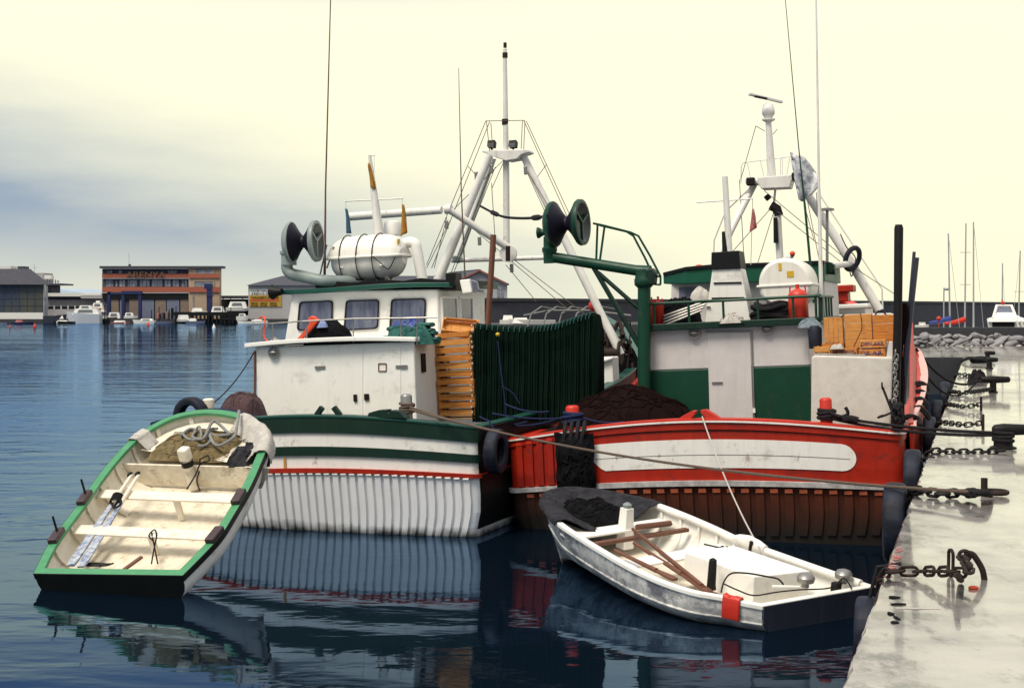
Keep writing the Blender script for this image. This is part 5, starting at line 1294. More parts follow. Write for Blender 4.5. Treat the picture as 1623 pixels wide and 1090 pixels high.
# roof slab
RBf = DR - .18; zr_ = RF.Z(1158, 513.5, RBf); aRl, aRr = RF.A(1013, 518, RBf), RF.A(1302, 508, RBf)
m = MB(); m.box(RF.W((aRl + aRr) / 2, RBf + 2.4, zr_ - .005), aRr - aRl, 4.8, .135, RF.a, RF.b, RF.z); m.build('roof_slab', M_dkgreen, rb, bev=.015)
def rail_z(y, x=1158, b=RBf): return RF.Z(x, y, b)
m = MB(); zr2 = RF.Z(1158, 475.5, RBf)
m.tube(smooth_path([RF.W(aRl + .02, RBf + 1.2, zr2), RF.W(aRl + .03, RBf + .12, zr2), RF.W(aRl + .15, RBf + .03, zr2), RF.W((aRl + aRr) / 2, RBf + .03, zr2), RF.W(aRr - .15, RBf + .03, zr2), RF.W(aRr - .03, RBf + .15, zr2), RF.W(aRr - .02, RBf + 2.5, zr2)], 4), .028, 8)
for x in (1036, 1091, 1146, 1201, 1257, 1293): a = RF.A(x, 490, RBf); m.tube([RF.W(a, RBf + .03, zr_), RF.W(a, RBf + .03, zr2)], .024, 8)
for k in range(1, 5): m.tube([RF.W(aRr - .02, RBf + .15 + .5 * k, zr_), RF.W(aRr - .02, RBf + .15 + .5 * k, zr2)], .022, 6)
m.build('roof_railing', M_green, rb, smooth=True)
m = MB(); slab(m, RF, [(1297, 470), (1304, 470), (1304, 507), (1297, 508)], RBf - .01, .3); m.build('rail_board', M_dkgreen, rb, bev=.01)
for x in (1100, 1216):
    m = MB(); c = RF.at(x, 528 if x < 1150 else 521, DR - .08); m.torus(c, RF.b, .10, .018, 16, 6); m.ball(c, .09, (1, .6, .5), ex=RF.a, ey=RF.b, ez=RF.z); m.build('bulkhead_lamp', M_galv, rb, smooth=True)
# wheelhouse behind
WR = 6.6
lo = [RF.at(1062, 515, WR), RF.at(1310, 515, WR)]; hi = [RF.at(1064, 448, WR), RF.at(1306, 440, WR)]
m = MB(); m.hexa([lo[0], lo[1], lo[1] + RF.b * 3, lo[0] + RF.b * 3], [hi[0], hi[1], hi[1] + RF.b * 3, hi[0] + RF.b * 3]); m.build('wheelhouse', M_wallgrey, rb, bev=.03)
m = MB(); slab(m, RF, [(1076, 455), (1104, 455), (1104, 477), (1076, 478)], WR - .03, .02); w_o = m.build('window', M_pane, rb, bev=.01)
m = MB(); top_ = [(1051, 437), (1087, 428), (1130, 424), (1220, 421), (1306, 418)]; rings = []
for i, (x, y) in enumerate(top_):
    p = RF.at(x, y, WR - .3 + (.4 if i == 0 else 0)); h_ = [.18, .30, .33, .35, .36][i]
    rings.append([p, p - RF.z * h_, p - RF.z * h_ + RF.b * 3.6, p + RF.b * 3.6])
m.loft(rings, True, False, 0, True); m.build('wheelhouse_roof', M_fascia, rb, bev=.02)
m = MB(); rings = []
for i, (x, y) in enumerate(top_):
    p = RF.at(x, y, WR - .34 + (.4 if i == 0 else 0)); rings.append([p + RF.z * .002, p + RF.z * .07, p + RF.z * .07 + RF.b * 3.7, p + RF.z * .002 + RF.b * 3.7])
m.loft(rings, True, False, 0, True); m.build('roof_edge', M_black, rb)
m = MB(); m.ball(RF.at(1108, 424, WR), .10, (1, 1, .7)); m.build('deck_light', M_orange, rb, smooth=True)
m = MB(); m.ball(RF.at(1256, 402, WR), .06); m.build('deck_light', M_orange, rb, smooth=True)
m = MB(); slab(m, RF, [(1232, 416), (1244, 405), (1258, 404), (1250, 415)], WR, .25); m.build('radar_dish', M_mast, rb, bev=.03)
# funnel
FB2 = 3.5
def q4(x0, x1, x2, x3, y0, y1): return [(x0, y0), (x1, y0), (x2, y1), (x3, y1)]
bq, tq = [RF.at(1117, 512, FB2), RF.at(1190, 510, FB2)], [RF.at(1129, 427, FB2), RF.at(1174, 425, FB2)]
m = MB(); m.hexa([bq[0], bq[1], bq[1] + RF.b * .9, bq[0] + RF.b * .9], [tq[0], tq[1], tq[1] + RF.b * .6, tq[0] + RF.b * .6]); fn = m.build('funnel', M_white, rb, bev=.02)
for (xa, xb, y) in ((1131, 1175, 448.5), (1128, 1179, 472.5)):
    m = MB(); slab(m, RF, [(xa, y - 1), (xb, y - 2), (xb, y + .6), (xa, y + 1.6)], FB2 - .02, .06); m.build('louvre', M_iron, fn)
m = MB(); c0, c1 = RF.at(1127, 427, FB2 - .04), RF.at(1174, 425, FB2 - .04); d0, d1 = RF.at(1127.5, 400, FB2 - .04), RF.at(1171, 397, FB2 - .04)
m.hexa([c0, c1, c1 + RF.b * .7, c0 + RF.b * .7], [d0, d1, d1 + RF.b * .65, d0 + RF.b * .65]); m.build('funnel_top', M_black, rb, bev=.01)
m = MB(); m.tube([RF.at(1149, 400, FB2 + .2), RF.at(1146.5, 367, FB2 + .2)], [.055, .032], 10); m.build('exhaust_pipe', M_black, rb, smooth=True)
# signal mast with yard
SB2 = 5.0
m = MB(); m.tube([RF.at(1157, 425, SB2), RF.at(1149, 280, SB2)], [.075, .06], 10); m.tube([RF.at(1104, 321, SB2), RF.at(1193, 315, SB2)], .016, 6); m.build('signal_mast', M_mast, rb, smooth=True)
m = MB(); m.tube([RF.at(1193, 315, SB2), RF.at(1190, 420, SB2)], .008, 4); m.build('halyard', M_ropepale, rb)
flag('limp dull red flag hanging from the right end of the red boat yard', RF, (((1192, 331), (1194, 331)), ((1188, 369), (1200, 360))), SB2 - .1, M_flagred)
# crane
KB = 2.35
m = MB(); m.tube([RF.at(1021, 712, KB), RF.at(1021, 450, KB)], .125, 14); m.lathe(RF.at(1021.5, 456, KB), RF.z, [(0, .13), (.06, .19), (.16, .19), (.2, .17), (.34, .17), (.36, .12)], 16); m.build('crane_post', M_green, rb, smooth=True)
m = MB(); pa, pb_ = RF.at(1030, 432, KB), RF.at(878, 408, KB); m.tube([pa, pa.lerp(pb_, .15), pb_], [.14, .105, .105], 14); m.lathe(RF.at(872, 417, KB), RF.z, [(0, .13), (.2, .13), (.23, .15), (.30, .15), (.32, .12), (.52, .11)], 14); m.build('crane_arm', M_green, rb, smooth=True)
m = MB(); slab(m, RF, [(1010, 432), (1032, 424), (1038, 432), (1036, 452), (1010, 448)], KB - .15, .3); m.build('crane_head', M_dkgreen, rb, bev=.03)
m = MB(); sheave(m, RF.at(899, 354, KB), RF.a - RF.b * .08, .455, .33); hd = m.build('hauler_drum', [M_drum, M_green, M_deck], rb, smooth=True)
m = MB(); m.lathe(RF.at(870, 368, KB), -RF.a, [(0, .08), (.06, .075), (.12, .06), (.17, .085), (.21, .11), (.23, .11)], 14); m.build('warping_head', M_green, hd, smooth=True)
m = MB()
for pts_ in (((940, 354), (955, 357), (1000, 368.5), (1012, 374), (1030, 405), (1047, 438), (1047, 451)), ((950, 357), (993, 367), (1004, 374), (1022, 408), (1036, 438), (1039, 451), (1047, 451)), ((947, 357), (945, 411)), ((958, 360), (951, 411)), ((1036, 438), (1047, 438))):
    m.tube([RF.at(x, y, KB) for x, y in pts_], .022, 7)
m.build('crane_guard_frame', M_green, rb, smooth=True)
m = MB(); m.tube([RF.at(941, 424, KB), RF.at(1020, 560, KB + .05)], .05, 8); m.tube([RF.at(948, 432, KB), RF.at(1014, 490, KB)], .042, 8); m.build('crane_brace', M_dkgreen, rb, smooth=True)
# mast with platform and radar, about ten metres ahead
MR = 10.0
def rt(m, pts, r, n=10): return m.tube([RF.at(x, y, MR) for x, y in pts], r, n)
m = MB(); rt(m, [(1223, 280), (1218, 194)], [.11, .07], 12); m.lathe(RF.at(1218, 194, MR), UP, [(0, .07), (.05, .16), (.08, .16)], 14); m.build('radar_mast', M_mast, rb, smooth=True)
m = MB(); c = RF.at(1217.7, 175, MR); m.lathe(c - UP * .22, UP, [(0, .07), (.08, .12), (.14, .155), (.2, .155), (.23, .15), (.34, .12), (.40, .05)], 16); rd = m.build('radar_pedestal', M_mast, rb, smooth=True)
m = MB(); m.beam(RF.at(1187, 149, MR - .3), RF.at(1240, 162, MR + .2), .11, .07); m.build('radar_scanner', M_mast, rd, bev=.02)
m = MB(); m.beam(RF.at(1196, 153, MR - .38), RF.at(1216, 157, MR - .3), .04, .05); m.build('scanner_slot', M_iron, rd)
m = MB(); slab(m, RF, [(1181, 284), (1200, 286), (1201, 281), (1256, 277), (1268, 279), (1268, 284), (1254, 286), (1251, 297), (1206, 299), (1201, 291), (1181, 291)], MR - .3, .6); m.build('mast_platform', M_mast, rb, bev=.015)
m = MB()
rt(m, [(1174, 291), (1175, 263), (1178, 258), (1254, 248), (1257, 250)], .016, 6)
for x in (1184, 1205, 1215, 1225, 1237, 1240, 1252): m.tube([RF.at(x, 258 - (x - 1175) * .125, MR - .25), RF.at(x + (6 if x < 1220 else 0) - (5 if x > 1245 else 0), 282 - (x - 1200) * .08, MR - .25)], .011, 5)
m.build('platform_railing', M_mast, rb)
m = MB(); m.tube([RF.at(1195, 293, MR), RF.at(1159, 364, MR - .6), RF.at(1130, 425, MR - 1.1)], .085, 10); m.build('mast_leg', M_mast, rb, smooth=True)
m = MB(); m.tube([RF.at(1270, 293, MR), RF.at(1334, 392, MR), RF.at(1394, 492, MR)], [.10, .11, .11], 10); m.build('mast_leg', M_mast, rb, smooth=True)
m = MB(); m.tube([RF.at(1297, 305, MR + .4), RF.at(1392, 448, MR + .4), RF.at(1398, 458, MR + .4), RF.at(1399, 490, MR + .4)], .022, 6); m.build('handrail', M_mast, rb); m = MB(); m.tube([RF.at(1196, 291, MR - .3), RF.at(1150, 335, MR), RF.at(1132, 380, MR), RF.at(1130, 425, MR)], .02, 6); m.build('handrail', M_mast, rb)
for x, y in ((1190, 288), (1262, 280)):
    m = MB(); p = RF.at(x, y, MR - .4); m.box(p, .2, .2, .19, RF.a, RF.b, RF.z); m.build('floodlight', M_iron, rb, bev=.03)
m = MB(); rt(m, [(1229, 298), (1226, 330)], .03, 6); rt(m, [(1231, 330), (1237, 420)], [.10, .085], 12); m.build('derrick_post', M_mast, rb, smooth=True)
m = MB(); rt(m, [(1222, 326), (1231, 331), (1234, 342)], .12, 10); rt(m, [(1214, 310), (1219, 316)], .07, 8); m.tube([RF.at(1229, 345, MR - .15), RF.at(1230, 385, MR - .15)], [.05, .06], 8); m.build('derrick_fittings', M_iron, rb, smooth=True)
m = MB()
for (p, q) in (((1198, 200), (1174, 285)), ((1211, 302), (1340, 410)), ((1232, 335), (1345, 425)), ((1222, 330), (1160, 400)), ((1225, 340), (1200, 420)), ((1172, 285), (1180, 425)), ((1198, 200), (1212, 208)), ((1232, 205), (1225, 213)), ((1280, 320), (1300, 420)), ((1340, 415), (1424, 470)), ((1275, 325), (1290, 380)), ((1294, 305), (1296, 340))):
    m.tube([RF.at(*p, MR - .2), RF.at(*q, MR - .3)], .009, 5)
m.build('rigging', M_ropebrown, rb)
m = MB(); m.tube([RF.at(1311, 480, 9), RF.at(1311, 334, 9)], .035, 8); m.lathe(RF.at(1311, 334, 9), UP, [(0, .16), (.05, .16), (.07, .04)], 14); m.build('lamp_pole', M_galv, rb, smooth=True)
m = MB(); m.tube([RF.at(1318, 421, 8), RF.at(1349, 418, MR)], .075, 10); m.build('spreader', M_mast, rb, smooth=True)
m = MB(); m.lathe(RF.at(1309, 428, 7), RF.a, [(0, .09), (.2, .12)], 14); m.lathe(RF.at(1314, 424, 7) - RF.b * .05, -RF.b, [(0, .12), (.06, .12)], 14); m.build('searchlight', M_dkgreen, rb, smooth=True)
m = MB(); m.tube([RF.at(1302, 480, 5), RF.at(1299, 330, 5), RF.at(1298, 290, 5), RF.at(1293, -40, 5)], [.045, .04, .028, .016], 7); m.build('whip_aerial', M_mast, rb)
m = MB(); m.tube([RF.at(1290, 480, 5.5), RF.at(1276, 330, 5.5), RF.at(1266, 235, 5.5), RF.at(1242, -30, 5.5)], [.03, .026, .012, .007], 6); m.build('whip_aerial', M_green, rb)
# white covered foredeck seen to the right of the wheelhouse
m = MB(); fbox(m, RF, 1306, 1376, 482, 489, 11.5, 3); fbox(m, RF, 1309, 1372, 489, 512, 11.8, 2.6); m.build('fore_cabin', M_white, rb, bev=.03)
m = MB(); slab(m, RF, [(1300, 492), (1318, 499), (1410, 496), (1422, 500), (1424, 520), (1300, 520)], 11, .3); m.build('foredeck_bulwark', M_white, rb, bev=.02)
m = MB(); fbox(m, RF, 1304, 1352, 452, 463, 15, 1.0); fbox(m, RF, 1318, 1344, 463, 478, 15.1, .8); m.build('net_drum', M_red, rb, bev=.03)
# white bin on the starboard quarter with fins
BB = 1.25
m = MB(); q = [(1286, 566), (1290, 563), (1412, 566), (1416, 570), (1412, 676), (1285, 676)]; slab(m, RF, q, BB, 1.25); bn = m.build('deck_bin', mat('stippled_cream_paint', (0.66, 0.62, 0.56), .6, c2=(.48, .44, .40), amt=.5, scale=6, bump=.25, bscale=45, mottle=((.34, .30, .27), .5, 2.5, .56, .68)), rb, bev=.03)
m = MB(); slab(m, RF, [(1383, 569), (1403, 541), (1407, 541), (1407, 569)], BB + .5, .06); slab(m, RF, [(1404, 569), (1409, 541), (1415, 541), (1415, 569)], BB + .3, .06); m.build('bin_fins', M_wallgrey, rb, bev=.01)
m = MB(); slab(m, RF, [(1289, 560), (1372, 562), (1372, 565), (1289, 564)], BB + .1, .9); m.build('bin_lid', M_galv, rb, bev=.008)
# two dark posts, chain and ropes about them
m = MB(); m.tube([RF.at(1419, 676, BB - .05), RF.at(1423, 500, BB - .05), RF.at(1424.5, 362, BB - .05), RF.at(1424.5, 356, BB - .05)], [.075, .075, .08, .06], 12); tag(m.build('mooring_post', M_iron, rb, smooth=True), None, None)
m = MB(); m.tube([RF.at(1431, 640, BB + .3), RF.at(1440, 520, BB + .3), RF.at(1452, 408, BB + .3)], .055, 10); m.tube([RF.at(1428, 640, BB + .35), RF.at(1449, 399, BB + .35)], .03, 8); m.build('fender_post', M_darkblue, rb, smooth=True)
m = MB(); rnd = random.Random(4); rings = []
for i in range(30):
    t = i / 29; x = 1431 - 6 * t + 4 * math.sin(t * 9); y = 480 + 190 * t; c = RF.at(x, y, BB + .22 + .1 * math.sin(t * 5)); w_ = .07 + .03 * math.sin(t * 13)
    rings.append([c + RF.a * (math.cos(k * .785) * w_ * (1 + .3 * mnoise.noise(V(i * .4, k, 1)))) + RF.b * (math.sin(k * .785) * .12) for k in range(8)])
m.loft(rings, True, False, 0, True); m.build('hung_net', M_netbrown, rb, smooth=True)
m = MB()
for k in range(16): m.link(RF.at(1419 + 1.5 * math.sin(k), 560 + k * 7, BB - .16), RF.z + RF.a * .1, RF.b if k % 2 else RF.a, .13, .07, .013)
m.build('hung_chain', M_galv, rb)
# red inner bulwark plate rising forward on the starboard side
m = MB(); up_, lo_ = [], []; AB_ = []
for i in range(21):
    t = i / 20; b = 1.0 + 14.0 * t; a = 3.42 - .50 * t ** 1.2; z0 = RH.zr(99, b) - .5; z1 = 1.86 + .16 * t * 3 + 1.12 * t * t; at_ = RF.A(1437 + 10 * t, 600, b); ab_ = max(at_, min(RH.hw(b) - .05, RF.A(1440 + 17 * math.sin(math.pi * min(1, t * .62 + .0) ** .7) - 0 * t, 600, b))); up_.append((at_, b, z1)); lo_.append((ab_, b, z0)); AB_.append((b, ab_))
m.loft([[RF.W(*lo_[i]), RF.W(*up_[i]), RF.W(up_[i][0] + .07, up_[i][1], up_[i][2]), RF.W(lo_[i][0] + .07, lo_[i][1], lo_[i][2])] for i in range(21)], True, False, 0, True); m.build('bulwark_plate', M_red, rb)
m = MB()
rr = []
for i in range(24):
    b = .9 + 12.6 * i / 23; z = RH.zr(99, b) + .052; ao = RH.hw(b) + .06; ai = min(AB_, key=lambda q: abs(q[0] - b))[1] + .03; ao = max(ao, ai + .1); rr.append([RF.W(ai, b, z), RF.W(ao, b, z), RF.W(ao, b, z + .03), RF.W(ai, b, z + .03)])
m.loft(rr, True, False, 0, True); m.build('covering_board', M_pink, rb)
m = MB()
for (xa, ya, xb, yb, bb) in ((1447, 609, 1473, 614, 8), (1446, 622, 1472, 627, 7), (1447, 634, 1472, 642, 5.6), (1445, 648, 1474, 660, 4.4)):
    m = MB()
    for k in range(2): m.tube(smooth_path([RF.at(xa, ya + k * 4, bb), RF.at((xa + xb) / 2, ya - 3 + k * 4, bb), RF.at(xb, yb + k * 5, bb)], 5), .04, 8)
    m.build('rail_lashing', M_ropedark, rb, smooth=True)
m = MB(); m.tube(smooth_path([RF.at(1420, 668, 1.3), RF.at(1440, 660, 1.8), RF.at(1455, 664, 2.0), RF.at(1458, 675, 1.6)], 5), .05, 8); m.build('rail_lashing', M_ropedark, rb, smooth=True)
# bits and fairlead on the stern rail
bollard(RF, 1310, 630, 668, .45, .105, M_brightred, rb)
bollard(RF, 909, 642, 690, .55, .125, M_brightred, rb)
m = MB()
for k in range(5): c = RF.at(1310, 650 + k * 3.2, .45); m.torus(c, RF.z + RF.a * .1 * (-1) ** k, .13 + .012 * (k % 2), .032, 20, 7)
m.build('rope_turns', M_ropedark, rb, smooth=True)
m = MB()
for k in range(5): c = RF.at(908, 655 + k * 4, .55); m.torus(c, RF.z + RF.a * .12 * (-1) ** k, .155 + .02 * (k % 2), .035, 20, 7)
m.build('rope_turns', M_ropeblue, rb, smooth=True)
m = MB()
for q in ([(1068, 668), (1085, 657), (1097, 651), (1103, 651), (1101, 656), (1096, 662), (1096, 667), (1106, 668)], [(1148, 668), (1130, 656), (1118, 649), (1110, 650), (1111, 655), (1117, 660), (1117, 666), (1106, 667)]): slab(m, RF, q, -.02, .2)
m.build('fairlead', M_brightred, rb, bev=.015)

# ---------------------------------------------------------------- things on the red boat
rc2 = RF.at(1243.5, 452, 3.5)
def raft_end_on():
    c = rc2; root = thing('life_raft', 'cream domed life raft canister standing end on above the green roof railing', 'life raft', c - UP * .4, 'life raft canisters')
    for nm, sgn, hh in (('upper_shell', 1, .52), ('lower_shell', -1, .42)):
        m = MB(); rings = []; W_ = .51
        for (bb, k) in ((-.0, .86), (.02, .93), (.07, .985), (.14, 1.0), (1.2, 1.0), (1.3, .9)):
            rings.append([c + RF.b * bb + RF.a * (math.cos(math.pi * j / 20) * W_ * k) + RF.z * (sgn * abs(math.sin(math.pi * j / 20)) ** .85 * hh * k + sgn * .012) for j in range(21)])
        m.loft(rings, False); m.poly(rings[0]); m.poly(rings[-1]); m.build(nm, M_raft, root, smooth=True)
    m = MB(); m.box(c + RF.b * .6, 1.08, 1.25, .05, RF.a, RF.b, RF.z); m.build('flange', M_raft, root, bev=.015)
    m = MB(); m.box(c - RF.b * .004 + RF.a * .12 + RF.z * .21, .13, .012, .12, RF.a, RF.b, RF.z); m.build('warning_label', M_yellow, root)
    m = MB(); m.box(c - RF.b * .004 - RF.a * .07 + RF.z * .36, .06, .012, .14, RF.a, RF.b, RF.z); m.build('warning_label', M_yellow, root)
raft_end_on()
def gas(label, x, yt, yb, b, r, mt=M_gas):
    p0, p1 = RF.at(x, yb, b), RF.at(x, yt, b); h = (p1 - p0).length
    root = thing('gas_bottle', label, 'gas bottle', p0, 'red gas bottles on the deckhouse roof')
    m = MB(); m.lathe(p0, RF.z, [(0, r * .85), (.03, r), (h * .80, r), (h * .90, r * .85), (h * .97, r * .4), (h, r * .25)], 20); m.build('body', mt, root, smooth=True)
    m = MB(); m.lathe(p0 + RF.z * h * .98, RF.z, [(0, r * .2), (.09, r * .2)], 8); m.tube([p0 + RF.z * h * .84 - RF.a * r * .8, p0 + RF.z * h * 1.06 - RF.a * r * .75], .016, 5); m.tube([p0 + RF.z * h * .84 + RF.a * r * .8, p0 + RF.z * h * 1.06 + RF.a * r * .75], .016, 5); m.build('valve_guard', M_brightred, root)
gas('bright red gas bottle in front of the domed life raft canister', 1266.5, 457, 510, 2.75, .185)
gas('dull red gas bottle at the left end of the green roof, beside the crane post', 1027, 474, 520, 2.8, .13, M_red)
gas('dark red gas bottle second from the crane post', 1045, 476, 520, 2.9, .11, M_red)
M_hose = M_ropedark
def coil(label, x0, x1, y0, y1, b, n, mt, name='hose_coil'):
    m = MB(); rnd = random.Random(int(x0)); c0, c1 = RF.at(x0, y1, b), RF.at(x1, y1, b); cc = (c0 + c1) / 2; hx_ = (c1 - c0).length / 2; h = (RF.at(x0, y0, b) - c0).length
    for k in range(n):
        z = h * (k + .5) / n; f_ = 1 - .25 * k / n; jx, jy = rnd.uniform(-.05, .05), rnd.uniform(-.1, .1)
        m.tube([cc + RF.a * (math.cos(t * .314) * hx_ * f_ + jx) + RF.b * (math.sin(t * .314) * .35 + .3 + jy) + RF.z * (z + .03 * math.sin(t * .9 + k)) for t in range(20)], .045, 7, True)
    return tag(m.build(name, mt, smooth=True), label, 'hose')
coil('black hose coils on the green roof between the funnel and the red gas bottle', 1188, 1254, 480, 509, 2.9, 6, M_ropedark)
m = heap(RF.at(1078, 515, 3.2), RF.a, RF.b, .42, .35, .52, 21, 28, .15, 14, .02); tag(m.build('black_netting', M_netblack, smooth=True), 'black net heap on the green roof left of the funnel', 'fishing net')
m = MB()
for k in range(4): m.tube([RF.at(1052, 516 - k * 5, 2.7 + k * .05), RF.at(1112 + k * 3, 492 - k * 5, 2.75 + k * .05)], .025, 6)
tag(m.build('steel_poles', M_galv), 'bundle of grey poles sloping across the black net on the green roof', 'poles')
m = heap(RF.at(1110, 486, 3.7), RF.a, RF.b, .24, .25, .36, 22, 22, .2, 0); tag(m.build('white_sheet', M_cloth, smooth=True), 'crumpled white sheet beside the white funnel', 'sheet')
m = heap(RF.at(1160, 512, 2.5), RF.a, RF.b, .24, .12, .15, 23, 20, .4, 8); tag(m.build('grey_rag', M_cloth, smooth=True), 'grey white rag at the foot of the funnel', 'rag')
# cloth bundle hung on the mast platform
m = MB(); q = [[(1252, 241), (1258, 243), (1268, 248), (1274, 250)], [(1254, 252), (1262, 256), (1276, 257), (1283, 262)], [(1257, 266), (1266, 270), (1282, 268), (1292, 275)], [(1260, 282), (1270, 288), (1286, 284), (1298, 284)], [(1263, 300), (1272, 304), (1286, 300), (1297, 298)], [(1266, 316), (1271, 319), (1280, 312), (1288, 309)]]
rings = []
for i, row in enumerate(q): rings.append([p for p in smooth_path([RF.at(x, y, MR - .5) + RF.b * (.09 * math.sin(j * 2.1 + i)) for j, (x, y) in enumerate(row)], 4)])
m.loft(rings, False); o = m.build('rolled_banner', mat('blue_white_tarp', (0.72, 0.73, 0.74), .7, c2=(.01, .025, .09), amt=1.0, scale=5.0, bump=.5, bscale=9), smooth=True); md = o.modifiers.new('t', 'SOLIDIFY'); md.thickness = .03
tag(o, 'bundled blue and white tarpaulin hung on the right side of the radar mast platform', 'tarpaulin')
m = MB(); cR = RF.at(1351, 410, MR - .3); m.torus(cR, (RF.a * .85 - RF.b * .5 - RF.z * .35), .26, .06, 28, 10); tag(m.build('lifebuoy', M_tyre, smooth=True), 'dark blue ring buoy hanging on the right leg of the red boat mast', 'lifebuoy')
m = MB(); m.tube(smooth_path([RF.at(1332, 371, MR - .3), RF.at(1342, 392, MR - .4), RF.at(1356, 410, MR - .42), RF.at(1350, 438, MR - .4), RF.at(1346, 426, MR - .4)], 6), .014, 5); tag(m.build('lanyard', M_ropedark), 'loose dark lanyard looped through the ring buoy', 'rope')
# crates on the white bin
def crate_px(label, x0, x1, y0, y1, b, dp, mt, up=False, text=None, rails=2, grp='wooden fish crates on the white bin', tilt=0.0, seed=0):
    cL, cR_ = RF.at(x0, (y0 + y1) / 2, b), RF.at(x1, (y0 + y1) / 2, b); w = (cR_ - cL).length; h = (RF.at(x0, y0, b) - RF.at(x0, y1, b)).length; xm = (x0 + x1) / 2
    if up == 'v':     # bottom boards run upright
        o = crate_mesh(w, h, dp, rails, seed)
        o = MB.build(o, 'fish_crate', mt, org=(0, 0, 0), bev=.004); ctr = RF.at(xm, (y0 + y1) / 2, b); place(o, ctr, RF.a, -RF.z, RF.b)
    elif up:
        o = crate_mesh(h, w, dp, rails, seed)
        o = MB.build(o, 'fish_crate', mt, org=(0, 0, 0), bev=.004); ctr = RF.at(xm, (y0 + y1) / 2, b); place(o, ctr, RF.z, RF.a, RF.b)
    else:
        o = crate_mesh(w, dp, h, rails, seed)
        o = MB.build(o, 'fish_crate', mt, org=(0, 0, 0), bev=.004); place(o, RF.at(xm, y1, b) + RF.b * dp / 2, RF.a, RF.b, RF.z)
    tag(o, label, 'crate', grp)
    if text:
        ORG[o.name] = V(0, 0, 0)
        t = write('lettering', text, V(-w * .42, -dp / 2 - .004, h * .30), V(1, 0, 0), V(0, 0, 1), h * .46, M_ink, o, depth=.003, width=w * .82)
    return o
crate_px('pine crate on end with two upright boards, leftmost behind the bin', 1306, 1336, 503, 543, 2.1, .30, M_pine2, 'v', rails=2)
crate_px('pine crate on end with horizontal boards, in the middle of the row', 1339, 1382, 498, 551, 2.05, .30, M_pine2, True, seed=1)
crate_px('pine crate on end at the right of the row, against the dark post', 1384, 1418, 499, 553, 2.0, .30, M_pine, True, seed=2)
crate_px('narrow brown crate under the leftmost upright crate', 1303, 1338, 543, 561, 2.0, .3, M_pine, seed=3, rails=1)
crate_px('small blank crate at the left front corner of the bin', 1290, 1316, 549, 563, 1.5, .4, M_pine2, seed=4, rails=1)
crate_px('flat crate with blue stencilled letters, front row in the middle', 1317, 1359, 552, 564, 1.5, .42, M_pine, text='DE ARENYS', rails=1, seed=5)
crate_px('flat crate with faint letters, lower one at the right front', 1361, 1403, 553, 565, 1.52, .42, M_pine, text='DE AR', rails=1, seed=6)
crate_px('flat crate with blue letters, lying on the lower right crate', 1362, 1404, 538, 551, 1.54, .42, M_pine2, text='DEN ARE', rails=1, seed=7)
m = heap(RF.at(1327, 553, 1.42), RF.a, RF.b, .12, .1, .08, 31, 16, .5, 0); tag(m.build('white_bag', M_cloth, smooth=True), 'crumpled white plastic bag in the lettered front crate', 'bag')
m = heap(RF.at(1331, 553, 1.40), RF.a, RF.b, .05, .05, .06, 32, 12, .5, 0); tag(m.build('red_bag', M_brightred, smooth=True), 'small red plastic scrap on the white bag in the crate', 'bag')
m = MB(); m.tube(smooth_path([RF.at(1364, 496, 1.98), RF.at(1366, 520, 1.95), RF.at(1360, 535, 1.95), RF.at(1353, 550, 1.9)], 6), .008, 5); tag(m.build('cord', M_ropedark), 'thin dark cord hanging over the middle upright crate', 'cord')
m = MB(); m.tube(smooth_path([RF.at(1387, 500, 2.1), RF.at(1392, 493, 2.1), RF.at(1400, 495, 2.1), RF.at(1406, 500, 2.1)], 6), .014, 6); m.tube(smooth_path([RF.at(1333, 502, 2.1), RF.at(1338, 499, 2.1), RF.at(1341, 504, 2.1)], 6), .012, 6); tag(m.build('rope_loop', M_ropedark), 'dark rope loops on top of the upright pine crates', 'rope')
# green bucket-like block and blue net at the end of the roof
m = heap(RF.at(1284, 519, 2.3), RF.a, RF.b, .22, .1, .14, 41, 16, .4, 10); tag(m.build('grey_blue_netting', mat('grey_blue_net', (.22, .27, .31), .9, amt=.7, scale=14, bump=.6), smooth=True), 'grey blue netting hanging at the right end of the green roof edge', 'netting')
m = MB(); c = RF.at(1292, 535, 2.25); m.lathe(c - RF.z * .2, RF.z, [(0, .12), (.35, .13), (.42, .08)], 12); tag(m.build('black_fender', M_tyre, smooth=True), 'black fender hanging between the deckhouse and the upright crates', 'fender')
# maroon net heap on the port quarter
m = heap(RF.at(990, 705, 2.0), RF.a, RF.b, 1.35, 1.2, 1.05, 51, 60, .10, 60, .016); tag(m.build('maroon_net', M_netbrown, smooth=True), 'large dark maroon net heap on the port deck of the red boat', 'fishing net')
m = heap(RF.at(953, 662, 1.6), RF.a, RF.b, .3, .12, .16, 52, 20, .5, 6); tag(m.build('white_rag', M_cloth, smooth=True), 'off white rag lying on the maroon net heap', 'rag')
m = MB(); slab(m, RF, [(990, 622), (1004, 610), (1022, 588), (1023, 600), (1004, 620), (996, 627)], 4.2, .06); slab(m, RF, [(1006, 614), (1023, 594), (1023, 610), (1015, 616)], 4.3, .06); o = m.build('red_board', M_brightred, bev=.01); tag(o, 'bright red board with pale edge leaning beside the green crane post', 'board')
m = heap(RF.at(912, 740, -.06), RF.a, RF.z, .36, .60, .22, 53, 30, .25, 30, .014, ez=-RF.b); tag(m.build('hanging_net', M_netblack, smooth=True), 'black net hung over the red stern rail below the left red bollard', 'fishing net')
m = MB()
for k in range(4): m.tube(smooth_path([RF.at(897 + k * 10, 668, .4), RF.at(895 + k * 10, 680, -.1), RF.at(893 + k * 9 + 3 * math.sin(k), 705, -.16), RF.at(890 + k * 10, 735 - 8 * (k % 2), -.2)], 5), .035, 7)
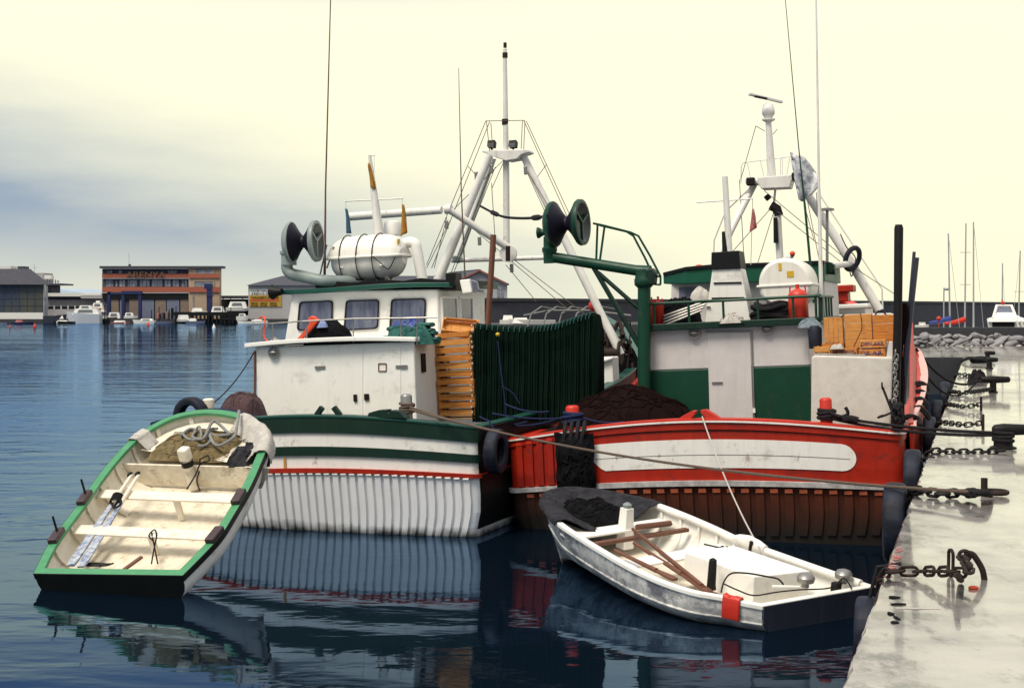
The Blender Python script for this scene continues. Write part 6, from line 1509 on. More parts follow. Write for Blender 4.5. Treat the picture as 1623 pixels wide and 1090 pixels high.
tag(m.build('rope_tails', M_ropedark, smooth=True), 'dark rope tails hanging over the red rail beside the left bollard', 'rope')
m = MB()
for (p0, p1, dip) in (((770, 667), (905, 655), .15), ((780, 655), (900, 662), .05), ((800, 640), (870, 652), .06), ((760, 660), (835, 668), .1)): m.tube(sag(RF.at(*p0, .8), RF.at(*p1, .6), dip, 12), .018, 6)
m.tube(sag(RF.at(925, 662, .5), RF.at(990, 668, .4), .05, 10), .018, 6); tag(m.build('blue_rope', M_ropeblue, smooth=True), 'blue ropes running from the left red bollard to the green boat', 'rope')
# anchor
m = MB(); m.tube([RF.at(1399, 614, .9), RF.at(1417, 660, .8)], .022, 8); m.torus(RF.at(1398, 611, .9), RF.a, .05, .014, 12, 6); m.tube(smooth_path([RF.at(1392, 661, .7), RF.at(1405, 657, .75), RF.at(1418, 650, .8), RF.at(1424, 640, .85)], 5), [.02] * 16, 8); m.beam(RF.at(1391, 662, .7), RF.at(1399, 658, .72), .08, .03); m.tube([RF.at(1410, 632, .85), RF.at(1422, 672, .85)], .014, 6)
tag(m.build('anchor', M_iron, smooth=True), 'small black anchor leaning on the white bin beside the dark posts', 'anchor')
# second life ring of rope at the foot of the posts
m = heap(RF.at(1423, 660, .75), RF.a, RF.z, .10, .24, .2, 61, 20, .5, 20, .016, ez=-RF.b); tag(m.build('rope_bundle', M_ropedark, smooth=True), 'dark bundle of rope and chain at the foot of the tall dark post', 'rope')

# ================================================================ ROWING BOATS
class RowBoat:
    def __init__(s, sl, sr, bow):
        s.O = (sl + sr) / 2; s.ey = (bow - s.O); s.L = s.ey.length; s.ey.normalize()
        ex = sr - sl; ex = (ex - s.ey * ex.dot(s.ey)).normalized(); s.ex = ex; s.ez = ex.cross(s.ey)
        if s.ez.z < 0: s.ez = -s.ez
    def W(s, p): return s.O + s.ex * p[0] + s.ey * p[1] + s.ez * p[2]
    def px(s, x, y, zl=0.0):
        d = V((x - CX) / F, 1, -(y - HY) / F); c = V(0, 0, CH)
        t = (zl - (c - s.O).dot(s.ez)) / d.dot(s.ez); q = c + d * t - s.O
        return V(q.dot(s.ex), q.dot(s.ey), q.dot(s.ez))
    def wp(s, x, y, zl=0.0): return s.W(s.px(x, y, zl))
    def setup(s, left_px, right_px, N, D0, D1, rake, sheer=0.0, flat=.18):
        def resample(pts):
            P_ = smooth_path([s.px(*p) for p in pts], 8); Ls = [0]
            for i in range(1, len(P_)): Ls.append(Ls[-1] + (P_[i] - P_[i - 1]).length)
            out = []
            for i in range(N + 1):
                t = Ls[-1] * i / N; k = 1
                while k < len(Ls) - 1 and Ls[k] < t: k += 1
                f_ = (t - Ls[k - 1]) / max(1e-9, Ls[k] - Ls[k - 1]); out.append(P_[k - 1].lerp(P_[k], f_))
            return out
        s.N = N; s.Lp = resample(left_px); s.Rp = resample(right_px)
        s.D0, s.D1, s.rake, s.flat = D0, D1, rake, flat
    def sect(s, i, u, inset=0.0, kd=1.0, dz=0.0):
        """point on the hull skin: station i (may be fractional), u from -1 (left rim) to 1 (right rim)"""
        i = max(0, min(s.N, i)); k = min(int(i), s.N - 1); f_ = i - k
        l = s.Lp[k].lerp(s.Lp[k + 1], f_); r = s.Rp[k].lerp(s.Rp[k + 1], f_); m_ = (l + r) / 2; h = (r - l) / 2; hl = h.length
        t = i / s.N
        au = abs(u); ang = au * math.pi / 2
        xx = math.sin(ang) ** .72 ; zz = math.cos(ang) ** .62
        full = max(0.0, 1 - t ** 3)
        xx = xx * (full) + (au ** (1.25)) * (1 - full) ; zz = zz if full > .5 else zz * (full * 2) + (1 - au ** 1.4) * (1 - full * 2)
        D = (s.D0 + (s.D1 - s.D0) * t) * kd
        scale = max(0, hl - inset) / hl if hl > 1e-6 else 0
        p = m_ + h * (math.copysign(xx, u) * scale)
        return V(p.x, p.y - s.rake * zz * t ** 2.2 - (inset if t > .9 else 0) * ((t - .9) / .1), -D * zz + dz)
    def shell(s, name, mats, parent, inset=0.0, kd=1.0, nu=18, band=None, thick=.02):
        m = MB(); rings = []
        for i in range(s.N + 1): rings.append([s.W(s.sect(i, -1 + 2 * j / nu, inset, kd)) for j in range(nu + 1)])
        m.loft(rings, False, False, (lambda i, j: 1 if band and (j < band or j >= nu - band) else 0))
        return m.build(name, mats, parent, smooth=True)
    def rimloop(s):
        return [s.Lp[i] for i in range(s.N + 1)] + [s.Rp[i] for i in range(s.N - 1, -1, -1)]
    def gunwale(s, name, mats, parent, w, t, out=.02, close=True, drop=0):
        loop = s.rimloop(); n = len(loop); rings = []
        for i in range(n):
            if close: p, q = loop[i - 1], loop[(i + 1) % n]
            else: p, q = loop[max(0, i - 1)], loop[min(n - 1, i + 1)]
            a, c = (loop[i] - p), (q - loop[i]); a.z = c.z = 0
            a = a.normalized() if a.length > 1e-6 else c.normalized(); c = c.normalized() if c.length > 1e-6 else a
            tt = (a + c).normalized(); nn = V(-tt.y, tt.x, 0) * -1      # left rim runs forward, so the inside is to the right
            k = 1 / max(.45, math.sqrt((1 + max(-1, min(1, a.dot(c)))) / 2))
            o_ = loop[i]
            rings.append([s.W(o_ - nn * out * k + V(0, 0, -t - drop)), s.W(o_ - nn * out * k + V(0, 0, .012)), s.W(o_ + nn * w * k + V(0, 0, .012)), s.W(o_ + nn * w * k + V(0, 0, -t))])
        m = MB(); m.loft(rings, True, close, 0, not close); return m.build(name, mats, parent, bev=.012)
    def box(s, m, c, sx, sy, sz, ang=0.0):
        ex = s.ex * math.cos(ang) + s.ey * math.sin(ang); ey = s.ey * math.cos(ang) - s.ex * math.sin(ang); return m.box(s.W(c), sx, sy, sz, ex, ey, s.ez)
    def stn(s, y):
        """station whose rim midpoint lies at local y"""
        for i in range(s.N):
            a, b = (s.Lp[i].y + s.Rp[i].y) / 2, (s.Lp[i + 1].y + s.Rp[i + 1].y) / 2
            if a <= y <= b: return i + (y - a) / max(1e-6, b - a)
        return 0 if y < 0 else s.N
    def width_at(s, y, z):
        i = s.stn(y); best = [0, 0]
        for sg in (0, 1):
            us = [k / 40 for k in range(41)]
            for u in us:
                p = s.sect(i, u if sg else -u, .045, .88)
                if p.z >= z: best[sg] = p.x; break
        return best
    def thwart(s, name, y, z, wid, th, mats, parent):
        (l0, r0), (l1, r1) = s.width_at(y - wid / 2, z - th), s.width_at(y + wid / 2, z - th); g = .07; m = MB(); q = [V(l0 + g, y - wid / 2, 0), V(r0 - g, y - wid / 2, 0), V(r1 - g, y + wid / 2, 0), V(l1 + g, y + wid / 2, 0)]
        m.hexa([s.W(p + V(0, 0, z - th / 2)) for p in q], [s.W(p + V(0, 0, z + th / 2)) for p in q]); return m.build(name, mats, parent, bev=.012)
    def ribs(s, stations, mats, parent, w=.045, u0=.35):
        for i in stations:
            for sg in (-1, 1):
                m = MB(); rings = []; e_ = w / (s.L / s.N) / 2
                for k in range(10):
                    u = sg * (u0 + (.99 - u0) * k / 9); a, b = s.sect(i - e_, u, .04, .9), s.sect(i + e_, u, .04, .9); a2, b2 = s.sect(i - e_, u, .078, .9), s.sect(i + e_, u, .078, .9)
                    a2.z += .02; b2.z += .02; rings.append([s.W(a), s.W(b), s.W(b2), s.W(a2)])
                m.loft(rings, True, False, 0, True); m.build('rib', mats, parent)
    def drape(s, name, mats, side, t0, t1, prof, seed=0, cols=30):
        """cloth lying over the gunwale; side -1 left, 1 right, 0 round the bow (t 0..2 along left then right); prof: (inset, height) from inside to outside"""
        loop = s.rimloop(); n = len(loop); rings = []
        for q in range(cols + 1):
            t = t0 + (t1 - t0) * q / cols; fi = t * s.N; i = int(min(fi, n - 2)); f_ = fi - i; o_ = loop[i].lerp(loop[i + 1], f_)
            a = loop[min(n - 1, i + 2)] - loop[max(0, i - 1)]; a.z = 0; a.normalize(); nn = V(a.y, -a.x, 0); r = []
            PP = smooth_path([V(pi, 0, pz) for pi, pz in prof], 5)
            for k, pp in enumerate(PP):
                jit = mnoise.noise(V(q * .35, k * .3, seed)) * .035; e_ = (1 + .25 * mnoise.noise(V(q * .5, seed, 4))) if k in (0, len(PP) - 1) else 1
                r.append(s.W(o_ + nn * (pp.x * e_) + V(0, 0, pp.z + .012 + abs(jit) + jit * .3 * (k / len(PP)))))
            rings.append(r)
        m = MB(); m.loft(rings, False); o = m.build(name, mats, smooth=True); md = o.modifiers.new('t', 'SOLIDIFY'); md.thickness = .012; md.offset = 1
        return o

# ---------------------------------------------------------------- rowing boat with mint green gunwale, bow lifted against the green boat
A = RowBoat(P(57, 909, 20.1), P(288, 912, 19.4), P(408, 671, 23.5))
ra = thing('rowing_boat', 'cream rowing boat with mint green gunwale and black transom, bow raised beside the green boat', 'rowing boat', A.O - UP * .3, 'wooden rowing boats')
A.setup([(56, 908), (81, 860), (124, 802), (165, 745), (208, 698), (252, 669), (290, 655), (333, 650), (375, 655), (398, 663), (408, 671)], [(289, 911), (321, 879), (349, 848), (371, 813), (396, 770), (413, 732), (424, 704), (425, 690), (419, 678), (408, 671)], 44, .56, 1.0, .25)
A.shell('hull', [M_bandwhite, M_black], ra, 0, 1.0, 22)
A.gunwale('rubbing_strake', M_black, ra, -.012, .085, .028, drop=.0)
A.shell('lining', [M_cream, M_cream], ra, .035, .9, 22)
A.gunwale('gunwale', M_gunwale, ra, .115, .045)
m = MB(); prf = [A.W(A.sect(0, -1 + 2 * j / 22)) for j in range(23)]
m.hexa([p - A.ey * .03 for p in prf], [p + A.ey * .03 for p in prf]); m.build('transom', M_black, ra)
A.ribs([5, 9, 13, 17, 21, 25, 29, 33], M_cream, ra)
# floor boards
m = MB(); rings = []
for i in range(1, 36): l, r = A.sect(i, -.42, .04, .86), A.sect(i, .42, .04, .86); rings.append([A.W(l), A.W(r)])
m.loft(rings, False); m.build('floor', M_floor, ra)
def yl(x, y, z): return A.px(x, y, z)
p = yl(230, 844, -.16); A.thwart('thwart_seat', p.y, -.16, .24, .035, M_cream, ra)
p = yl(282, 787, -.16); A.thwart('thwart_seat', p.y, -.16, .24, .035, M_cream, ra)
p = yl(205, 900, -.20); A.thwart('stern_seat', .14, -.24, .26, .035, M_cream, ra)
for (x0, y0, z0) in ((240, 865, -.3), (280, 806, -.3)):
    q = yl(x0, y0, z0); m = MB(); A.box(m, V(q.x, q.y + .05, -.34), .09, .06, .34); m.build('seat_post', M_cream, ra)
# bow platform with its bulkhead
p = yl(300, 738, -.17); yb_ = p.y; ib = A.stn(yb_); m = MB(); rings = []
for k in range(14):
    i = ib + (A.N - .8 - ib) * k / 13; l, r = A.sect(i, -.9, .04, .9), A.sect(i, .9, .04, .9); l.z = r.z = -.17; ll, rr = A.width_at((l.y + r.y) / 2, -.17)
    s_ = 1.0; rings.append([A.W(V(l.x * .98, max(l.y, yb_), -.17)), A.W(V(r.x * .98, max(r.y, yb_), -.17))])
m.loft(rings, False); m.build('bow_platform', M_cream, ra)
l, r = A.width_at(yb_, -.17); l2, r2 = A.width_at(yb_, -.5); m = MB()
m.hexa([A.W(V(l2, yb_, -.55)), A.W(V(r2, yb_, -.55)), A.W(V(r2, yb_ + .03, -.55)), A.W(V(l2, yb_ + .03, -.55))], [A.W(V(l, yb_ - .01, -.168)), A.W(V(r, yb_ - .01, -.168)), A.W(V(r, yb_ + .03, -.168)), A.W(V(l, yb_ + .03, -.168))]); m.build('bow_bulkhead', M_floor, ra)
q = yl(302, 738, -.17); m = MB(); m.lathe(A.W(V(q.x, yb_ - .06, -.55)), A.ez, [(0, .085), (.36, .08), (.37, .095), (.44, .095), (.45, .08), (.52, .085)], 14); bp_ = m.build('mooring_bitt', M_cream, ra, smooth=True)
m = MB(); m.lathe(A.W(V(q.x, yb_ - .06, -.13)), A.ez, [(0, .098), (.09, .098)], 14); m.build('black_band', M_black, bp_)
m = MB(); A.box(m, V(q.x, yb_ - .06, .08), .17, .17, .22); m.build('bitt_cap', M_cream, bp_, bev=.03)
# rowlock pads and pins
for (x, y, pin) in ((137, 790, 1), (96, 847, 1), (378, 789, 0), (337, 846, 0)):
    q = yl(x, y, .03); a_ = -.0
    i0 = min(range(A.N + 1), key=lambda k: min((A.Lp[k] - V(q.x, q.y, 0)).length, (A.Rp[k] - V(q.x, q.y, 0)).length)); side = A.Lp if pin else A.Rp
    d = (side[min(i0 + 1, A.N)] - side[max(i0 - 1, 0)]).normalized(); m = MB(); nn = V(d.y, -d.x, 0); base = side[i0] + (nn * .05 if pin else nn * -.05)
    m.box(A.W(base + V(0, 0, .05)), .14, .36, .075, A.ex * nn.x + A.ey * nn.y, A.ex * d.x + A.ey * d.y, A.ez); pad = m.build('rowlock_pad', M_pad, ra, bev=.015)
    if pin:
        m = MB(); m.tube([A.W(base + d * .06 + V(0, 0, .08)), A.W(base + d * .06 + V(-.02, .03, .32))], .018, 8); m.build('thole_pin', M_iron, pad)
# oars
def oar(label, pts, blade_t, w, mt_shaft, mt_blade, rb_, zl0, zl1, grp):
    p0, p1 = rb_.wp(*pts[0], zl0), rb_.wp(*pts[1], zl1); root = thing('oar', label, 'oar', p0, grp); d = (p1 - p0)
    q = p0 + d * blade_t; m = MB(); m.tube([q, p1], [.036, .026], 8); m.build('shaft', mt_shaft, root, smooth=True)
    m = MB(); sd = rb_.ez.cross(d.normalized()); m.loft([[p0 + d * t + sd * (w / 2 * k) + rb_.ez * .015, p0 + d * t - sd * (w / 2 * k) + rb_.ez * .015, p0 + d * t - sd * (w / 2 * k) - rb_.ez * .015, p0 + d * t + sd * (w / 2 * k) - rb_.ez * .015] for t, k in ((0, .8), (.05, 1), (blade_t * .6, .8), (blade_t, .5))], True, False, 0, True); m.build('blade', mt_blade, root)
    return root
oar('weathered blue white oar nearest the boat side, bound with its twin', ((112, 896), (209, 752)), .66, .14, M_cream, M_oar, A, -.22, -.06, 'oars in the mint green boat')
oar('weathered blue white oar on the inner side of the bound pair', ((128, 898), (221, 750)), .66, .14, M_cream, M_oar, A, -.22, -.06, 'oars in the mint green boat')
m = MB()
for k in range(4): c = A.wp(183 + k * 1.5, 797 - k * 3, -.10); m.torus(c, (A.wp(215, 751, -.06) - A.wp(120, 897, -.22)), .085, .018, 14, 6)
m.tube(smooth_path([A.wp(176, 795, -.08), A.wp(181, 804, -.06), A.wp(190, 800, -.05), A.wp(192, 793, -.06)], 5), .018, 6); tag(m.build('oar_lashing', M_ropedark, smooth=True), 'dark rope lashing round the two blue white oars', 'rope')
m = MB()
for x, y in ((206, 752), (218, 751)): m.ball(A.wp(x, y, -.05), .04, (1, 1.6, 1), ex=A.ex, ey=A.ey, ez=A.ez)
tag(m.build('oar_grip_wrap', M_iron, smooth=True), 'black wraps at the upper ends of the two oars', 'wrap')
# things in the bow
m = heap(A.W(V(A.px(318, 700, -.15).x, yb_ + .62, -.17)), A.ex, A.ey, 0.72, .48, .15, 71, 34, .5, 26, .012, ez=A.ez); tag(m.build('ochre_net', M_netochre, smooth=True), 'ochre fishing net spread in the bow of the mint green rowing boat', 'fishing net')
m = MB(); rnd = random.Random(8)
def lp(x, y, z=-.0): return A.wp(x, y, z)
m.tube(smooth_path([lp(287, 690), lp(300, 680, .02), lp(311, 682), lp(305, 692), lp(322, 695, .04), lp(334, 672, .1), lp(342, 668, .08), lp(358, 682), lp(364, 688), lp(340, 690), lp(332, 684), lp(336, 698, .05), lp(345, 706), lp(360, 700, .02), lp(372, 690), lp(376, 672, .1), lp(379, 651, .16)], 7), .026, 8)
m.tube(smooth_path([lp(290, 688), lp(300, 696, .02), lp(318, 694), lp(316, 676, .06), lp(308, 684)], 7), .022, 7); m.tube(smooth_path([lp(313, 707, .02), lp(326, 705), lp(334, 696, .03), lp(328, 681), lp(345, 679)], 7), .022, 7)
tag(m.build('grey_rope', M_ropegrey, smooth=True), 'loops of stiff grey rope on the ochre net in the bow', 'rope')
o = A.drape('bow_cloth', M_cloth, 1, .93, 1.26, [(.34, -.14), (.22, -.05), (.12, .02), (.0, .03), (-.05, -.06), (-.06, -.22)], 3, 40); tag(o, 'dirty white cloth draped over the bow of the mint green rowing boat', 'cloth')
o = A.drape('gunwale_strap', M_cloth, -1, .575, .625, [(.30, -.2), (.16, -.04), (.12, .01), (-.02, .015), (-.05, -.05)], 5, 10); tag(o, 'short canvas strap over the left gunwale near the bow', 'strap')
m = heap(A.W(V(A.px(385, 722, -.1).x, yb_ + .3, -.17)), A.ex, A.ey, .26, .32, .16, 73, 20, .4, 4, ez=A.ez); tag(m.build('grey_tarpaulin', M_tarpgrey, smooth=True), 'wet grey tarpaulin folded at the right edge of the bow platform', 'tarpaulin')
m = MB(); m.tube(smooth_path([lp(318, 727, -.05), lp(329, 722, .0), lp(331, 730), lp(318, 734, -.1), lp(310, 752, -.25), lp(296, 775, -.4)], 6), .012, 6); m.tube(smooth_path([lp(317, 727, -.05), lp(316, 745, -.25), lp(312, 762, -.35), lp(317, 778, -.45)], 6), .012, 6); tag(m.build('thin_cord', M_ropedark), 'thin dark cord tied to the post on the bow platform', 'cord')
m = MB(); m.tube(smooth_path([lp(242, 856, -.14), lp(236, 848, -.12), lp(245, 839, -.1), lp(248, 850, -.14), lp(244, 870, -.25), lp(240, 893, -.35)], 6), .011, 6); m.tube(smooth_path([lp(240, 842, -.12), lp(244, 862, -.2), lp(250, 893, -.35)], 6), .011, 6); tag(m.build('cord', M_ropedark), 'loop of dark cord hanging from the middle of the aft thwart', 'cord')
m = MB()
for k in range(6): m.tube(smooth_path([lp(126 + k * 4, 896 - k % 2 * 4, -.3), lp(140 + k * 5, 892 + k % 3 * 2, -.28), lp(160 + k * 4, 897 - k, -.3)], 5), .014, 6)
tag(m.build('tangled_cord', M_iron, smooth=True), 'tangle of black cord beside the oar blades at the stern', 'cord')
m = MB(); q = yl(211, 893, -.2); A.box(m, V(q.x, q.y, -.19), .055, .34, .03, -.25); tag(m.build('wooden_batten', M_wood), 'short brown wooden batten lying on the stern seat', 'batten')
m = MB()
for k in range(5): m.tube(smooth_path([lp(423, 704 + k * 2, -.1), lp(427 + k % 2, 720, -.25), lp(421 + k, 735, -.35), lp(424 - k % 3, 746, -.45)], 5), .035, 6)
tag(m.build('black_fender_rope', M_iron, smooth=True), 'clump of black rope hanging outside the bow against the green boat', 'rope')

# ---------------------------------------------------------------- white rowing boat at the quay
B = RowBoat(P(1209, 959, 17.5), P(1384, 929, 18.56), P(862, 789, 22.5))
rw = thing('rowing_boat', 'worn white rowing boat with dark transom and white box amidships, lying at the quay', 'rowing boat', B.O - UP * .3, 'wooden rowing boats')
B.setup([(1208, 960), (1171, 953), (1140, 945), (1099, 938), (1047, 921), (995, 897), (950, 871), (916, 850), (884, 828), (866, 808), (860, 796), (862, 789)], [(1385, 929), (1323, 909), (1254, 885), (1185, 860), (1133, 836), (1081, 814), (1033, 797), (988, 787), (954, 781), (909, 776), (881, 779), (867, 783), (862, 789)], 44, .50, .92, .55)
B.shell('hull', [M_dirtywhite, M_dirtywhite], rw, 0, 1.0, 22)
B.shell('lining', [M_white, M_white], rw, .035, .88, 22)
B.gunwale('gunwale', M_white, rw, .075, .05)
m = MB(); prf = [B.W(B.sect(0, -1 + 2 * j / 22)) for j in range(23)]
m.hexa([p - B.ey * .035 for p in prf], [p + B.ey * .03 for p in prf]); m.build('transom', M_darkblue, rw)
m = MB(); m.tube([B.W(B.sect(i, -.80, -.012)) for i in [0 + k for k in range(0, 42)]], .018, 6); m.build('rubbing_strake', M_dirtywhite, rw)
B.ribs([7, 10, 13, 16, 19, 22, 25, 28], M_white, rw)
m = MB(); rings = []
for i in range(1, 38): l, r = B.sect(i, -.45, .04, .84), B.sect(i, .45, .04, .84); rings.append([B.W(l), B.W(r)])
m.loft(rings, False); m.build('floor', M_cream, rw)
q = B.px(965, 838, -.14); B.thwart('thwart_seat', q.y, -.16, .34, .035, M_white, rw)
q = B.px(1100, 874, -.14); B.thwart('thwart_seat', q.y, -.16, .34, .035, M_white, rw)
B.thwart('stern_seat', .28, -.2, .4, .035, M_white, rw)
m = MB(); l, r = B.width_at(B.px(985, 842, -.1).y - .2, -.13); y_ = B.px(985, 842, -.1).y - .22; m.box(B.W(V((l + r) / 2, y_, -.15)), r - l - .26, .09, .05, B.ex, B.ey, B.ez); m.build('thwart_edge', M_wood, rw)
q = B.px(990, 850, -.2); m = MB(); p0 = B.wp(990, 868, -.45); p1 = B.wp(992, 822, .10)
p1 = p0 + B.ez * .62; m.loft([[p0 + B.ex * a + B.ey * b for a, b in ((-.10, -.10), (.10, -.10), (.10, .10), (-.10, .10))], [p1 + B.ex * a + B.ey * b for a, b in ((-.075, -.075), (.075, -.075), (.075, .075), (-.075, .075))]], True, False, 0, True); m.build('mast_post', M_white, rw, bev=.012)
m = MB(); m.lathe(p1, B.ez, [(0, .06), (.05, .07), (.08, .03)], 10); m.build('post_cap', M_grey, rw)
# white box
bx = [B.px(1085, 881, -.02), B.px(1163, 870.5, -.02), B.px(1283, 911, -.02), B.px(1195, 921, -.02)]
m = MB(); m.hexa([B.W(V(p.x, max(p.y, .14), -.36)) for p in bx], [B.W(V(p.x, p.y, .04)) for p in bx]); m.build('engine_box', M_white, rw, bev=.012)
# rounded inner rail and knee on the far gunwale
m = MB(); m.tube([B.W(B.Rp[i] + V(-.06, 0, .0)) for i in range(1, 35)], .055, 10); m.build('rail_roll', M_white, rw, smooth=True)
m = MB(); q = B.px(1190, 862, .03); m.loft([[B.W(q + V(-.02 + math.cos(t * .785) * .06, dy, math.sin(t * .785) * k)) for t in range(8)] for dy, k in ((-.3, .06), (-.2, .10), (0, .13), (.2, .10), (.3, .06))], True, False, 0, True); m.build('rail_block', M_white, rw, smooth=True)
q = B.px(1192, 866, .0); m = MB(); m.tube([B.wp(1191, 858, .10), B.wp(1188, 878, -.1)], .028, 8); tag(m.build('rail_strap', M_rust, rw), None, None)
for (x, y) in ((1277, 918), (1337, 912)):
    c = B.wp(x, y, .08); m = MB(); m.lathe(c - B.ez * .10, B.ez, [(0, .05), (.05, .05), (.07, .11), (.13, .12), (.17, .09), (.19, .03)], 14); m.build('transom_cleat', M_galv, rw, smooth=True)
m = MB(); m.tube([B.wp(1224, 929, .03), B.wp(1268, 930, .03)], .02, 8); tag(m.build('tiller_bar', M_white, rw), None, None)
m = MB(); c = B.wp(1325, 934, -.1); B.box(m, B.px(1325, 934, -.1), .10, .12, .2); m.build('outboard_bracket', M_iron, rw, bev=.02)
# things in it
o = B.drape('bow_net', M_tarpgrey, 0, .74, 1.36, [(.62, -.17), (.45, -.13), (.25, -.02), (.08, .03), (-.02, .02), (-.05, -.05)], 9, 56); tag(o, 'dark wet net sheet draped over the bow of the white rowing boat', 'net')
m = heap(B.W(V(B.px(930, 808, -.1).x, B.px(935, 812, -.1).y, -.22)), B.ex, B.ey, .55, .62, .26, 81, 34, .4, 30, .012, ez=B.ez); tag(m.build('black_netting', M_netblack, smooth=True), 'heaped black netting in the bow under the wet sheet', 'fishing net')
oar('long brown oar lying diagonally, uppermost of the pair beside the white box', ((1115, 930), (1003, 838)), .02, .06, M_wood, M_wood, B, -.20, -.02, 'brown oars in the white boat')
oar('long brown oar lying along the port side beneath the other', ((1125, 938), (1005, 860)), .35, .12, M_wood, M_wood, B, -.22, -.12, 'brown oars in the white boat')
oar('short brown oar tucked under the near gunwale', ((1070, 918), (975, 872)), .3, .12, M_wood, M_wood, B, -.10, -.04, 'brown oars in the white boat')
m = MB(); m.tube([B.wp(1010, 835, .0), B.wp(1062, 829, -.05)], .045, 8); tag(m.build('wooden_spar', M_wood), 'stout brown spar lying across the boat behind the white post', 'spar')
m = MB(); m.lathe(B.wp(1127, 933, -.25), B.ez, [(0, .07), (.06, .06), (.34, .055), (.40, .05), (.42, .02)], 12); tag(m.build('black_bottle', M_iron, smooth=True), 'slim black bottle standing between the oars and the white box', 'bottle')
o = B.drape('red_cloth', M_brightred, -1, .045, .085, [(.10, -.03), (.05, .015), (-.02, .015), (-.035, -.08), (-.03, -.20), (-.02, -.26)], 2, 10); tag(o, 'red cloth pad hung over the near gunwale of the white rowing boat', 'cloth')
m = MB(); m.tube(smooth_path([B.wp(1143, 938, -.1), B.wp(1148, 920, .0), B.wp(1160, 908, .08), B.wp(1185, 908, .1), B.wp(1215, 913, .1), B.wp(1233, 917, .08), B.wp(1242, 926, .02)], 7), .012, 6); tag(m.build('fuel_hose', M_iron), 'thin dark hose looping over the front of the white box', 'hose')
m = MB(); m.tube(smooth_path([B.wp(1148, 925, -.1), B.wp(1170, 935, -.12), B.wp(1195, 943, -.1), B.wp(1230, 938, -.05), B.wp(1268, 934, .02), B.wp(1316, 931, .05), B.wp(1337, 916, .1), B.wp(1350, 932, .04)], 6), .010, 6); tag(m.build('steering_cord', M_ropedark), 'dark cord stretched between the cleats on the transom', 'cord')
m = MB(); m.tube(smooth_path([B.wp(1116, 862, .0), B.wp(1145, 868, .0), B.wp(1152, 866, .04), B.wp(1154, 872, .0)], 6), .012, 6); m.ball(B.wp(1145, 868, .02), .035); tag(m.build('short_cord', M_ropedark, smooth=True), 'short dark cord with knot on the middle thwart of the white boat', 'cord')

# ================================================================ QUAY FURNITURE, FENDERS, LINES
def gq(x, y, dz=0.0): return ground(x, y, ZQ + .016 + dz)
def quay_bollard(label, x, yb, h, r, arm0, arm1, ycap=None):
    c = gq(x, yb); root = thing('mooring_bollard', label, 'bollard', c, 'iron mooring bollards on the quay')
    m = MB(); m.lathe(c, UP, [(0, r * 1.45), (.03, r * 1.45), (.05, r * 1.05), (h - .14, r), (h - .12, r * 1.0)], 18); m.build('stem', M_iron, root, smooth=True)
    m = MB(); z = h - .07; m.tube([c + V(arm0, 0, z), c + V(arm0 + .03, 0, z), c + V(0, 0, z), c + V(arm1 - .03, 0, z), c + V(arm1, 0, z)], [.05, .08, .10, .08, .05], 12); m.build('cross_head', M_iron, root, smooth=True)
    return root, c
b1, c1 = quay_bollard('large black T headed bollard nearest the camera, at the right edge', 1590, 711, .38, .145, -.17, .50)
b2, c2 = quay_bollard('black T headed bollard beyond the chained posts, with wide flat head', 1574, 622, .42, .085, -.32, .45)
b3, c3 = quay_bollard('black bollard behind the bundle of chain and rope', 1568, 584, .40, .10, -.10, .32)
b4, c4 = quay_bollard('smallest farthest bollard at the quay corner', 1565, 569, .34, .10, -.12, .34)
def chain(label, pts, L, W_, r, mt=M_iron, grp='mooring chains on the quay'):
    pth = smooth_path(pts, 10); acc = 0; m = MB(); k = 0; step = L * .74
    seg = []
    for i in range(len(pth) - 1): seg.append((pth[i], pth[i + 1], (pth[i + 1] - pth[i]).length))
    tot = sum(s_[2] for s_ in seg); t = step / 2
    while t < tot:
        u = t
        for a, b, l in seg:
            if u <= l: break
            u -= l
        c = a.lerp(b, u / l); d = (b - a).normalized(); up_ = UP - d * UP.dot(d); sd = d.cross(up_).normalized(); nrm = (up_.normalized() if k % 2 else (sd + up_ * .15)); m.link(c, d, nrm, L, W_, r, 6); t += step; k += 1
    return tag(m.build('mooring_chain', mt, smooth=True), label, 'chain', grp)
def edge(y, dz=.03):
    x = 1340 + (1090 - y) * .3588; return gq(x - 2, y, dz)
# nearest chain with its bent iron stake
c = gq(1561, 918)
m = MB(); m.tube(smooth_path([c - UP * .03, c + V(-.02, 0, .08), c + V(-.07, 0, .17), c + V(-.11, 0, .215), c + V(-.17, 0, .215)], 5), .026, 10); m.torus(c + V(-.17, 0, .20), V(.3, 1, .2), .045, .016, 16, 8)
tag(m.build('iron_stake', M_rust, smooth=True), 'bent rusty iron stake holding the nearest chain on the wet quay', 'stake', 'iron stakes on the quay')
chain('nearest heavy chain stretched from the quay edge to the bent stake', [edge(910, .0) - V(.03, 0, .25), edge(910, .02), gq(1455, 905, .06), gq(1500, 905, .13), gq(1535, 905, .17), c + V(-.2, 0, .20)], .15, .075, .0145, M_rust)
m = MB(); p = gq(1507, 914, .0); m.link(p + UP * .12, UP, V(1, .2, 0), .22, .08, .016); m.tube(smooth_path([gq(1519, 912, .16), gq(1520, 915, .10), gq(1523, 918, .03)], 4), .03, 7); m.tube(smooth_path([gq(1519, 912, .2), gq(1515, 912, .14), gq(1521, 913, .1)], 4), .022, 7)
tag(m.build('shackle_links', M_rust, smooth=True), 'loose link and rope tail hanging from the nearest chain', 'shackle')
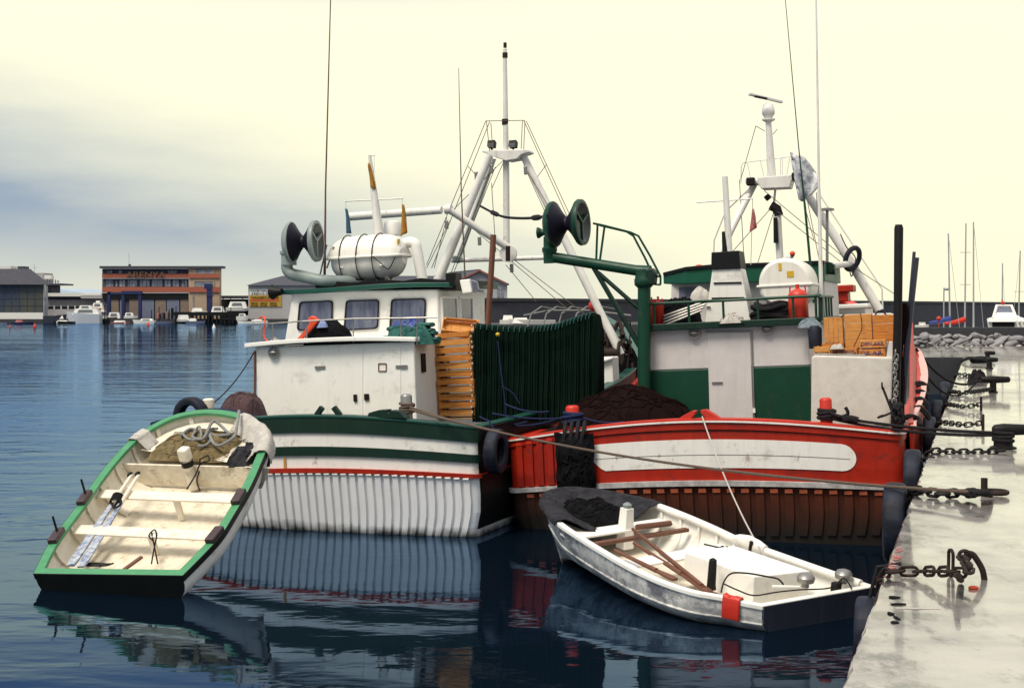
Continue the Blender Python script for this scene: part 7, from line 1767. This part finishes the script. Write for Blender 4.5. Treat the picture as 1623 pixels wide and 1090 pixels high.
# second chain with the rope splice
c = gq(1560, 786)
m = MB(); m.tube([c - UP * .02, c + UP * .22], .04, 10); m.torus(c + V(.13, 0, .05), UP, .14, .03, 20, 8); tag(m.build('mooring_ring', M_rust, smooth=True), 'iron ring and post at the end of the second chain', 'ring')
chain('second chain from the camera, doubled and heavy beside the iron ring', [edge(778, .0) - V(.02, 0, .2), edge(778, .05), gq(1490, 782, .06), gq(1520, 781, .07), gq(1556, 781, .1)], .16, .09, .022, M_iron)
m = MB(); rnd = random.Random(2)
for k in range(6): m.tube(smooth_path([gq(1520 + k * 3, 779, .08 + .02 * (k % 3)), gq(1540, 783 - k, .14), gq(1562, 780, .12 + .03 * (k % 2)), gq(1570, 784, .06)], 5), .035, 7)
tag(m.build('rope_splice', M_ropedark, smooth=True), 'dark knotted rope end lying on the iron ring', 'rope')
# chain under the big bollard
chain('chain lying in the puddle below the largest bollard', [edge(716, .0) - V(.02, 0, .2), edge(716, .03), gq(1520, 716, .03), gq(1555, 716, .03), gq(1588, 714, .06)], .15, .09, .02)
# two chains to straight posts, one to the wide bollard
for lab1, lab2, x, yt, yb, yc in (('upright iron stake nearer of the two thin ones', 'chain to the nearer thin upright stake', 1558, 656, 680, 667), ('upright iron stake farther of the two thin ones', 'chain to the farther thin upright stake', 1555, 628, 650, 638)):
    c = gq(x, yb); h = (yb - yt) * c.y / F; m = MB(); m.tube([c - UP * .02, c + UP * h * .95, c + UP * h], [.03, .03, .02], 8); tag(m.build('iron_stake', M_rust, smooth=True), lab1, 'stake', 'iron stakes on the quay')
    z = (yb - yc) * c.y / F; chain(lab2, [edge(yc + 3, .0) - V(.02, 0, .2), edge(yc + 3, .05), gq((1500 + x) / 2, yc + 6, .09), c + UP * z * .8], .16, .085, .016)
chain('chain from the quay edge to the wide headed bollard', [edge(621, .02) - V(.02, 0, .2), edge(621, .06), gq(1530, 622, .1), c2 + UP * .1], .17, .09, .018)
chain('short chain near the quay corner beside the rope bundle', [edge(594, .02) - V(.02, 0, .15), edge(594, .05), gq(1535, 594, .05), gq(1548, 600, .05)], .17, .09, .018)
m = heap(gq(1549, 606), V(1, 0, 0), V(0, 1, 0), .26, .35, .30, 91, 26, .5, 30, .03); tag(m.build('rope_bundle', M_ropedark, smooth=True), 'dark bundle of rope and chain standing on the quay before the second bollard', 'rope')
m = MB()
for (p, q, r_) in ((gq(1560, 568, .2), edge(572, .05), .05), (gq(1560, 570, .15), edge(573, .05), .05)): m.tube(smooth_path([p, p.lerp(q, .3) + UP * .05, p.lerp(q, .6) + V(0, .3, .08), q], 5), r_, 7)
m.ball(gq(1555, 571, .1), .3, (1.6, 1, .6)); tag(m.build('dark_mooring_line', M_ropedark, smooth=True), 'dark knotted mooring line at the farthest bollard', 'rope')
# tyres hanging between boat and quay
def qtyre(label, Y, z, R_=.30, r=.13, off=.02):
    Xe = qx(Y) - .03
    c = V(Xe, Y, z) - VR * (r + .03 + off); root = None
    m = MB(); m.tyre(c, VR, R_ + r, r * 1.7); o = m.build('tyre_fender', M_tyre, smooth=True); tag(o, label, 'tyre', 'tyre fenders on the quay wall')
    m = MB(); m.tube([c + UP * R_, c + UP * (ZQ - z) + VR * (r - .02), V(Xe + .15, Y + .05, ZQ + .02)], .018, 6); m.build('hanging_rope', M_ropedark, o)
    return o
t1 = qtyre('large blue black tyre with yellow scrap, upper middle of the quay wall', 17.4, 1.36, .34, .15)
m = MB(); c = V(qx(17.4) - .33, 17.3, 1.66); m.tube(smooth_path([c, c + V(.08, -.05, .03), c + V(.16, -.08, -.02)], 4), .022, 6); tag(m.build('yellow_scrap', M_yellow, smooth=True), 'small yellow plastic scrap caught on the large tyre', 'scrap')
qtyre('tyre on the quay wall between the red stern and the second chain', 21.6, 1.38, .32, .14)
qtyre('nearest tyre low on the quay wall beside the white rowing boat transom', 12.6, 1.12, .20, .11)
qtyre('tyre on the quay wall abreast of the nearer thin stake', 28.5, 1.35, .32, .14)
qtyre('tyre on the quay wall abreast of the farther thin stake', 33.5, 1.36, .32, .14)
qtyre('farthest tyre on the quay wall before the corner', 41.0, 1.36, .34, .15)
m = MB(); c = GF.at(786, 715, .55); m.tyre(c, VR, .40, .22); o = m.build('tyre_fender', M_tyre, smooth=True); tag(o, 'blue black tyre squeezed between the green and red sterns', 'tyre')
m = MB(); m.tube([c + UP * .3, GF.at(776, 668, .6)], .02, 6); m.build('hanging_rope', M_ropeblue, o)
# mooring lines
def line(label, pts, r, mt, k=8, name='mooring_line'):
    m = MB(); m.tube(smooth_path(pts, k), r, 7); return tag(m.build(name, mt, smooth=True), label, 'rope', None)
p0 = GF.at(650, 649, .42); p1 = gq(1535, 779, .16)
line('long brown line from the green boat bollard across both sterns to the iron ring', sag(p0, p1, .0, 4)[:1] + sag(p0, p1, .22, 14)[1:], .020, M_ropebrown, 3)
line('second brown line leaving the green boat bollard beside the first, ending at the gap', sag(GF.at(650, 645, .45), GF.at(792, 684, -.6), .03, 8), .022, M_ropebrown, 3)
m = MB()
for k in range(4): c = GF.at(645, 640 + k * 4.5, .55); m.torus(c, GF.z + GF.a * .12 * (-1) ** k, .125, .026, 18, 7)
tag(m.build('rope_turns', M_ropebrown, smooth=True), 'brown rope turns round the green boat bollard', 'rope')
pA = RF.at(1320, 660, .3)
m = MB()
for k, (dy, ex) in enumerate(((0, 0), (4, -.04))): m.tube(sag(pA + UP * (-.04 * k), c1 + V(-.10 + ex, .02 * k, .26 - .04 * k), .05 + .03 * k, 14), .026, 7)
m.tube(smooth_path([RF.at(1318, 655, .3), RF.at(1334, 660, .2), RF.at(1344, 655, .2), RF.at(1340, 645, .2)], 5), .03, 7); m.tube(smooth_path([RF.at(1336, 664, .2), RF.at(1348, 663, .2), RF.at(1360, 666, .2)], 5), .06, 7)
tag(m.build('mooring_hawsers', M_ropedark, smooth=True), 'two heavy dark hawsers from the right red bollard to the largest quay bollard', 'rope')
m = MB()
for k in range(3): m.torus(c1 + UP * (.14 + .06 * k), UP + V(.06 * (-1) ** k, 0, 0), .15, .032, 20, 7)
tag(m.build('hawser_eye', M_ropedark, smooth=True), 'hawser eyes dropped round the largest quay bollard', 'rope')
line('thin pale line from the red fairlead down to the white rowing boat', sag(RF.at(1113, 660, -.06), B.wp(1212, 882, .02), .16, 12), .012, M_ropepale, 3)
line('dark bow line from the red boat forward over the quay to the rope bundle', sag(RF.at(1452, 552, 13), gq(1552, 603, .4), .4, 10), .03, M_ropedark, 3)
line('second dark bow line low across the quay corner', sag(RF.at(1462, 585, 11), gq(1549, 604, .3), .5, 10), .024, M_ropedark, 3)
# litter and paint marks on the quay
m = MB(); rnd = random.Random(6)
for (x, y, w, h) in ((1417, 946, .10, .03), (1424, 957, .16, .02), (1412, 972, .05, .03), (1418, 986, .07, .03), (1421, 979, .04, .05)):
    p = gq(x, y, .002); q = [p + V(w * (math.cos(t) * .5 * rnd.uniform(.6, 1.2)), h * 1.6 * math.sin(t) * rnd.uniform(.6, 1.2), 0) for t in [k * .785 for k in range(8)]]; m.hexa(q, [a + UP * .004 for a in q])
tag(m.build('dark_scraps', M_netblack), 'flat dark scraps of net litter on the near quay edge', 'litter', kind='stuff')
m = MB(); p, q = gq(1419, 963, .001), gq(1490, 964, .001); m.beam(p, q, .035, .004); tag(m.build('white_stick', M_ropepale), 'thin pale stick lying on the near quay', 'stick')
m = MB(); p = gq(1543, 931, .01); m.ball(p, .03, (1.5, 1, .6)); tag(m.build('orange_scrap', M_orange, smooth=True), 'small orange scrap on the wet quay below the bent stake', 'scrap')
m = MB(); rnd = random.Random(16)
for k in range(12):
    y = 868 + k * 4 + rnd.uniform(-2, 2); x = 1340 + (1090 - y) * .3588 + 3 + rnd.uniform(0, 7); p = gq(x, y, .001); m.box(p, .05 * rnd.uniform(.3, 1.2), .07 * rnd.uniform(.4, 1.2), .003, ex=V(.8, .6, 0), ey=V(-.6, .8, 0))
tag(m.build('red_paint_marks', M_flagred), 'worn red paint marks on the coping at the quay edge', 'paint', kind='stuff')
